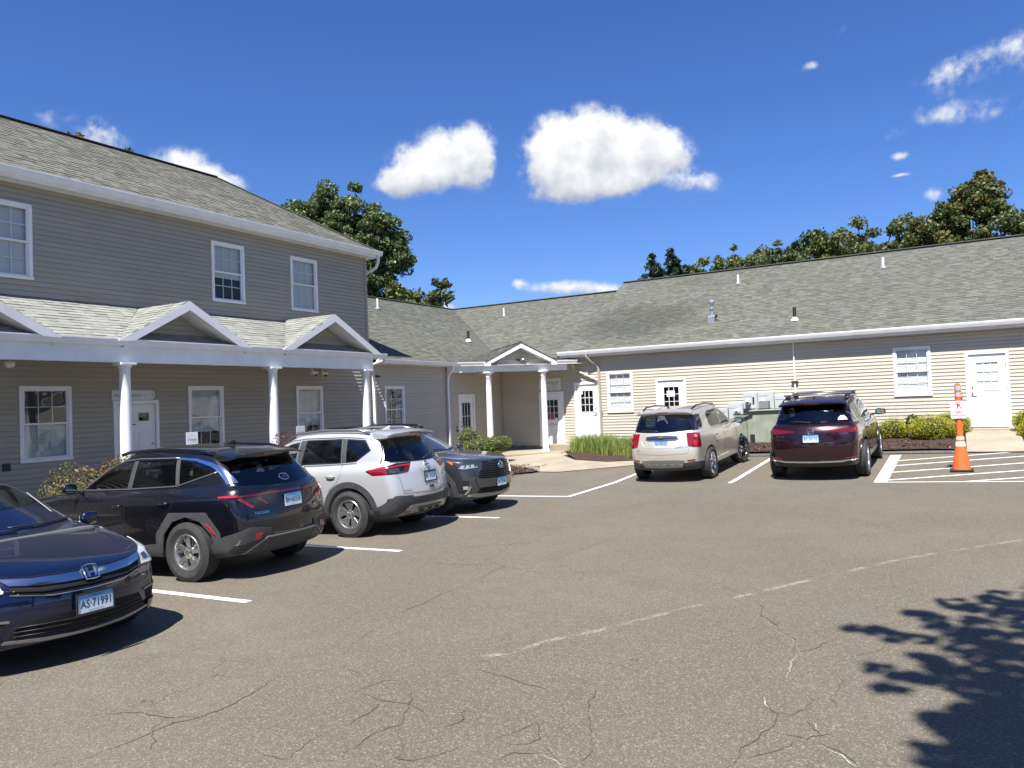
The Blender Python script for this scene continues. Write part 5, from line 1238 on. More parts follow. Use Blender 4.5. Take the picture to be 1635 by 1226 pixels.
# ---------------------------------------------------------------- black SUV (second car on the left)
BLK = paint('black_paint', (.004, .0045, .008), .2, .25, flake=.05)
WT = dict(off=.004, thick=.012)
c = Car(place((-8.31, 7.05), 1.378, 184.5), 184.5, 'black SUV with angular grey wheel arches, nose in beside the navy saloon', BLK)
rows = [
 (.27, .78, 2.06, .10, .30, -2.12, .08, .25),
 ([(-2.3, .36), (-1.9, .31), (-1, .28), (1.2, .28), (2.2, .26)], .885, 2.17, .14, .32, -2.23, .10, .26),
 (.50, .915, 2.23, .16, .32, -2.30, .11, .24),
 (.68, .925, 2.245, .17, .32, -2.32, .12, .22),
 ([(-2.3, .84), (2.2, .82)], .932, 2.23, .18, .32, -2.295, .12, .22),
 ([(-2.3, 1.0), (0, .965), (2.2, .90)], .922, 2.19, .18, .33, -2.25, .12, .22),
 ([(-2.3, 1.09), (-1, 1.075), (0, 1.05), (1.0, 1.02), (2.1, .955)], .885, 2.10, .16, .34, -2.225, .12, .22),
 ([(-2.3, 1.12), (-1, 1.105), (0, 1.08), (1.0, 1.075), (1.7, 1.04)], .845, 1.55, .15, .45, -2.205, .12, .2),
 ([(-2.3, 1.15), (-1, 1.125), (0, 1.10), (.9, 1.10)], .815, .98, .17, .24, -2.175, .13, .2),
 ([(-2.0, 1.34), (.5, 1.35)], .755, .53, .15, .22, -2.01, .12, .18),
 ([(-1.9, 1.43), (-1.5, 1.49), (-.6, 1.535), (0, 1.52), (.1, 1.50)], .685, .12, .13, .2, -1.81, .10, .16),
 ([(-1.9, 1.48), (-1.5, 1.555), (-.6, 1.61), (0, 1.60), (.1, 1.57)], .63, -.02, .12, .2, -1.84, .10, .14),
 ([(-1.9, 1.50), (-1.4, 1.60), (-.6, 1.65), (0, 1.635)], .40, -.15, .10, .2, -1.80, .08, .2)]
c.shell(rows, [(1.378, .37, .425, .60), (-1.378, .37, .425, .60)], crease={5: .35, 8: .5, 11: .4})
c.both('side_window', 'L', [(.56, 1.135), (.40, 1.24), (.10, 1.39), (-.10, 1.45), (-.27, 1.475)], [(.56, 1.13), (-.24, 1.145)], CGLS, **WT)
c.both('side_window', 'L', [(-.36, 1.485), (-1.02, 1.483)], [(-.33, 1.15), (-1.10, 1.175)], CGLS, **WT)
c.both('quarter_window', 'L', [(-1.10, 1.48), (-1.35, 1.45), (-1.60, 1.385), (-1.70, 1.335)], [(-1.17, 1.185), (-1.70, 1.325)], CGLS, **WT)
for v in ('L', 'R'):
    c.wire('window_trim', v, [(.66, 1.10), (.44, 1.29), (.12, 1.43), (-.12, 1.49), (-.36, 1.51), (-1.05, 1.505)], .010, SATIN, .003)
    c.wire('window_trim', v, [(.62, 1.12), (-.30, 1.13), (-1.14, 1.16), (-1.73, 1.32)], .009, SATIN, .003)
    c.patch('pillar_trim', v, [(-1.05, 1.512), (-1.35, 1.49), (-1.62, 1.43), (-1.80, 1.355), (-1.93, 1.25), (-2.0, 1.18)], [(-1.05, 1.49), (-1.35, 1.46), (-1.60, 1.39), (-1.735, 1.325), (-1.84, 1.235), (-1.90, 1.165)], CHROME, nu=20, nv=3, off=.006, thick=.02)
    c.patch('door_pillar_trim', v, [(-.275, 1.48), (-.355, 1.485)], [(-.245, 1.14), (-.325, 1.145)], TRIM, nu=3, nv=6, off=.003, thick=.01)
    c.patch('door_pillar_trim', v, [(-1.03, 1.485), (-1.095, 1.483)], [(-1.105, 1.17), (-1.165, 1.18)], TRIM, nu=3, nv=6, off=.003, thick=.01)
c.patch('rear_window', 'B', [(.59, 1.395), (.3, 1.425), (0, 1.43), (-.3, 1.425), (-.59, 1.395)], [(.72, 1.15), (.35, 1.12), (0, 1.115), (-.35, 1.12), (-.72, 1.15)], CGLS, nu=20, nv=10, **WT)
spoiler(c, -1.62, -1.97, 1.59, 1.525, .62, .65)
mb = MB(); mb.box(-1.97, -1.96, -.14, .14, 1.495, 1.508); mb.build('high_brake_light', REDD, c.root, world=False)
c.patch('light_bar', 'B', [(.78, 1.022), (.4, 1.028), (0, 1.03), (-.4, 1.028), (-.78, 1.022)], [(.78, 1.004), (.4, 1.010), (0, 1.012), (-.4, 1.010), (-.78, 1.004)], REDD, nu=24, nv=1, off=.010)
c.cpatch('tail_lamp', 150, [(-1.86, .92, 1.015), (-2.1, .88, 1.03), (-2.28, .50, 1.025)], [(-1.88, .92, 1.0), (-2.12, .88, .90), (-2.29, .58, .85)], GLOSSB, nu=16, nv=5, off=.004)
c.cpatch('tail_lamp_strip', 150, [(-2.0, .91, 1.030), (-2.1, .88, 1.036), (-2.2, .80, 1.034)], [(-2.0, .91, 1.010), (-2.1, .88, 1.012), (-2.2, .80, 1.012)], REDB, nu=16, nv=1, off=.010)
c.both('tail_lamp_claw', 'B', [(.76, .985), (.71, .985)], [(.62, .865), (.58, .875)], RED, nu=2, nv=6, off=.011)
c.both('tail_lamp_claw', 'B', [(.53, .985), (.495, .985)], [(.42, .885), (.395, .893)], REDD, nu=2, nv=6, off=.008)
oval(c, 'B', 0, 1.185, .075, .040, .0055, CHROME)
c.text('emblem_letter', 'B', 'H', .046, 0, 1.162, CHROME, width=.075, off=.013, flip=-1, shear=.4)
c.text('model_lettering', 'B', 'TUCSON', .030, .50, .785, CHROME, width=.19, off=.008, flip=-1, shear=.15)
c.text('trim_lettering', 'B', 'HTRAC', .018, -.62, .80, CHROME, width=.08, off=.008, flip=-1)
c.plate('B', 0, .905, 'BH·66336', tilt=.06, off=.012)
c.patch('rear_bumper_trim', 'B', [(.80, .50), (.62, .57), (.46, .53), (0, .52), (-.46, .53), (-.62, .57), (-.80, .50)], [(.80, .35), (.6, .31), (.3, .30), (0, .30), (-.3, .30), (-.6, .31), (-.80, .35)], TRIM, nu=26, nv=5, off=.014)
c.cpatch('bumper_corner_trim', 135, [(-1.78, .925, .44), (-2.02, .91, .555), (-2.26, .72, .64), (-2.32, .45, .60)], [(-1.82, .925, .30), (-2.02, .91, .31), (-2.2, .72, .34), (-2.27, .45, .36)], TRIM, nu=16, nv=6, off=.018)
c.both('bumper_reflector', 'B', [(.80, .505), (.66, .535), (.50, .565)], [(.79, .445), (.64, .475), (.535, .49)], LENSD, nu=10, nv=2, off=.024)
c.both('bumper_reflector_lens', 'B', [(.60, .55), (.515, .562)], [(.60, .49), (.545, .495)], REDB, nu=3, nv=2, off=.029)
c.wire('bumper_strip', 'B', [(.70, .34), (.58, .42), (.44, .50), (0, .50), (-.44, .50), (-.58, .42), (-.70, .34)], .011, SATIN, .020)
for i in range(3): c.both('bumper_rib', 'B', [(.79, .415-.033*i), (.64, .43-.033*i)], [(.79, .402-.033*i), (.64, .416-.033*i)], GLOSSB, nu=3, nv=1, off=.024)
for xw in (1.378, -1.378):
    for v in ('L', 'R'):
        out = [(-.535, -.02), (-.50, .22), (-.30, .475), (.27, .475), (.50, .22), (.53, -.02)]; inn = [(.425*math.cos(R(a)), .425*math.sin(R(a))) for a in (183, 150, 120, 90, 60, 30, -3)]
        c.patch('wheel_arch_trim', v, [(xw+a, .37+b_) for a, b_ in out], [(xw+a, .37+b_) for a, b_ in inn], TRIM, nu=24, nv=3, off=.014, thick=.03)
c.both('sill_trim', 'L', [(.93, .45), (.3, .41), (-.5, .42), (-.93, .46)], [(.93, .30), (0, .29), (-.93, .30)], TRIM, nu=10, nv=3, off=.016)
c.both('side_reflector', 'L', [(-1.68, .715), (-1.73, .68)], [(-1.77, .60), (-1.82, .575)], REDB, nu=2, nv=4, off=.024)
for v in ('L', 'R'):
    c.wire('door_gap', v, [(-.315, 1.10), (-.30, .80), (-.33, .43)], .0035, SEAM, 0); c.wire('door_gap', v, [(-1.13, 1.16), (-1.17, 1.0), (-1.10, .86), (-.98, .78)], .0035, SEAM, 0); c.wire('door_gap', v, [(.70, 1.06), (.80, .80), (.86, .45)], .0035, SEAM, 0)
c.handle(-.18, .93); c.handle(-1.02, .96)
c.wire('tailgate_gap', 'B', [(.72, 1.12), (.75, 1.04), (.69, .96), (.61, .80), (.59, .66), (0, .64), (-.59, .66), (-.61, .80), (-.69, .96), (-.75, 1.04), (-.72, 1.12)], .0035, SEAM, 0)
c.mirror(.62, .86, 1.16, BLK)
c.rails([(.05, .635, 1.565), (-.1, .63, 1.60), (-.7, .63, 1.622), (-1.35, .625, 1.588), (-1.62, .615, 1.535)], GLOSSB, .016)
c.fin(-1.25, 1.625)
c.wheels(1.378, -1.378, .367, .225, 1.62, .235, 'five')
c.interior()
# ---------------------------------------------------------------- silver SUV (third car on the left)
SLV = paint('silver_paint', (.46, .47, .48), .35, .32, flake=.25)
YR = 183.0
c = Car(place((-8.45, 10.12), 1.353, YR), YR, 'silver SUV with red tail lamps, nose in between the black and the grey SUVs', SLV)
rows = [
 (.27, .76, 2.08, .10, .30, -2.16, .08, .25),
 ([(-2.3, .38), (-1.9, .31), (-1, .28), (1.2, .28), (2.2, .26)], .865, 2.18, .14, .32, -2.29, .12, .28),
 (.50, .90, 2.24, .16, .32, -2.355, .13, .26),
 (.68, .912, 2.255, .17, .32, -2.365, .13, .24),
 ([(-2.3, .86), (2.2, .84)], .92, 2.24, .18, .32, -2.325, .13, .24),
 ([(-2.3, 1.01), (0, .975), (2.2, .92)], .912, 2.20, .18, .33, -2.30, .13, .24),
 ([(-2.3, 1.10), (-1, 1.075), (0, 1.055), (1.0, 1.04), (2.1, .98)], .885, 2.12, .16, .34, -2.25, .13, .22),
 ([(-2.3, 1.135), (-1, 1.10), (0, 1.08), (1.0, 1.09), (1.7, 1.06)], .85, 1.55, .15, .45, -2.225, .13, .2),
 ([(-2.3, 1.17), (-1, 1.125), (0, 1.10), (.9, 1.12)], .825, .98, .17, .24, -2.20, .13, .2),
 ([(-2.0, 1.36), (.5, 1.37)], .765, .56, .15, .22, -2.06, .12, .18),
 ([(-1.95, 1.53), (-1.5, 1.56), (-.6, 1.58), (0, 1.57), (.1, 1.54)], .695, .15, .13, .2, -1.90, .10, .16),
 ([(-1.95, 1.59), (-1.5, 1.63), (-.6, 1.65), (0, 1.63), (.1, 1.60)], .63, .0, .12, .2, -1.92, .10, .14),
 ([(-1.9, 1.60), (-1.4, 1.66), (-.6, 1.68), (0, 1.66)], .40, -.12, .10, .2, -1.88, .08, .2)]
c.shell(rows, [(1.353, .37, .415, .60), (-1.353, .37, .415, .60)], crease={5: .3, 8: .5, 11: .35})
c.both('side_window', 'L', [(.62, 1.145), (.42, 1.27), (.12, 1.44), (-.1, 1.515), (-.27, 1.54)], [(.62, 1.14), (-.22, 1.145)], CGLS, **WT)
c.both('side_window', 'L', [(-.40, 1.555), (-1.13, 1.555)], [(-.33, 1.15), (-1.17, 1.165)], CGLS, **WT)
c.both('quarter_window', 'L', [(-1.22, 1.55), (-1.58, 1.52), (-1.70, 1.36)], [(-1.25, 1.17), (-1.45, 1.18), (-1.70, 1.35)], CGLS, **WT)
for v in ('L', 'R'):
    c.wire('window_trim', v, [(.68, 1.11), (.46, 1.30), (.14, 1.485), (-.12, 1.555), (-.40, 1.578), (-1.2, 1.573), (-1.6, 1.54)], .008, SATIN, .003)
    c.wire('window_trim', v, [(.66, 1.13), (-.30, 1.13), (-1.2, 1.148), (-1.47, 1.162)], .008, CHROME, .003)
    c.patch('door_pillar_trim', v, [(-.28, 1.545), (-.395, 1.555)], [(-.225, 1.145), (-.325, 1.15)], TRIM, nu=3, nv=6, off=.003, thick=.01)
    c.patch('door_pillar_trim', v, [(-1.135, 1.555), (-1.215, 1.55)], [(-1.175, 1.165), (-1.245, 1.17)], TRIM, nu=3, nv=6, off=.003, thick=.01)
    c.wire('door_gap', v, [(-.315, 1.13), (-.29, .80), (-.33, .43)], .003, SEAM, 0); c.wire('door_gap', v, [(-1.20, 1.15), (-1.22, 1.0), (-1.13, .86), (-.95, .72)], .003, SEAM, 0); c.wire('door_gap', v, [(.72, 1.06), (.82, .80), (.86, .45)], .003, SEAM, 0)
    c.wire('roof_gap', v, [(-1.6, 1.55), (-1.9, 1.42), (-2.1, 1.16)], .003, SEAM, 0)
c.patch('rear_window', 'B', [(.60, 1.50), (.3, 1.53), (0, 1.535), (-.3, 1.53), (-.60, 1.50)], [(.745, 1.15), (.35, 1.135), (0, 1.13), (-.35, 1.135), (-.745, 1.15)], CGLS, nu=20, nv=10, **WT)
c.wire('rear_wiper', 'B', [(.02, 1.155), (-.2, 1.20), (-.46, 1.225)], .011, BLACKP, .016)
spoiler(c, -1.72, -2.08, 1.665, 1.615, .63, .66)
mb = MB(); mb.box(-2.08, -2.07, -.15, .15, 1.585, 1.598); mb.build('high_brake_light', RED, c.root, world=False)
c.cpatch('tail_lamp', 150, [(-1.80, .91, 1.035), (-2.05, .88, 1.085), (-2.24, .68, 1.135), (-2.27, .38, 1.13)], [(-1.80, .91, 1.025), (-1.93, .91, .965), (-2.26, .66, .975), (-2.31, .52, .985)], GLOSSB, nu=22, nv=6, off=.004)
c.cpatch('tail_lamp_lens', 150, [(-1.85, .91, 1.04), (-2.07, .88, 1.065), (-2.15, .84, 1.065)], [(-1.90, .91, .98), (-2.0, .89, .975), (-2.15, .84, .980)], RED, nu=12, nv=3, off=.009)
c.cpatch('tail_lamp_strip', 150, [(-1.85, .91, 1.05), (-2.08, .88, 1.077), (-2.25, .66, 1.10), (-2.27, .42, 1.105)], [(-1.86, .91, 1.036), (-2.08, .88, 1.06), (-2.25, .66, 1.083), (-2.28, .44, 1.088)], REDB, nu=16, nv=1, off=.012)
c.cpatch('tail_lamp_lens', 160, [(-2.26, .52, 1.075), (-2.28, .42, 1.075)], [(-2.28, .58, .995), (-2.29, .50, 1.0)], REDD, nu=4, nv=3, off=.010)
c.cpatch('reversing_lamp', 155, [(-2.17, .82, 1.055), (-2.24, .66, 1.06)], [(-2.18, .82, .99), (-2.25, .66, .99)], LENSD, nu=4, nv=3, off=.010)
oval(c, 'B', 0, 1.065, .052, .048, .009, CHROME); c.patch('emblem', 'B', [(.065, 1.074), (-.065, 1.074)], [(.065, 1.056), (-.065, 1.056)], CHROME, nu=4, nv=1, off=.016)
for i, ch in enumerate('ROGUE'): c.text('model_lettering', 'B', ch, .034, .20-.10*i, .985, SATIN, off=.010, flip=-1)
c.text('trim_lettering', 'B', 'NISSAN', .030, .55, .69, SATIN, width=.16, off=.008, flip=-1); c.text('trim_lettering', 'B', 'AWD', .028, -.52, .86, SATIN, width=.10, off=.008, flip=-1)
c.plate('B', 0, .885, 'BK·10238', tilt=.08, frame=BLACKP)
c.patch('tailgate_latch', 'B', [(.06, .735), (-.06, .735)], [(.05, .70), (-.05, .70)], BLACKP, nu=3, nv=1, off=.012)
c.patch('rear_bumper_trim', 'B', [(.80, .60), (.64, .63), (.4, .59), (0, .585), (-.4, .59), (-.64, .63), (-.80, .60)], [(.80, .36), (.6, .31), (0, .30), (-.6, .31), (-.80, .36)], TRIM, nu=26, nv=5, off=.014)
c.cpatch('bumper_corner_trim', 135, [(-1.80, .91, .42), (-2.02, .89, .50), (-2.20, .78, .64), (-2.33, .50, .62)], [(-1.82, .91, .30), (-2.02, .89, .30), (-2.2, .72, .34), (-2.27, .45, .36)], TRIM, nu=16, nv=6, off=.018)
c.patch('bumper_skid', 'B', [(.66, .34), (.48, .47), (0, .475), (-.48, .47), (-.66, .34)], [(.66, .33), (.48, .345), (0, .345), (-.48, .345), (-.66, .33)], SATIN, nu=20, nv=3, off=.026)
c.patch('skid_recess', 'B', [(.34, .43), (0, .43), (-.34, .43)], [(.34, .40), (0, .40), (-.34, .40)], TRIM, nu=12, nv=1, off=.032)
c.both('bumper_reflector', 'B', [(.58, .385), (.46, .385)], [(.58, .355), (.46, .355)], RED, nu=4, nv=1, off=.033)
for y in (.22, 0, -.22): c.patch('skid_slot', 'B', [(y+.06, .385), (y-.06, .385)], [(y+.05, .36), (y-.05, .36)], SEAM, nu=2, nv=1, off=.034)
for xw in (1.353, -1.353): c.arch(xw, .37, .415, .51, -4, 184, name='wheel_arch_trim', off=.014)
c.both('sill_trim', 'L', [(.93, .45), (.3, .40), (-.5, .40), (-.93, .45)], [(.93, .30), (0, .29), (-.93, .30)], TRIM, nu=10, nv=3, off=.016)
c.both('mud_flap', 'L', [(-1.78, .42), (-1.90, .42)], [(-1.78, .22), (-1.86, .22)], BLACKP, nu=2, nv=3, off=.02, thick=.03)
c.wire('tailgate_gap', 'B', [(.75, 1.14), (.71, 1.0), (.65, .90), (.62, .66), (0, .635), (-.62, .66), (-.65, .90), (-.71, 1.0), (-.75, 1.14)], .003, SEAM, 0)
c.handle(-.18, .95); c.handle(-1.02, .965)
c.mirror(.66, .86, 1.17, GLOSSB)
c.rails([(.0, .63, 1.60), (-.12, .625, 1.66), (-.7, .625, 1.70), (-1.4, .62, 1.68), (-1.62, .61, 1.63)], SATIN, .017)
c.fin(-1.5, 1.66, SLV)
c.wheels(1.353, -1.353, .367, .232, 1.60, .235, 'vee')
c.interior()
# ---------------------------------------------------------------- dark grey SUV (fourth on the left, backed in)
GRY = paint('graphite_paint', (.075, .078, .085), .7, .28, flake=.3)
c = Car((-9.76, 12.40), 0, 'dark grey SUV backed in beside the silver one, its bonnet toward the open lot', GRY)
rows = [
 (.27, .76, 2.08, .10, .30, -2.16, .08, .25),
 ([(-2.3, .34), (-1.9, .30), (1.2, .28), (2.2, .25)], .88, 2.20, .16, .32, -2.22, .10, .28),
 (.50, .91, 2.27, .18, .30, -2.27, .12, .26),
 (.68, .92, 2.285, .20, .28, -2.28, .12, .24),
 ([(-2.3, .86), (2.2, .84)], .928, 2.27, .22, .28, -2.25, .12, .24),
 ([(-2.3, 1.0), (0, .98), (1.4, .97), (2.2, .93)], .918, 2.24, .24, .30, -2.22, .12, .24),
 ([(-2.3, 1.08), (-1, 1.06), (0, 1.04), (1.0, 1.04), (2.1, .985)], .885, 2.19, .22, .34, -2.20, .13, .22),
 ([(-2.3, 1.10), (0, 1.07), (1.0, 1.095), (1.7, 1.055)], .85, 1.60, .16, .48, -2.18, .13, .2),
 ([(-2.3, 1.13), (0, 1.10), (.9, 1.13)], .82, 1.00, .17, .24, -2.16, .13, .2),
 ([(-2.0, 1.34), (.5, 1.36)], .76, .58, .15, .22, -2.02, .12, .18),
 ([(-1.95, 1.52), (-.6, 1.57), (0, 1.56), (.1, 1.53)], .695, .17, .13, .2, -1.88, .10, .16),
 ([(-1.95, 1.58), (-.6, 1.64), (0, 1.62), (.1, 1.59)], .63, .02, .12, .2, -1.90, .10, .14),
 ([(-1.9, 1.59), (-.6, 1.67), (0, 1.65)], .40, -.10, .10, .2, -1.86, .08, .2)]
c.shell(rows, [(1.345, .365, .42, .60), (-1.345, .365, .42, .60)], crease={5: .45, 6: .3, 8: .5, 11: .35})
c.both('side_window', 'L', [(.62, 1.145), (.42, 1.27), (.12, 1.43), (-.1, 1.50), (-.27, 1.53)], [(.62, 1.14), (-.22, 1.145)], CGLS, **WT)
c.both('side_window', 'L', [(-.36, 1.54), (-1.13, 1.54)], [(-.30, 1.15), (-1.17, 1.16)], CGLS, **WT)
c.both('quarter_window', 'L', [(-1.22, 1.53), (-1.6, 1.46)], [(-1.25, 1.17), (-1.65, 1.26)], CGLS, **WT)
c.patch('rear_window', 'B', [(.58, 1.48), (-.58, 1.48)], [(.72, 1.15), (-.72, 1.15)], CGLS, nu=16, nv=8, **WT)
c.wire('bonnet_gap', 'F', [(.80, .985), (.60, .962), (.40, .948), (0, .945), (-.40, .948), (-.60, .962), (-.80, .985)], .004, SEAM, 0)
for sg in (1, -1): c.wire('bonnet_crease', 'T', [(2.10, sg*.40), (1.6, sg*.50), (1.0, sg*.58)], .006, GRY, .001, flat=(1, .5))
# grille: black hexagon with honeycomb bars
c.patch('grille', 'F', [(.40, .925), (0, .935), (-.40, .925)], [(.60, .655), (.4, .635), (0, .63), (-.4, .635), (-.60, .655)], SEAM, nu=20, nv=6, off=.006)
for i in range(7):
    z = .665+.038*i; hw_ = .59-(z-.655)*.72; c.wire('grille_bar', 'F', [(hw_, z), (0, z), (-hw_, z)], .0055, GLOSSB, .012, n=5, step=.12)
for i in range(-8, 9):
    c.wire('grille_bar', 'F', [(i*.068, .65), (i*.064+.02, .79), (i*.05, .92)], .0045, GLOSSB, .010, n=4, step=.1)
c.patch('grille_surround', 'F', [(.43, .945), (0, .955), (-.43, .945)], [(.43, .925), (0, .935), (-.43, .925)], GLOSSB, nu=20, nv=1, off=.010)
oval(c, 'F', 0, .845, .075, .052, .009, CHROME, .028); oval(c, 'F', 0, .852, .026, .045, .006, CHROME, .03); oval(c, 'F', 0, .868, .055, .024, .006, CHROME, .03)
c.cpatch('headlamp', 35, [(2.02, .56, .925), (1.95, .76, .94), (1.72, .90, .985)], [(2.05, .50, .845), (1.96, .78, .835), (1.74, .90, .955)], LENSD, nu=18, nv=5, off=.006)
for k_ in range(3): c.cpatch('headlamp_reflector', 35, [(2.03-.04*k_, .56+.09*k_, .90), (2.01-.04*k_, .62+.09*k_, .905)], [(2.03-.04*k_, .58+.09*k_, .855), (2.01-.04*k_, .65+.09*k_, .855)], LENS, nu=3, nv=3, off=.012)
c.cpatch('headlamp_strip', 35, [(2.05, .50, .862), (1.97, .78, .850), (1.9, .84, .87)], [(2.05, .50, .845), (1.96, .78, .835), (1.9, .84, .855)], LENS, nu=12, nv=1, off=.012)
c.cpatch('side_marker', 50, [(1.80, .87, .965), (1.70, .905, .985)], [(1.80, .87, .91), (1.74, .905, .962)], AMBER, nu=5, nv=3, off=.012)
c.both('bumper_fin', 'F', [(.64, .80), (.56, .64)], [(.60, .66), (.50, .60)], GRY, nu=3, nv=3, off=.02)
c.both('fog_recess', 35, [(c.ca(35, 2.02, .72), .62), (c.ca(35, 1.97, .82), .64)], [(c.ca(35, 2.0, .72), .40), (c.ca(35, 1.95, .82), .40)], SEAM, nu=4, nv=4, off=.006)
c.both('fog_lamp', 35, [(c.ca(35, 2.02, .74), .53), (c.ca(35, 1.97, .81), .53)], [(c.ca(35, 2.0, .74), .47), (c.ca(35, 1.97, .81), .47)], LENS, nu=3, nv=3, off=.016)
c.both('fog_strip', 'F', [(.73, .52), (.705, .52)], [(.78, .38), (.76, .38)], CHROME, nu=1, nv=4, off=.016)
c.patch('lower_grille', 'F', [(.50, .475), (0, .47), (-.50, .475)], [(.58, .385), (0, .37), (-.58, .385)], SEAM, nu=18, nv=3, off=.008)
c.patch('bumper_bar', 'F', [(.62, .64), (0, .615), (-.62, .64)], [(.56, .48), (0, .475), (-.56, .48)], GRY, nu=18, nv=3, off=.022, thick=.03)
c.patch('skid_lip', 'F', [(.80, .375), (.5, .37), (0, .36), (-.5, .37), (-.80, .375)], [(.80, .35), (.5, .31), (0, .30), (-.5, .31), (-.80, .35)], SATIN, nu=20, nv=2, off=.018)
c.cpatch('bumper_corner_trim', 45, [(2.18, .62, .36), (1.95, .82, .385), (1.80, .90, .40)], [(2.14, .62, .28), (1.95, .82, .28), (1.80, .90, .29)], TRIM, nu=10, nv=3, off=.012)
c.plate('F', 0, .545, 'BF·75046', tilt=0, off=.03)
for xw in (1.345, -1.345):
    for v in ('L', 'R'):
        out = [(-.52, -.03), (-.47, .22), (-.27, .46), (.27, .46), (.47, .22), (.52, -.03)]; inn = [(.42*math.cos(R(a)), .42*math.sin(R(a))) for a in (184, 150, 120, 90, 60, 30, -4)]
        c.patch('wheel_arch_trim', v, [(xw+a, .365+b_) for a, b_ in out], [(xw+a, .365+b_) for a, b_ in inn], TRIM, nu=24, nv=3, off=.014, thick=.03)
c.both('sill_trim', 'L', [(.9, .45), (-.9, .45)], [(.9, .30), (-.9, .30)], TRIM, nu=8, nv=3, off=.016)
for v in ('L', 'R'): c.wire('door_gap', v, [(-.30, 1.13), (-.28, .80), (-.33, .43)], .003, SEAM, 0); c.wire('door_gap', v, [(.74, 1.06), (.82, .80), (.86, .45)], .003, SEAM, 0)
c.wire('wiper', 'F', [(.60, 1.165), (.15, 1.145), (-.1, 1.15)], .009, BLACKP, .014); c.wire('wiper', 'F', [(0, 1.165), (-.45, 1.15), (-.62, 1.175)], .009, BLACKP, .014)
c.mirror(.70, .87, 1.17, GRY)
c.rails([(.05, .64, 1.59), (-.1, .635, 1.645), (-.7, .635, 1.69), (-1.35, .63, 1.68), (-1.7, .62, 1.61)], GLOSSB, .018)
c.fin(-1.5, 1.65)
c.handle(-.18, .96); c.handle(-1.02, .97)
c.wheels(1.345, -1.345, .362, .225, 1.60, .225, 'ten')
c.interior(dashx=.8, dashz=1.03, roofz=1.45)
# ---------------------------------------------------------------- champagne SUV (right row)
CHM = paint('champagne_paint', (.58, .545, .47), .5, .32, flake=.3)
c = Car(place((-5.84, 17.66), 1.43, 90), 90, 'champagne beige SUV with round paired tail lamps, parked facing the cream wing', CHM)
rows = [
 (.27, .76, 2.12, .10, .30, -2.20, .08, .25),
 ([(-2.4, .34), (-1.9, .30), (1.2, .28), (2.2, .27)], .87, 2.26, .16, .32, -2.31, .10, .26),
 (.50, .90, 2.34, .18, .30, -2.365, .11, .22),
 (.68, .912, 2.36, .20, .28, -2.385, .12, .20),
 ([(-2.4, .80), (2.2, .82)], .918, 2.34, .22, .28, -2.365, .12, .20),
 ([(-2.4, 1.0), (0, .96), (1.4, .95), (2.2, .92)], .910, 2.28, .24, .30, -2.30, .12, .20),
 ([(-2.4, 1.12), (-1, 1.08), (0, 1.05), (1.0, 1.03), (2.1, .98)], .885, 2.20, .22, .34, -2.265, .12, .20),
 ([(-2.4, 1.14), (0, 1.08), (1.0, 1.09), (1.7, 1.05)], .855, 1.60, .16, .48, -2.25, .12, .2),
 ([(-2.4, 1.17), (0, 1.11), (.9, 1.12)], .83, 1.08, .17, .24, -2.235, .12, .2),
 ([(-2.0, 1.36), (.5, 1.37)], .775, .64, .15, .22, -2.14, .12, .18),
 ([(-1.95, 1.53), (-.6, 1.565), (0, 1.56), (.1, 1.53)], .705, .20, .13, .2, -2.02, .10, .18),
 ([(-1.95, 1.59), (-.6, 1.63), (0, 1.61), (.1, 1.58)], .64, .05, .12, .2, -2.03, .10, .16),
 ([(-1.9, 1.61), (-.6, 1.66), (0, 1.64)], .40, -.10, .10, .2, -1.95, .08, .2)]
c.shell(rows, [(1.43, .36, .41, .60), (-1.43, .36, .41, .60)], crease={5: .3, 8: .5, 11: .35})
c.both('side_window', 'L', [(.68, 1.145), (.46, 1.27), (.16, 1.43), (-.1, 1.515), (-.27, 1.53)], [(.68, 1.14), (-.24, 1.15)], CGLS, **WT)
c.both('side_window', 'L', [(-.38, 1.54), (-1.0, 1.53), (-1.18, 1.46)], [(-.34, 1.155), (-1.0, 1.165), (-1.18, 1.28)], CGLS, **WT)
c.patch('rear_window', 'B', [(.58, 1.50), (.3, 1.53), (0, 1.535), (-.3, 1.53), (-.58, 1.50)], [(.70, 1.155), (.35, 1.14), (0, 1.135), (-.35, 1.14), (-.70, 1.155)], CGLS, nu=20, nv=10, **WT)
c.cpatch('quarter_window', 150, [(-2.06, .60, 1.50), (-1.92, .70, 1.50), (-1.62, .72, 1.50)], [(-2.18, .72, 1.165), (-2.06, .80, 1.17), (-1.72, .82, 1.21)], CGLS, nu=14, nv=8, off=.005)
for v in ('L', 'R'):
    c.wire('window_trim', v, [(.74, 1.12), (-.30, 1.135), (-1.02, 1.148), (-1.22, 1.27)], .008, CHROME, .003)
    c.patch('door_pillar_trim', v, [(-.28, 1.53), (-.37, 1.54)], [(-.245, 1.15), (-.335, 1.155)], GLOSSB, nu=3, nv=6, off=.003, thick=.01)
    c.wire('door_gap', v, [(-.32, 1.13), (-.31, .80), (-.35, .40)], .003, SEAM, 0); c.wire('door_gap', v, [(-1.16, 1.22), (-1.20, 1.0), (-1.12, .86), (-1.0, .78)], .003, SEAM, 0); c.wire('door_gap', v, [(.80, 1.06), (.88, .80), (.92, .45)], .003, SEAM, 0)
c.wire('rear_wiper', 'B', [(.08, 1.165), (.3, 1.185), (.52, 1.175)], .012, BLACKP, .016)
spoiler(c, -1.82, -2.12, 1.655, 1.605, .62, .65)
mb = MB(); mb.box(-2.12, -2.11, -.13, .13, 1.578, 1.592); mb.build('high_brake_light', REDD, c.root, world=False)
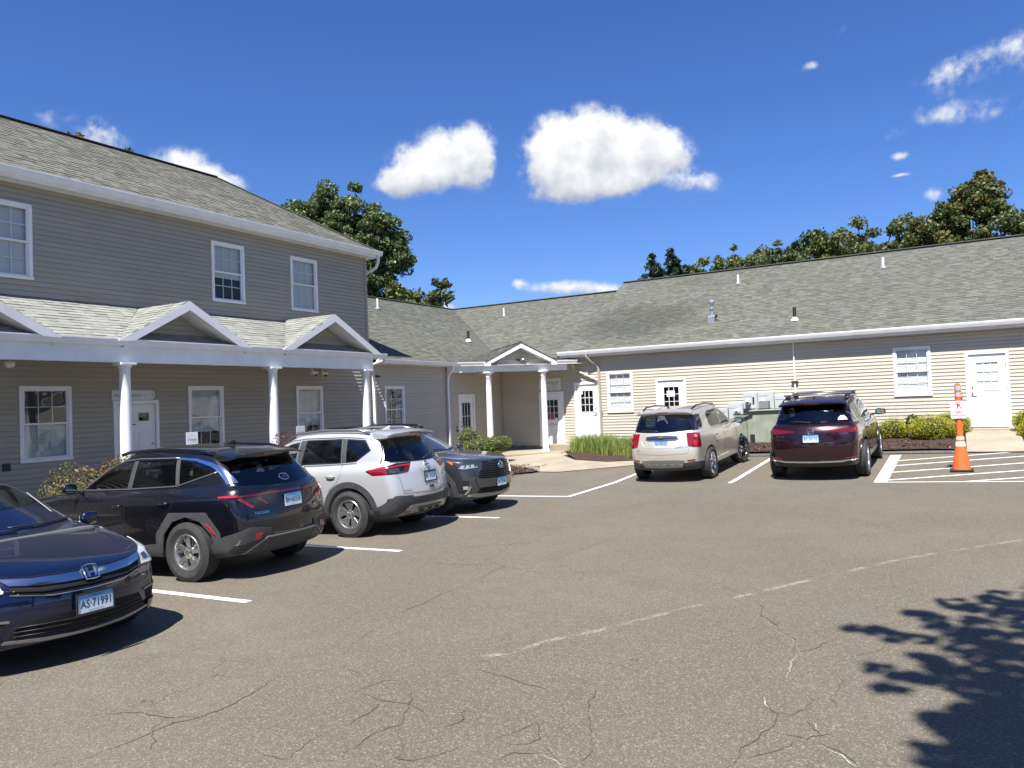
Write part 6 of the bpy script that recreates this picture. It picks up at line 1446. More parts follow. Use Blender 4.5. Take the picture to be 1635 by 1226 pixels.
c.cpatch('tail_lamp', 155, [(-2.13, .86, 1.10), (-2.27, .72, 1.12), (-2.29, .60, 1.12)], [(-2.13, .88, .80), (-2.31, .74, .80), (-2.34, .63, .83)], RED, nu=12, nv=8, off=.008, thick=.03)
for zc, m_ in ((1.035, LENS), (.885, REDB)):
    for sg in (1, -1):
        p, n_ = c.hit('B', sg*.735, zc); mb = MB(); n_ = (n_+Vector((0, sg*.35, 0))).normalized(); q = p+n_*.012
        mb.tube([q, q+n_*.012, q+n_*.016], [.062, .056, .02], 20); mb.build('tail_lamp_ring', REDB, c.root, world=False, smooth=False)
        if m_ is LENS: mb = MB(); mb.tube([q+n_*.014, q+n_*.022], [.034, .028], 16); mb.build('reversing_lamp', LENS, c.root, world=False)
c.patch('chrome_bar', 'B', [(.36, 1.045), (.2, 1.065), (0, 1.07), (-.2, 1.065), (-.36, 1.045)], [(.36, 1.015), (0, 1.01), (-.36, 1.015)], mat('bar_chrome', (.42, .42, .41), .16, metal=1.), nu=16, nv=2, off=.03, thick=.04)
c.patch('plate_recess', 'B', [(.40, 1.0), (0, 1.01), (-.40, 1.0)], [(.32, .965), (0, .965), (-.32, .965)], TRIM, nu=12, nv=1, off=.012)
gold = mat('gold_emblem', (.75, .55, .22), .25, metal=1.)
c.patch('emblem', 'B', [(.075, 1.052), (.028, 1.052), (.028, 1.068), (-.028, 1.068), (-.028, 1.052), (-.075, 1.052)], [(.065, 1.026), (.028, 1.026), (.028, 1.012), (-.028, 1.012), (-.028, 1.026), (-.065, 1.026)], gold, nu=8, nv=1, off=.044)
c.plate('B', 0, .885, 'BN·90550', tilt=.05, off=.012)
c.wire('tailgate_crease', 'B', [(.55, 1.0), (.42, .83), (.34, .80), (-.34, .80), (-.42, .83), (-.55, 1.0)], .007, CHM, .0)
c.text('model_lettering', 'B', 'EQUINOX LTZ', .032, -.45, .79, CHROME, width=.27, off=.006, flip=-1); c.text('trim_lettering', 'B', 'AWD', .026, .56, .74, CHROME, width=.07, off=.006, flip=-1)
c.wire('tailgate_gap', 'B', [(.70, 1.15), (.66, 1.1), (.62, .80), (.58, .66), (0, .645), (-.58, .66), (-.62, .80), (-.66, 1.1), (-.70, 1.15)], .003, SEAM, 0)
c.patch('rear_bumper_trim', 'B', [(.80, .47), (.4, .45), (0, .445), (-.4, .45), (-.80, .47)], [(.80, .33), (.6, .30), (0, .29), (-.6, .30), (-.80, .33)], TRIM, nu=26, nv=4, off=.008)
c.cpatch('bumper_corner_trim', 135, [(-1.86, .91, .44), (-2.1, .88, .47), (-2.30, .70, .48)], [(-1.86, .90, .30), (-2.1, .86, .30), (-2.25, .70, .32)], TRIM, nu=12, nv=4, off=.008)
c.patch('bumper_skid', 'B', [(.50, .515), (.3, .53), (-.3, .53), (-.50, .515)], [(.44, .36), (0, .35), (-.44, .36)], SATIN, nu=20, nv=4, off=.020)
for i in range(5): c.patch('skid_slot', 'B', [(.36-.18*i, .44), (.26-.18*i, .44)], [(.34-.18*i, .385), (.28-.18*i, .385)], mat('slot_grey', (.2, .2, .2), .5), nu=2, nv=1, off=.026)
c.both('bumper_reflector', 'B', [(.72, .535), (.56, .52)], [(.72, .505), (.56, .49)], RED, nu=5, nv=1, off=.012)
c.handle(-.18, .95, CHROME); c.handle(-1.04, .97, CHROME)
c.mirror(.74, .86, 1.17, GLOSSB)
c.rails([(.0, .62, 1.595), (-.15, .615, 1.66), (-.8, .61, 1.70), (-1.5, .60, 1.69), (-1.75, .58, 1.63)], GLOSSB, .018)
c.fin(-1.6, 1.655, BLK)
c.wheels(1.43, -1.43, .362, .25, 1.60, .235, 'multi', mA=CHROME, steer=-18)
c.interior()
# ---------------------------------------------------------------- maroon SUV (right row)
MAR = paint('maroon_paint', (.019, .0018, .004), .45, .26, flake=.25)
c = Car(place((-2.68, 17.95), 1.56, 90), 90, 'dark maroon three row SUV with roof crossbars beside the hatched bay', MAR)
rows = [
 (.27, .82, 2.25, .10, .30, -2.36, .08, .25),
 ([(-2.6, .34), (-2.0, .30), (1.2, .26), (2.4, .25)], .93, 2.38, .16, .32, -2.47, .10, .30),
 (.50, .965, 2.46, .18, .30, -2.545, .13, .28),
 (.68, .975, 2.48, .20, .28, -2.565, .14, .26),
 ([(-2.5, .86), (2.2, .84)], .98, 2.46, .22, .28, -2.545, .14, .26),
 ([(-2.5, 1.03), (0, .99), (1.4, .98), (2.2, .95)], .970, 2.42, .24, .30, -2.50, .14, .26),
 ([(-2.5, 1.14), (-1, 1.11), (0, 1.08), (1.0, 1.07), (2.1, 1.02)], .935, 2.36, .22, .34, -2.44, .14, .24),
 ([(-2.5, 1.17), (0, 1.11), (1.0, 1.12), (1.7, 1.08)], .895, 1.70, .16, .48, -2.40, .14, .22),
 ([(-2.5, 1.20), (0, 1.14), (.9, 1.15)], .865, 1.06, .17, .24, -2.36, .14, .22),
 ([(-2.2, 1.40), (.5, 1.41)], .80, .62, .15, .22, -2.20, .14, .20),
 ([(-2.15, 1.56), (-.6, 1.60), (0, 1.595), (.1, 1.57)], .725, .18, .13, .2, -2.04, .12, .18),
 ([(-2.1, 1.62), (-.6, 1.67), (0, 1.65), (.1, 1.62)], .655, .03, .12, .2, -2.06, .12, .16),
 ([(-2.0, 1.64), (-.6, 1.705), (0, 1.69)], .42, -.10, .10, .2, -1.98, .10, .2)]
c.shell(rows, [(1.56, .39, .445, .64), (-1.56, .39, .445, .64)], crease={5: .3, 8: .5, 11: .35}, kf=.045, kr=.04)
c.both('side_window', 'L', [(.66, 1.175), (.46, 1.29), (.16, 1.46), (-.1, 1.54), (-.32, 1.565)], [(.66, 1.17), (-.29, 1.18)], CGLS, **WT)
c.both('side_window', 'L', [(-.42, 1.575), (-1.25, 1.57)], [(-.39, 1.185), (-1.30, 1.20)], CGLS, **WT)
c.both('quarter_window', 'L', [(-1.34, 1.565), (-1.8, 1.51), (-1.98, 1.42)], [(-1.38, 1.205), (-1.75, 1.23), (-1.98, 1.40)], CGLS, **WT)
for v in ('L', 'R'):
    c.wire('window_trim', v, [(.72, 1.15), (-.30, 1.165), (-1.3, 1.185), (-1.78, 1.21), (-2.02, 1.40)], .009, CHROME, .003)
    c.wire('door_gap', v, [(-.36, 1.16), (-.34, .80), (-.38, .40)], .003, SEAM, 0); c.wire('door_gap', v, [(-1.32, 1.19), (-1.34, 1.0), (-1.2, .84), (-1.08, .74)], .003, SEAM, 0); c.wire('door_gap', v, [(.80, 1.10), (.88, .80), (.92, .45)], .003, SEAM, 0)
c.patch('rear_window', 'B', [(.58, 1.51), (.3, 1.55), (0, 1.555), (-.3, 1.55), (-.58, 1.51)], [(.76, 1.205), (.4, 1.19), (0, 1.185), (-.4, 1.19), (-.76, 1.205)], CGLS, nu=20, nv=10, **WT)
c.wire('rear_wiper', 'B', [(.0, 1.21), (.25, 1.235), (.42, 1.23)], .011, BLACKP, .016)
stk = mat('window_sticker', (.75, .75, .75), .6); c.patch('window_sticker', 'B', [(-.53, 1.30), (-.56, 1.33), (-.62, 1.33), (-.66, 1.29)], [(-.51, 1.27), (-.58, 1.26), (-.60, 1.27), (-.68, 1.265)], stk, nu=6, nv=2, off=.009, thick=.004); c.patch('window_sticker', 'B', [(-.51, 1.255), (-.69, 1.255)], [(-.51, 1.245), (-.69, 1.245)], stk, nu=4, nv=1, off=.009, thick=.004)
spoiler(c, -1.86, -2.17, 1.685, 1.630, .65, .68)
mb = MB(); mb.box(-2.17, -2.16, -.15, .15, 1.600, 1.615); mb.build('high_brake_light', REDD, c.root, world=False)
c.cpatch('tail_lamp', 155, [(-2.05, .95, 1.09), (-2.28, .90, 1.13), (-2.45, .66, 1.085), (-2.48, .34, 1.055)], [(-2.05, .96, 1.06), (-2.30, .92, .985), (-2.46, .66, 1.00), (-2.49, .34, 1.025)], REDD, nu=20, nv=4, off=.006)
c.cpatch('tail_lamp_strip', 155, [(-2.10, .95, 1.06), (-2.30, .91, 1.06), (-2.46, .66, 1.045), (-2.48, .36, 1.045)], [(-2.10, .95, 1.05), (-2.30, .91, 1.045), (-2.46, .66, 1.035), (-2.48, .36, 1.039)], RED, nu=20, nv=1, off=.011)
c.cpatch('tail_lamp_lens', 150, [(-2.20, .93, 1.085), (-2.36, .86, 1.085)], [(-2.20, .93, 1.01), (-2.36, .86, 1.0)], RED, nu=5, nv=3, off=.011)
oval(c, 'B', 0, 1.045, .062, .055, .006, CHROME); c.wire('emblem', 'B', [(.058, 1.06), (.03, 1.04), (0, 1.03), (-.03, 1.04), (-.058, 1.06)], .006, CHROME, .014)
c.plate('B', 0, .90, 'BY·20132', tilt=.10, off=.012)
c.text('model_lettering', 'B', 'CX-90', .036, .62, .925, CHROME, width=.17, off=.008, flip=-1); c.text('trim_lettering', 'B', 'INLINE 6', .022, -.62, .975, CHROME, width=.15, off=.008, flip=-1)
c.wire('tailgate_gap', 'B', [(.77, 1.19), (.74, 1.06), (.68, .90), (.66, .66), (0, .64), (-.66, .66), (-.68, .90), (-.74, 1.06), (-.77, 1.19)], .003, SEAM, 0)
c.wire('body_crease', 'B', [(.66, .785), (.3, .80), (0, .80), (-.3, .80), (-.66, .785)], .005, MAR, .001)
c.patch('rear_bumper_trim', 'B', [(.84, .44), (.5, .43), (0, .43), (-.5, .43), (-.84, .44)], [(.84, .36), (.6, .31), (0, .30), (-.6, .31), (-.84, .36)], BLACKP, nu=26, nv=4, off=.008)
c.cpatch('bumper_corner_trim', 135, [(-2.05, .97, .42), (-2.28, .93, .45), (-2.48, .72, .45)], [(-2.05, .95, .30), (-2.28, .9, .31), (-2.42, .70, .34)], BLACKP, nu=12, nv=4, off=.008)
c.patch('chrome_bumper_strip', 'B', [(.84, .46), (.66, .455), (.56, .435), (0, .43), (-.56, .435), (-.66, .455), (-.84, .46)], [(.84, .435), (.66, .425), (.56, .405), (0, .40), (-.56, .405), (-.66, .425), (-.84, .435)], CHROME, nu=26, nv=2, off=.024, thick=.03)
c.both('bumper_reflector', 'B', [(.86, .505), (.62, .49)], [(.86, .49), (.62, .475)], RED, nu=5, nv=1, off=.010)
for xw in (1.56, -1.56): c.arch(xw, .39, .445, .485, -2, 182, m=MAR, name='wheel_arch_trim', off=.010)
c.both('sill_trim', 'L', [(1.05, .40), (-1.05, .40)], [(1.05, .28), (-1.05, .28)], BLACKP, nu=10, nv=3, off=.012)
c.wire('sill_strip', 'L', [(1.0, .40), (-1.0, .40)], .009, CHROME, .014, mirror=False); c.wire('sill_strip', 'R', [(1.0, .40), (-1.0, .40)], .009, CHROME, .014)
c.handle(-.22, .98); c.handle(-1.18, 1.0)
c.mirror(.72, .92, 1.20, GLOSSB, sx=.16, sy=.23, sz=.16)
for sg in (1, -1):
    for x_ in (-.25, -1.25):
        mb = MB(); mb.obox((x_-.09, sg*.62-.05, 1.655), (.18, 0, 0), (0, .10, 0), (-.02, 0, .10)); mb.build('rack_foot', BLACKP, c.root, world=False, bevel=.03)
for x_ in (-.27, -1.27): mb = MB(); mb.tube([(x_, -.70, 1.765), (x_, .70, 1.765)], .026, 8, flat=(1.6, .7)); mb.build('roof_crossbar', SATIN, c.root, world=False, smooth=True)
c.rails([(.05, .66, 1.63), (-.1, .655, 1.675), (-.8, .65, 1.70), (-1.6, .64, 1.69), (-1.85, .63, 1.65)], GLOSSB, .014)
c.fin(-1.6, 1.69)
c.wheels(1.56, -1.56, .385, .262, 1.71, .265, 'ten')
c.interior()
# ---------------------------------------------------------------- navy saloon (nearest left)
NVY = paint('navy_paint', (.0025, .006, .034), .55, .24, flake=.25)
c = Car((-8.70, 3.84), 0, 'navy blue saloon at the left edge with a chrome grille bar, front toward the lot', NVY)
rows = [
 (.20, .76, 2.15, .10, .30, -2.35, .08, .25),
 ([(-2.5, .30), (-1.9, .22), (1.2, .20), (2.2, .20)], .87, 2.28, .18, .36, -2.46, .14, .30),
 (.40, .905, 2.345, .22, .36, -2.52, .16, .30),
 (.56, .918, 2.35, .24, .36, -2.54, .16, .28),
 ([(-2.5, .74), (2.2, .68)], .925, 2.32, .25, .38, -2.52, .16, .28),
 ([(-2.5, .92), (0, .84), (1.4, .82), (2.2, .755)], .915, 2.27, .27, .40, -2.50, .16, .28),
 ([(-2.5, .99), (-1, .94), (0, .92), (1.0, .905), (2.0, .80)], .885, 2.17, .27, .42, -2.44, .18, .30),
 ([(-2.3, 1.01), (-1, .96), (0, .94), (1.1, .975), (1.8, .885)], .84, 1.72, .20, .55, -2.20, .14, .30),
 ([(-1.8, 1.0), (-1, .975), (0, .955), (.95, 1.005)], .80, 1.13, .22, .30, -1.75, .12, .30),
 ([(-1.4, 1.17), (.5, 1.18)], .725, .70, .20, .26, -1.40, .12, .24),
 ([(-1.0, 1.34), (-.4, 1.375), (.1, 1.36), (.3, 1.33)], .64, .28, .17, .24, -1.02, .12, .20),
 ([(-1.0, 1.38), (-.4, 1.42), (.0, 1.41), (.2, 1.375)], .58, .14, .15, .22, -.98, .12, .18),
 ([(-.9, 1.40), (-.4, 1.45), (0, 1.44), (.1, 1.42)], .36, .0, .12, .2, -.85, .10, .2)]
c.shell(rows, [(1.388, .33, .375, .60), (-1.388, .33, .375, .60)], crease={5: .35, 6: .15, 8: .5, 11: .3}, kf=.06, kr=.06)
c.both('side_window', 'L', [(.74, 1.0), (.55, 1.10), (.25, 1.25), (0, 1.335), (-.22, 1.36)], [(.74, .995), (-.18, 1.0)], CGLS, **WT)
c.both('side_window', 'L', [(-.30, 1.365), (-.7, 1.34), (-1.0, 1.26), (-1.30, 1.10)], [(-.28, 1.0), (-1.0, 1.01), (-1.30, 1.08)], CGLS, **WT)
for v in ('L', 'R'): c.wire('window_trim', v, [(.84, .985), (-.30, .985), (-1.3, 1.04)], .008, CHROME, .003); c.wire('door_gap', v, [(-.25, .98), (-.24, .70), (-.28, .35)], .003, SEAM, 0); c.wire('door_gap', v, [(.82, .95), (.88, .70), (.92, .35)], .003, SEAM, 0)
c.wire('bonnet_gap', 'F', [(.76, .86), (.66, .80), (.50, .765), (.25, .757), (0, .755), (-.25, .757), (-.50, .765), (-.66, .80), (-.76, .86)], .004, SEAM, 0)
for sg in (1, -1): c.wire('bonnet_crease', 'T', [(1.95, sg*.56), (1.72, sg*.62), (1.3, sg*.66), (.98, sg*.60)], .010, NVY, -.002, flat=(1, .5))
# chrome grille bar, black slats below, H emblem
c.patch('chrome_grille_bar', 'F', [(.60, .765), (.42, .743), (.22, .738), (0, .738), (-.22, .738), (-.42, .743), (-.60, .765)], [(.55, .71), (.38, .686), (.2, .680), (0, .678), (-.2, .680), (-.38, .686), (-.55, .71)], mat('dark_chrome', (.60, .60, .60), .12, metal=1.), nu=30, nv=5, off=.018, thick=.04)
c.patch('grille', 'F', [(.56, .71), (.40, .686), (0, .678), (-.40, .686), (-.56, .71)], [(.54, .648), (.30, .605), (0, .60), (-.30, .605), (-.54, .648)], SEAM, nu=26, nv=3, off=.006)
for k_ in range(2): c.wire('grille_slat', 'F', [(.58-.03*k_, .675-.026*k_), (.36, .642-.026*k_), (0, .636-.026*k_), (-.36, .642-.026*k_), (-.58+.03*k_, .675-.026*k_)], .006, GLOSSB, .014)
c.wire('grille_trim', 'F', [(.56, .645), (.30, .602), (0, .597), (-.30, .602), (-.56, .645)], .006, CHROME, .008)
c.patch('emblem_plate', 'F', [(.058, .748), (-.058, .748)], [(.052, .665), (-.052, .665)], GLOSSB, nu=4, nv=4, off=.036, thick=.03)
ho = [(.058, .750), (0, .753), (-.058, .750), (-.052, .663), (0, .660), (.052, .663)]; c.wire('emblem', 'F', ho, .007, CHROME, .042, close=True, step=.3)
for sg in (1, -1): c.patch('emblem_letter', 'F', [(sg*.043, .738), (sg*.025, .738)], [(sg*.034, .674), (sg*.016, .674)], CHROME, nu=1, nv=2, off=.048)
c.patch('emblem_letter', 'F', [(.027, .712), (-.027, .712)], [(.026, .698), (-.026, .698)], CHROME, nu=1, nv=1, off=.048)
# headlamps
c.cpatch('headlamp', 35, [(2.06, .62, .765), (1.98, .76, .80), (1.66, .87, .858)], [(2.10, .58, .672), (2.0, .80, .660), (1.78, .90, .72)], mat('hazy_lens', (.52, .54, .51), .2, metal=.1, coat=1.), nu=20, nv=6, off=.006)
c.cpatch('headlamp_reflector', 35, [(2.06, .64, .745), (2.02, .70, .75)], [(2.07, .64, .695), (2.02, .71, .69)], LENSD, nu=5, nv=4, off=.012)
c.cpatch('headlamp_reflector', 35, [(2.0, .75, .765), (1.94, .80, .775)], [(2.0, .77, .70), (1.94, .82, .705)], LENSD, nu=5, nv=4, off=.012)
c.cpatch('headlamp_strip', 35, [(2.10, .58, .683), (2.0, .80, .672), (1.80, .90, .728)], [(2.10, .58, .664), (2.0, .80, .654), (1.80, .90, .712)], mat('drl_white', (.75, .75, .72), .2), nu=16, nv=1, off=.014)
# bumper
c.patch('lower_grille', 'F', [(.50, .43), (.3, .445), (0, .45), (-.3, .445), (-.50, .43)], [(.60, .30), (0, .275), (-.60, .30)], SEAM, nu=20, nv=4, off=.004)
for k_ in range(3): c.wire('grille_slat', 'F', [(.55, .32+.035*k_), (0, .305+.038*k_), (-.55, .32+.035*k_)], .004, BLACKP, .010, n=4, step=.15)
c.patch('bumper_lip', 'F', [(.62, .295), (.3, .272), (0, .268), (-.3, .272), (-.62, .295)], [(.62, .275), (.3, .250), (0, .246), (-.3, .250), (-.62, .275)], SATIN, nu=24, nv=2, off=.020, thick=.03)
c.cpatch('fog_recess', 35, [(2.12, .58, .44), (1.98, .82, .46), (1.90, .87, .455)], [(2.08, .60, .33), (1.98, .80, .31), (1.90, .86, .33)], SEAM, nu=12, nv=4, off=.005)
c.cpatch('fog_trim', 35, [(2.14, .56, .452), (1.98, .82, .472)], [(2.14, .56, .435), (1.98, .82, .455)], SATIN, nu=10, nv=1, off=.012)
c.cpatch('bumper_blade', 35, [(2.12, .62, .33), (1.98, .82, .33), (1.86, .89, .345)], [(2.08, .62, .25), (1.98, .80, .245), (1.86, .88, .26)], NVY, nu=10, nv=2, off=.022)
c.wire('bumper_crease', 'F', [(.80, .56), (.6, .52), (0, .50), (-.6, .52), (-.80, .56)], .006, NVY, -.001)
c.plate('F', 0, .485, 'AS·71991', tilt=0, frame=BLACKP, off=.03)
c.wire('wiper', 'F', [(.70, 1.04), (.3, 1.035), (0, 1.045)], .009, BLACKP, .014); c.wire('wiper', 'F', [(.05, 1.02), (-.35, 1.03), (-.6, 1.06)], .009, BLACKP, .014)
c.mirror(.70, .82, 1.00, NVY, sx=.15, sy=.19, sz=.14)
c.handle(-.10, .86); c.handle(-1.08, .88)
c.wheels(1.388, -1.388, .328, .215, 1.59, .215, 'ten')
c.interior(xs=(.0, -.85), dashx=.95, dashz=.93, zfl=.32, roofz=1.27)
# sunlit pillar linings seen through the windscreen
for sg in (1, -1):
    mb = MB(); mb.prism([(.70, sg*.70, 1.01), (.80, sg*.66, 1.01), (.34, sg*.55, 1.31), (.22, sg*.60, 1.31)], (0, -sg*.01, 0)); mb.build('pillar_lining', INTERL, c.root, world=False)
# ================================================================ plants
def leaf_mat(name, a, b_, c_=None, cut=.86, trans=.28):
    m = bpy.data.materials.new(name); m.use_nodes = True; t = NT(m.node_tree); t.n.clear()
    at = t.add('ShaderNodeAttribute', attribute_name='tone').outputs['Fac']
    col = t.mix(at, a, b_)
    if c_: col = t.mix(t.smooth(at, cut, cut+.03), col, c_)
    p = t.add('ShaderNodeBsdfPrincipled', {'Base Color': col, 'Roughness': .48, 'Specular IOR Level': .4})
    tr = t.add('ShaderNodeBsdfTranslucent', {'Color': col}); mx = t.add('ShaderNodeMixShader', {0: trans, 1: p.outputs[0], 2: tr.outputs[0]})
    t.add('ShaderNodeOutputMaterial', {0: mx.outputs[0]}); return m
BARK = mat('bark', (.12, .095, .07), .95, var=.4, vscale=9, bump=.8, bscale=30, bdist=.02)
L_POP = leaf_mat('poplar_leaf', (.045, .08, .022), (.125, .175, .055), (.30, .33, .18), .86)
L_OLV = leaf_mat('olive_leaf', (.06, .09, .022), (.15, .17, .045), (.24, .20, .06), .9)
L_DRK = leaf_mat('dark_leaf', (.045, .07, .022), (.12, .15, .05), (.20, .21, .09), .88)
L_SPR = leaf_mat('spruce_needle', (.025, .045, .028), (.06, .095, .055), None)
L_RST = leaf_mat('maple_leaf', (.05, .075, .02), (.14, .165, .045), (.21, .13, .04), .86)
L_GLD = leaf_mat('golden_leaf', (.17, .21, .014), (.46, .44, .02), (.62, .54, .05), .8, .35)
L_HDG = leaf_mat('hedge_leaf', (.07, .11, .02), (.17, .21, .05), (.28, .30, .08), .85)
L_BRB = leaf_mat('barberry_leaf', (.08, .10, .025), (.20, .20, .07), (.23, .09, .05), .84)
L_RED = leaf_mat('red_leaf', (.13, .03, .025), (.26, .08, .055), None)
L_GRS = leaf_mat('grass_blade', (.15, .23, .035), (.32, .42, .09), (.45, .45, .20), .82, .4)
L_FAR = leaf_mat('ground_leaf', (.04, .07, .02), (.09, .12, .04), None)
def leaf_quads(P, N, size, rg, elong=1.7, tilt=.9):
    n = len(P); r = rg.normal(size=(n, 3)); d = N+r*tilt; d /= np.linalg.norm(d, axis=1, keepdims=True)+1e-9
    a = np.cross(d, rg.normal(size=(n, 3))); a /= np.linalg.norm(a, axis=1, keepdims=True)+1e-9; b_ = np.cross(d, a)
    s_ = (size*rg.uniform(.6, 1.25, n))[:, None]
    V = np.stack([P-a*s_*.5*elong, P+b_*s_*.5+d*s_*.08, P+a*s_*.5*elong, P-b_*s_*.5+d*s_*.08], 1).reshape(-1, 3)
    return V, np.arange(4*n).reshape(n, 4)
def blob_leaves(blobs, dens, size, seed, lump=.18, shell=.35, elong=1.6, tilt=.8):
    """leaves through the outer part of lumpy ellipsoids; dens = leaves per square metre of surface"""
    rg = np.random.default_rng(seed); PP = []; NN = []
    for (c, r) in blobs:
        r = np.array(r, float); area = 4*math.pi*((r[0]*r[1])**1.6/3+(r[0]*r[2])**1.6/3+(r[1]*r[2])**1.6/3)**(1/1.6); n = max(20, int(area*dens))
        d = rg.normal(size=(n, 3)); d /= np.linalg.norm(d, axis=1, keepdims=True)
        k = rg.normal(size=(7, 3))*2.3; ph = rg.uniform(0, 6, 7); l = sum(np.sin(d@k[i]+ph[i]) for i in range(7))/7
        rad = (1+lump*l*2)*(1-shell*rg.random(n)**2)
        PP.append(np.array(c)+d*r*rad[:, None]); NN.append(d/r*r.min())
    P = np.concatenate(PP); N = np.concatenate(NN); N /= np.linalg.norm(N, axis=1, keepdims=True)
    V, F = leaf_quads(P, N, size, rg, elong, tilt); return V, F, rg.random(len(P))
def shrub(name, base, blobs, dens, size, m, label, cat='shrub', group=None, seed=1, lump=.12, stems=6, core=.78, tip=None):
    t = empty(name, base, 0, label, cat, group)
    V, F, T = blob_leaves(blobs, dens, size, seed, lump)
    keep = V[::4, 2] > base[2]-.0
    fastmesh('foliage', V, F, m, t, attr=T)
    rg = random.Random(seed); mb = MB()
    for i in range(stems):
        c, r = rg.choice(blobs); e = (c[0]+rg.uniform(-.6, .6)*r[0], c[1]+rg.uniform(-.6, .6)*r[1], c[2]+rg.uniform(-.2, .5)*r[2])
        mb.tube([(base[0]+rg.uniform(-.08, .08), base[1]+rg.uniform(-.08, .08), base[2]-.05), ((base[0]+e[0])/2+rg.uniform(-.05, .05), (base[1]+e[1])/2, (base[2]+e[2])/2), e], [.016, .012, .005], 5)
    mb.build('stem', BARK, t)
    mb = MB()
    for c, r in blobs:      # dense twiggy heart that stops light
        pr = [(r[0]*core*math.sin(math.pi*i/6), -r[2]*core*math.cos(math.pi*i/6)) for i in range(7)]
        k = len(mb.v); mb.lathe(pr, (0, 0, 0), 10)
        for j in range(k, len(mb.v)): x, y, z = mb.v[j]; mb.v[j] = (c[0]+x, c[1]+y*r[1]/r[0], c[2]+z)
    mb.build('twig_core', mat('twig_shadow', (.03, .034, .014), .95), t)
    return t
def at_y(px, py, y): d = ray(px, py); return d*(y/d.y)
def at_x(px, py, x): d = ray(px, py); return d*(x/d.x)
def at_r(azd, eld, r): return Vector((r*math.sin(R(azd)), r*math.cos(R(azd)), r*math.tan(R(eld))))
# golden mounds by the right hand door
def mound(px0, px1, ptop, y, pbot, label, seed, group='golden shrubs beside the walk'):
    a, b_ = at_y(px0, ptop, y), at_y(px1, ptop, y); top = at_y((px0+px1)/2, ptop, y).z; bot = at_y((px0+px1)/2, pbot, y).z
    cx = (a.x+b_.x)/2; rx = (b_.x-a.x)/2; h = top-bot
    shrub('golden_shrub', (cx, y, bot), [((cx, y, bot+h*.50), (rx*.95, rx*.8, h*.50)), ((cx-rx*.3, y-.05, bot+h*.42), (rx*.62, rx*.6, h*.42)), ((cx+rx*.35, y+.05, bot+h*.44), (rx*.6, rx*.6, h*.45))], 1500, .023, L_GLD, label, group=group, seed=seed)
mound(1400, 1449, 667, 23.9, 702, 'golden shrub partly hidden by the front of the maroon SUV', 11)
mound(1488, 1553, 656, 24.5, 698, 'rear golden shrub just left of the white door, behind the cone', 12)
mound(1446, 1530, 662, 23.7, 703, 'widest golden shrub, in front of the mulch left of the cone', 13)
mound(1612, 1680, 652, 24.6, 690, 'golden shrub right of the walk, nearer the wall', 14)
mound(1620, 1700, 664, 23.8, 703, 'golden shrub at the right edge, nearer the lot', 15)
# loose bark chips over the beds
def chips(xr, yr, zf, n, seed, ok=lambda x, y: True):
    rg = np.random.default_rng(seed); X = rg.uniform(*xr, n); Y = rg.uniform(*yr, n); k = np.array([ok(a, b) for a, b in zip(X, Y)]); X, Y = X[k], Y[k]
    Z = np.array([zf(a, b) for a, b in zip(X, Y)])+.045; P = np.stack([X, Y, Z], 1); V, F = leaf_quads(P, np.tile([0, 0, 1.], (len(P), 1)), .028, rg, 2.4, .45)
    fastmesh('bark_chips', V, F, leaf_mat('bark_chip', (.03, .017, .012), (.12, .062, .04), (.24, .15, .10), .9, .0), None, attr=rg.random(len(P)), kind='stuff')
chips((-6.2, .1), (22.2, 24.8), zbedM, 9000, 3); chips((1.36, 4), (21.6, 25), zbedR, 2500, 4)
chips((-11.4, -7.2), (21.3, 23.6), zbedM, 3500, 5, lambda x, y: y > 21.2+.45*(-7.5-x) or y > 22.6); chips((-14.8, -10.4), (17.4, 21.2), lambda x, y: g(x, y)+.04, 6000, 6, lambda x, y: (x+10.2)*1.9+(18.9) > y-1.6 or y < 20.0 and x < -11)
# green plant with tall dry stalks
p = at_y(1441, 702, 24.1); t = empty('perennial', p, 0, 'leafy green plant with tall dry stalks between golden shrubs, under the window', 'plant')
V, F, T = blob_leaves([((p.x, p.y, p.z+.22), (.20, .2, .24)), ((p.x+.25, p.y+.3, p.z+.45), (.22, .2, .25))], 260, .075, 21, .3); fastmesh('foliage', V, F, L_HDG, t, attr=T)
mb = MB(); rg = random.Random(4)
for i in range(16):
    x = p.x+rg.uniform(-.55, .65); mb.tube([(x, p.y+.4, p.z), (x+rg.uniform(-.1, .1), p.y+.4, p.z+.5), (x+rg.uniform(-.2, .2), p.y+.4, p.z+rg.uniform(.7, 1.15))], [.005, .004, .002], 4)
mb.build('dry_stalk', mat('dry_stalk', (.22, .17, .10), .9), t)
# ornamental grass
rg = np.random.default_rng(5); n = 5200; t_ = rg.random(n)
bx = -11.1+2.7*t_+rg.normal(0, .12, n); by = 23.25-1.15*t_+rg.normal(0, .18, n); bz = np.array([zbedM(a, b_) for a, b_ in zip(bx, by)])
hh = rg.uniform(.22, .66, n)*(1-.25*np.abs(t_-.45)); ang = rg.uniform(0, 6.28, n); ln = rg.uniform(.05, .6, n)*hh; wv = .007
dx, dy = np.cos(ang), np.sin(ang); sx, sy = -dy*wv, dx*wv
V = np.stack([np.stack([bx-sx, by-sy, bz], 1), np.stack([bx+sx, by+sy, bz], 1), np.stack([bx+dx*ln*.35+sx*.8, by+dy*ln*.35+sy*.8, bz+hh*.6], 1), np.stack([bx+dx*ln*.35-sx*.8, by+dy*ln*.35-sy*.8, bz+hh*.6], 1), np.stack([bx+dx*ln+sx*.1, by+dy*ln+sy*.1, bz+hh], 1), np.stack([bx+dx*ln-sx*.1, by+dy*ln-sy*.1, bz+hh], 1)], 1).reshape(-1, 3)
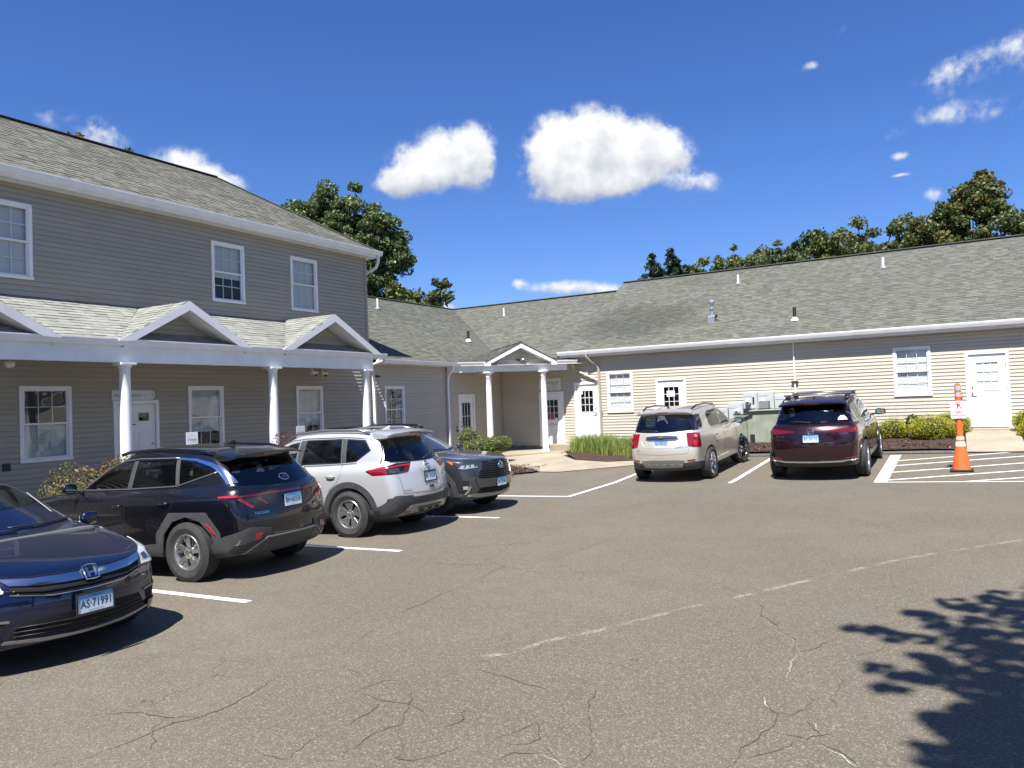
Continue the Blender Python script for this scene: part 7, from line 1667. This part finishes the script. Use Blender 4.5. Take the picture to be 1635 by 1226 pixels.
k = np.arange(n)[:, None]*6; F = np.concatenate([k+np.array([0, 1, 2, 3]), k+np.array([3, 2, 4, 5])], 1).reshape(-1, 4)
o = fastmesh('ornamental_grass', V, F, L_GRS, None, attr=np.repeat(rg.random(n), 2), kind='stuff'); tag(o, 'bright green tufted grass growing in front of the concrete step', 'grass')
# clipped evergreens by the portico
b_ = (-13.25, 21.0, g(-13.2, 21)+.03)
shrub('clipped_shrub', b_, [((-13.35, 20.75, -1.36), (.52, .55, .27)), ((-12.95, 21.25, -1.28), (.5, .52, .26)), ((-13.15, 21.0, -1.62), (.42, .42, .34))], 900, .032, L_HDG, 'wide flat topped clipped shrub shaped like a bowl beside the portico column', seed=31, lump=.06)
shrub('clipped_shrub', (-13.95, 21.1, g(-14, 21)+.05), [((-13.95, 21.1, -1.12), (.36, .36, .40)), ((-13.65, 21.3, -1.2), (.25, .25, .2)), ((-14.0, 21.15, -1.6), (.3, .3, .4))], 900, .032, L_HDG, 'upright rounded clipped shrub in front of the tall light door', seed=32, lump=.06)
shrub('clipped_shrub', (-14.35, 19.5, g(-14, 20)+.05), [((-14.35, 19.5, -1.22), (.34, .4, .32)), ((-14.3, 19.5, -1.6), (.3, .3, .4))], 800, .032, L_HDG, 'small clipped shrub just showing above the grey SUV bonnet', seed=33, lump=.06)
# barberries in front of the porch
shrub('barberry_shrub', (-12.75, 7.75, g(-12.7, 7.7)), [((-12.75, 7.55, -1.42), (.55, .62, .62)), ((-12.7, 8.2, -1.30), (.5, .5, .66)), ((-12.8, 7.2, -1.6), (.45, .4, .5))], 620, .036, L_BRB, 'olive barberry shrub with reddish tips in front of the left porch window', group='barberry shrubs along the porch', seed=41, lump=.2)
V, F, T = blob_leaves([((-12.75, 7.6, -1.02), (.50, .58, .30)), ((-12.7, 8.2, -.92), (.44, .44, .30))], 120, .026, 42, .3)
fastmesh('red_tips', V, F, L_RED, [o for o in S.objects if o.name == 'barberry_shrub'][0], attr=T, kind='stuff')
shrub('barberry_shrub', (-12.9, 12.0, g(-12.7, 12)), [((-12.9, 12.0, -1.22), (.40, .45, .68))], 420, .032, L_RED, 'thin red barberry tips showing behind the black SUV roof', group='barberry shrubs along the porch', seed=43, lump=.3)
shrub('green_shrub', (-12.7, 5.95, g(-12.7, 6)), [((-12.7, 5.95, -1.55), (.5, .55, .50))], 620, .034, L_HDG, 'bright green shrub at the left edge beyond the navy saloon', seed=44)
# ---------------------------------------------------------------- trees
def tree(name, base, blobs, dens, size, m, label, seed, group=None, clump=.9, trunk_r=.25, sub=9, sparse=0., cat='tree'):
    t = empty(name, base, 0, label, cat, group); rg = np.random.default_rng(seed); sb = []; limbs = []
    for (c, r) in blobs:
        k = sub+int(max(r))
        for i in range(k):
            d = rg.normal(size=3); d /= np.linalg.norm(d); d[2] = d[2]*.9+.1
            p = np.array(c)+d*np.array(r)*rg.uniform(.35, .95); q = clump*rg.uniform(.55, 1.25)
            sb.append((p, (q, q, q*.72))); limbs.append((np.array(c), p))
    V, F, T = blob_leaves(sb, dens, size, seed, .28, .75, 1.5, 1.1)
    fastmesh('crown', V, F, m, t, attr=T)
    top = max(c[2]+r[2]*.4 for c, r in blobs); mb = MB(); b_ = np.array(base, float); cc = np.array([np.mean([c[0] for c, r in blobs]), np.mean([c[1] for c, r in blobs]), top])
    mb.tube([b_, b_*.7+cc*.3, b_*.35+cc*.65, cc], [trunk_r, trunk_r*.8, trunk_r*.5, trunk_r*.15], 8)
    mb.build('trunk', BARK, t)
    mb = MB()
    for c, p in limbs[::2]:
        a = b_*.4+cc*.6 if rg.random() < .5 else c-np.array([0, 0, .5]); mb.tube([a, (a+p)/2+rg.normal(size=3)*.15, p], [trunk_r*.28, trunk_r*.16, .02], 5)
    o = mb.build('limb', BARK, t); o['kind'] = 'stuff'
    return t
def crown_at(azd, el_top, el_low, half, r, **k):
    top = at_r(azd, el_top+.55, r).z; low = at_r(azd, el_low, r).z; w_ = r*math.tan(R(half*1.18)); c = at_r(azd, 0, r); return ((c.x, c.y, (top+low)/2), (w_, w_, (top-low)/2))
GZ = -2.0
# poplar behind the left wing
d = 46
tree('broadleaf_tree', at_r(-42.6, 0, d)[:2].__class__((0, 0)) if False else (at_r(-42.6, 0, d).x, at_r(-42.6, 0, d).y, GZ),
     [crown_at(-43.0, 16.0, 9, 2.2, d), crown_at(-41.0, 15.7, 8, 2.3, d), crown_at(-45.3, 14.9, 8, 2.2, d), crown_at(-47.2, 14.0, 9, 1.2, d), crown_at(-39.4, 14.2, 8, 1.8, d), crown_at(-38.3, 12.3, 9.2, .9, d), crown_at(-42.6, 15.8, 10, 3.0, d), crown_at(-39.6, 9.8, 5, 1.5, d), crown_at(-42.3, 13, 4, 3.0, d)], 120, .125, L_POP, 'tall leafy green tree rising behind the two storey building corner', 51, clump=.55, sub=34)
tree('broadleaf_tree', (at_r(-37, 0, 45).x, at_r(-37, 0, 45).y, GZ), [crown_at(-38.4, 8.9, 5, 1.1, 45), crown_at(-36.9, 8.6, 4.5, 1.0, 45)], 34, .22, L_OLV, 'low yellow green tree showing over the roof right of the tall one', 52, clump=.6)
tree('broadleaf_tree', (at_r(-35.2, 0, 44).x, at_r(-35.2, 0, 44).y, GZ), [crown_at(-35.3, 9.0, 6.4, .7, 44)], 26, .22, L_DRK, 'small wispy tree top alone over the inner roof corner', 53, clump=.42, sub=7, trunk_r=.12)
tree('broadleaf_tree', (at_r(-56.5, 0, 33).x, at_r(-56.5, 0, 33).y, GZ), [crown_at(-55.9, 17.9, 14, .9, 33), crown_at(-59.2, 17.9, 14, .3, 33), crown_at(-53.6, 15.9, 12, 1.2, 33)], 40, .13, L_OLV, 'tree whose thin top twigs show above the two storey roof ridge', 54, clump=.32, sub=14)
def spruce(azd, el, r, half, label, seed, group='dark spruces beyond the wing roof'):
    c = at_r(azd, el, r); top = c.z; t = empty('spruce_tree', (c.x, c.y, GZ), 0, label, 'tree', group); rg = np.random.default_rng(seed); P = []; N = []; W_ = r*math.tan(R(half)); mb = MB()
    H = top-GZ
    for i in range(230):
        f = rg.random()**.8; z = top-f*H*.75; L = W_*(.12+4.0*f)*rg.uniform(.7, 1.1); a = rg.uniform(0, 6.28); n = int(26+60*f)
        s_ = rg.random(n); P.append(np.stack([c.x+np.cos(a)*L*s_+rg.normal(0, .06+.10*f, n), c.y+np.sin(a)*L*s_+rg.normal(0, .06+.10*f, n), z-.28*L*s_+rg.normal(0, .07, n)-rg.random(n)*.18*s_], 1)); N.append(np.tile([0, 0, 1.], (n, 1)))
        if i % 3 == 0: mb.tube([(c.x, c.y, z), (c.x+math.cos(a)*L*.9, c.y+math.sin(a)*L*.9, z-.25*L)], [.03, .008], 4)
    P = np.concatenate(P); V, F = leaf_quads(P, np.concatenate(N), .17, rg, 2.2, .7); fastmesh('crown', V, F, L_SPR, t, attr=rg.random(len(P)))
    o = mb.build('limb', BARK, t); o['kind'] = 'stuff'; mb = MB(); mb.tube([(c.x, c.y, GZ), (c.x, c.y, top)], [.16, .02], 7); mb.build('trunk', BARK, t)
spruce(-19.35, 10.55, 50, 1.5, 'left of the paired spruces beyond the wing roof', 61); spruce(-18.0, 10.75, 52, 1.35, 'right of the paired spruces beyond the wing roof', 62); spruce(-17.1, 9.5, 54, .9, 'short spruce leaning against the right of the pair', 63)
spruce(-9.4, 10.75, 58, .9, 'single pointed spruce in the middle of the far tree line', 64)
LINE = [(-16.4, 9.0, .8, L_DRK, 'small dark bush top just right of the paired spruces'), (-15.0, 9.9, 1.3, L_OLV, 'rounded yellow green tree, first of the far line'), (-13.2, 10.1, 1.5, L_OLV, 'yellow green tree with a feathery top, second of the far line'), (-11.2, 10.3, 1.5, L_DRK, 'dark rounded tree left of the single spruce'),
        (-8.2, 10.5, 1.5, L_DRK, 'dark tree right of the single spruce'), (-6.6, 10.8, 1.4, L_OLV, 'lighter green tree near the middle of the far line'), (-4.9, 10.9, 1.6, L_DRK, 'fine leaved tree above the second white roof pipe'), (-3.1, 10.8, 1.5, L_DRK, 'broad fine leaved tree left of the rusty topped one'), (-1.6, 10.9, .9, L_RST, 'small rusty topped tree beside the tall maple')]
for i, (a, e, hw, m_, lb) in enumerate(LINE):
    r_ = 56+3*math.sin(i*2.1); tree('far_tree', (at_r(a, 0, r_).x, at_r(a, 0, r_).y, GZ), [crown_at(a, e, e-3.4, hw, r_), crown_at(a-hw*.7, e-.5, e-4, hw*.8, r_), crown_at(a+hw*.7, e-.4, e-4, hw*.8, r_)], 44, .17, m_, lb, 70+i, group='trees beyond the wing roof', clump=.5, sub=15)
r_ = 55
tree('maple_tree', (at_r(1.2, 0, r_).x, at_r(1.2, 0, r_).y, GZ), [crown_at(1.5, 13.1, 9.8, 1.4, r_), crown_at(.4, 12.1, 9, 1.1, r_), crown_at(2.4, 12.0, 9.2, 1.0, r_), crown_at(-.4, 11.0, 8.2, .9, r_), crown_at(1.5, 10.5, 6, 2.2, r_)], 60, .16, L_RST, 'tallest tree on the right, a maple with rust tinged leaves', 91, group='trees beyond the wing roof', clump=.55, sub=24)
tree('far_tree', (at_r(4.3, 0, 53).x, at_r(4.3, 0, 53).y, GZ), [crown_at(4.4, 10.9, 8, 1.2, 53), crown_at(5.8, 11.8, 8, 1.4, 53), crown_at(3.2, 9.8, 7, 1.4, 53)], 46, .17, L_DRK, 'fine leaved grey green tree at the right edge', 92, group='trees beyond the wing roof', clump=.8)
tree('far_tree', (at_r(9, 0, 55).x, at_r(9, 0, 55).y, GZ), [crown_at(8.5, 12.5, 7, 2.4, 55), crown_at(12, 12.5, 7, 2.4, 55)], 12, .4, L_DRK, 'tree continuing the line out of frame to the right', 93, group='trees beyond the wing roof', clump=1.3)
# tree standing behind the photographer's right shoulder: only its shadow is seen ---------
EL = [(1610, 1000, 70, 45), (1560, 1035, 62, 26), (1630, 1080, 75, 55), (1560, 1090, 75, 26), (1600, 1150, 75, 45), (1540, 1165, 55, 20), (1640, 1200, 90, 60), (1560, 1215, 60, 22), (1530, 965, 32, 9), (1600, 958, 40, 14), (1480, 985, 34, 9), (1520, 1005, 40, 10), (1395, 1006, 38, 7), (1425, 1018, 26, 6), (1470, 1020, 24, 7), (1410, 1068, 42, 6), (1460, 1082, 45, 9), (1510, 1065, 40, 10), (1420, 1100, 24, 6), (1480, 1050, 30, 6), (1500, 1150, 26, 10), (1480, 1195, 26, 7), (1355, 1004, 10, 3), (1500, 1222, 30, 8), (1700, 980, 80, 60), (1740, 1100, 90, 90), (1700, 1260, 120, 60), (1580, 1290, 90, 40)]
rg = np.random.default_rng(99); P = []
for (cx, cy, rx, ry) in EL:
    n = int(rx*ry*(.34 if cx < 1560 else .15))+20
    a = rg.uniform(0, 6.28, n); q = np.sqrt(rg.random(n)); X = cx+np.cos(a)*q*rx; Y = cy+np.sin(a)*q*ry+(X-cx)*.16
    # clumps with light gaps
    keep = (np.sin(X*.09+Y*.27+cx)+np.sin(X*.043-Y*.36+2)+.9*np.sin(X*.17+Y*.11)+rg.normal(0, .55, n)) > -.25+np.clip((1540-X)/300, 0, .4)
    for x, y in zip(X[keep], Y[keep]):
        gx, gy = ongr(float(x), float(y)); h_ = rg.uniform(7.2, 9.6); P.append((gx+SUNV.x/SUNV.z*h_, gy+SUNV.y/SUNV.z*h_, g(gx, gy)+h_))
P = np.array(P); V, F = leaf_quads(P, np.tile([.1, -.5, 1.], (len(P), 1)), .10, rg, 1.5, .7)
t = empty('shade_tree', (5.2, -1.5, g(5.2, -1.5)), 0, 'tree beyond the lower right corner that throws the dappled shadow', 'tree')
fastmesh('crown', V, F, L_POP, t, attr=rg.random(len(P)))
V, F, T = blob_leaves([((4.6, -.6, 5.6), (1.9, 1.9, 1.5)), ((5.6, -2.4, 5.5), (2, 2, 1.8)), ((5.2, -1.6, 7), (1.6, 1.6, 1.2))], 60, .16, 98, .3, .8); fastmesh('upper_crown', V, F, L_POP, t, attr=T)
mb = MB(); mb.tube([(5.2, -1.5, g(5.2, -1.5)), (5.1, -1.4, 1), (4.9, -1.2, 3.4)], [.24, .2, .14], 9)
for q in P[::700]: mb.tube([(4.9, -1.2, 3.2), tuple(((np.array([4.9, -1.2, 3.4])+q)/2+[0, 0, .3])), tuple(q)], [.07, .04, .012], 5)
mb.build('trunk', BARK, t)
# tree belt behind the photographer (seen only as reflections in glass and paint)
rgb = random.Random(8)
for i, (x, y) in enumerate([(-34, -24), (-22, -34), (-10, -30), (4, -36), (18, -30), (30, -18), (34, -2), (33, 14)]):
    h_ = rgb.uniform(6, 9); t = tree('background_tree', (x, y, GZ), [((x, y, h_*.62), (4.6, 4.6, h_*.42)), ((x+3, y+1, h_*.5), (3.6, 3.6, h_*.36))], 2.2, .95, L_DRK, 'tree of the belt behind the photographer, '+['at its far left', 'second from its left', 'left of its middle', 'at its middle', 'right of its middle', 'third from its right', 'second from its right', 'at its far right'][i], 120+i, group='trees of the belt behind the photographer', clump=2., sub=5)
# ================================================================ cone, signs, small things
ORG = mat('cone_orange', (.80, .13, .03), .45, var=.08, vscale=6); RFL = mat('reflective_band', (.74, .74, .74), .35, var=.15, vscale=20); RFG = mat('grey_reflective_band', (.40, .40, .42), .4)
cxn, cyn = -.01, 18.48; gz = g(cxn, cyn)
t = empty('traffic_cone', (cxn, cyn, gz), 0, 'tall orange traffic cone with white bands standing in the hatched bay', 'cone')
mb = MB(); mb.box(cxn-.215, cxn+.215, cyn-.215, cyn+.215, gz+.002, gz+.045); mb.build('base', mat('black_rubber', (.02, .02, .02), .8), t, bevel=.012)
def rr_(z): return .172+(.066-.172)*min(1, (z-.045)/.66)
def ring_(name, z0, z1, m, dr=0.): mb = MB(); mb.lathe([(rr_(z0)+dr, z0), (rr_(z1)+dr, z1)], (cxn, cyn, gz), 32); return mb.build(name, m, t, smooth=True)
mb = MB(); mb.lathe([(rr_(.045), .045), (rr_(.2), .2), (rr_(.4), .4), (rr_(.7), .705), (.062, .71), (.060, 1.20), (.056, 1.77), (.052, 1.80), (.03, 1.82), (0, 1.825)], (cxn, cyn, gz), 32); mb.build('cone_body', ORG, t, auto=.6)
ring_('white_band', .52, .615, RFL, .002); ring_('white_band', .66, .72, RFL, .004)
for z0, z1 in ((1.68, 1.77), (1.55, 1.64)): mb = MB(); mb.lathe([(.060, z0), (.060, z1)], (cxn, cyn, gz), 28); mb.build('grey_band', RFG, t, smooth=True)
for z0 in (1.655, 1.53, 1.46): mb = MB(); mb.lathe([(.06, z0-.01), (.067, z0), (.06, z0+.01)], (cxn, cyn, gz), 28); mb.build('collar', ORG, t, smooth=True)
sz = gz+1.275; yf = cyn-.075
t = empty('no_parking_sign', (cxn, yf, sz-.18), 0, 'white NO PARKING sign with a crossed P fixed to the orange cone', 'sign')
mb = MB(); w_, h_ = .145, .18; pts = []
for (sx, sy, a0) in ((1, -1, -90), (1, 1, 0), (-1, 1, 90), (-1, -1, 180)):
    for k in range(5): a = R(a0+22.5*k); pts.append((cxn+sx*(w_-.02)+.02*math.cos(a), yf, sz+sy*(h_-.02)+.02*math.sin(a)))
mb.prism(pts, (0, -.006, 0)); mb.build('board', mat('sign_enamel', (.76, .76, .76), .35), t)
RS = mat('sign_red', (.42, .03, .035), .4); mb = MB(); y0 = yf-.0075
for i in range(32):
    a, b_ = 2*math.pi*i/32, 2*math.pi*(i+1)/32; c = (cxn, sz+.085)
    mb.quad(*[(c[0]+r_*math.cos(q), y0, c[1]+r_*math.sin(q)) for r_, q in ((.063, a), (.063, b_), (.073, b_), (.073, a))])
mb.build('red_ring', RS, t)
mb = MB(); mb.quad((cxn-.05, y0-.002, sz+.128), (cxn-.042, y0-.002, sz+.136), (cxn+.05, y0-.002, sz+.042), (cxn+.042, y0-.002, sz+.034)); mb.build('red_slash', RS, t)
mb = MB(); put_text(mb, 'P', .082, (cxn, y0-.001, sz+.044), (1, 0, 0), (0, 0, 1), 0, .055, bold=.004); mb.build('letter', BLACKP, t)
mb = MB(); put_text(mb, 'NO', .052, (cxn, y0, sz-.075), (1, 0, 0), (0, 0, 1), 0, .115, bold=.003); mb.build('word', RS, t)
mb = MB(); put_text(mb, 'PARKING', .040, (cxn, y0, sz-.135), (1, 0, 0), (0, 0, 1), 0, .235, bold=.001); mb.build('word', RS, t)
mb = MB(); e = .132; f_ = .167
for (a, b_, c, d) in ((-e, e, f_-.003, f_), (-e, e, -f_, -f_+.003), (-e, -e+.003, -f_, f_), (e-.003, e, -f_, f_)): mb.box(cxn+a, cxn+b_, y0-.0005, y0, sz+c, sz+d)
mb.build('border_line', RS, t)
# two small white clinic parking signs at the head of the stalls
for (px, py, lab) in ((306.5, 700.5, 'small white parking sign above the black SUV roof'), (480, 689, 'small white parking sign above the silver SUV roof')):
    p = at_x(px, py, -12.65); t = empty('parking_sign', (p.x, p.y, g(p.x, p.y)), 0, lab, 'sign', 'small white clinic parking signs')
    mb = MB(); mb.tube([(p.x-.02, p.y, g(p.x, p.y)-.1), (p.x-.02, p.y, p.z+.08)], .02, 6); mb.build('post', GALV, t)
    mb = MB(); mb.box(p.x, p.x+.006, p.y-.13, p.y+.13, p.z-.125, p.z+.125); mb.build('board', mat('sign_enamel'), t, bevel=.002)
    mb = MB(); put_text(mb, 'ProHealth', .036, (p.x+.0075, p.y, p.z-.03), (0, 1, 0), (0, 0, 1), 0, .19); put_text(mb, 'A', .022, (p.x+.0075, p.y, p.z+.055), (0, 1, 0), (0, 0, 1), 0); put_text(mb, 'PHYSICIANS', .012, (p.x+.0075, p.y+.03, p.z-.055), (0, 1, 0), (0, 0, 1), 0, .11); mb.build('lettering', NAVY, t)
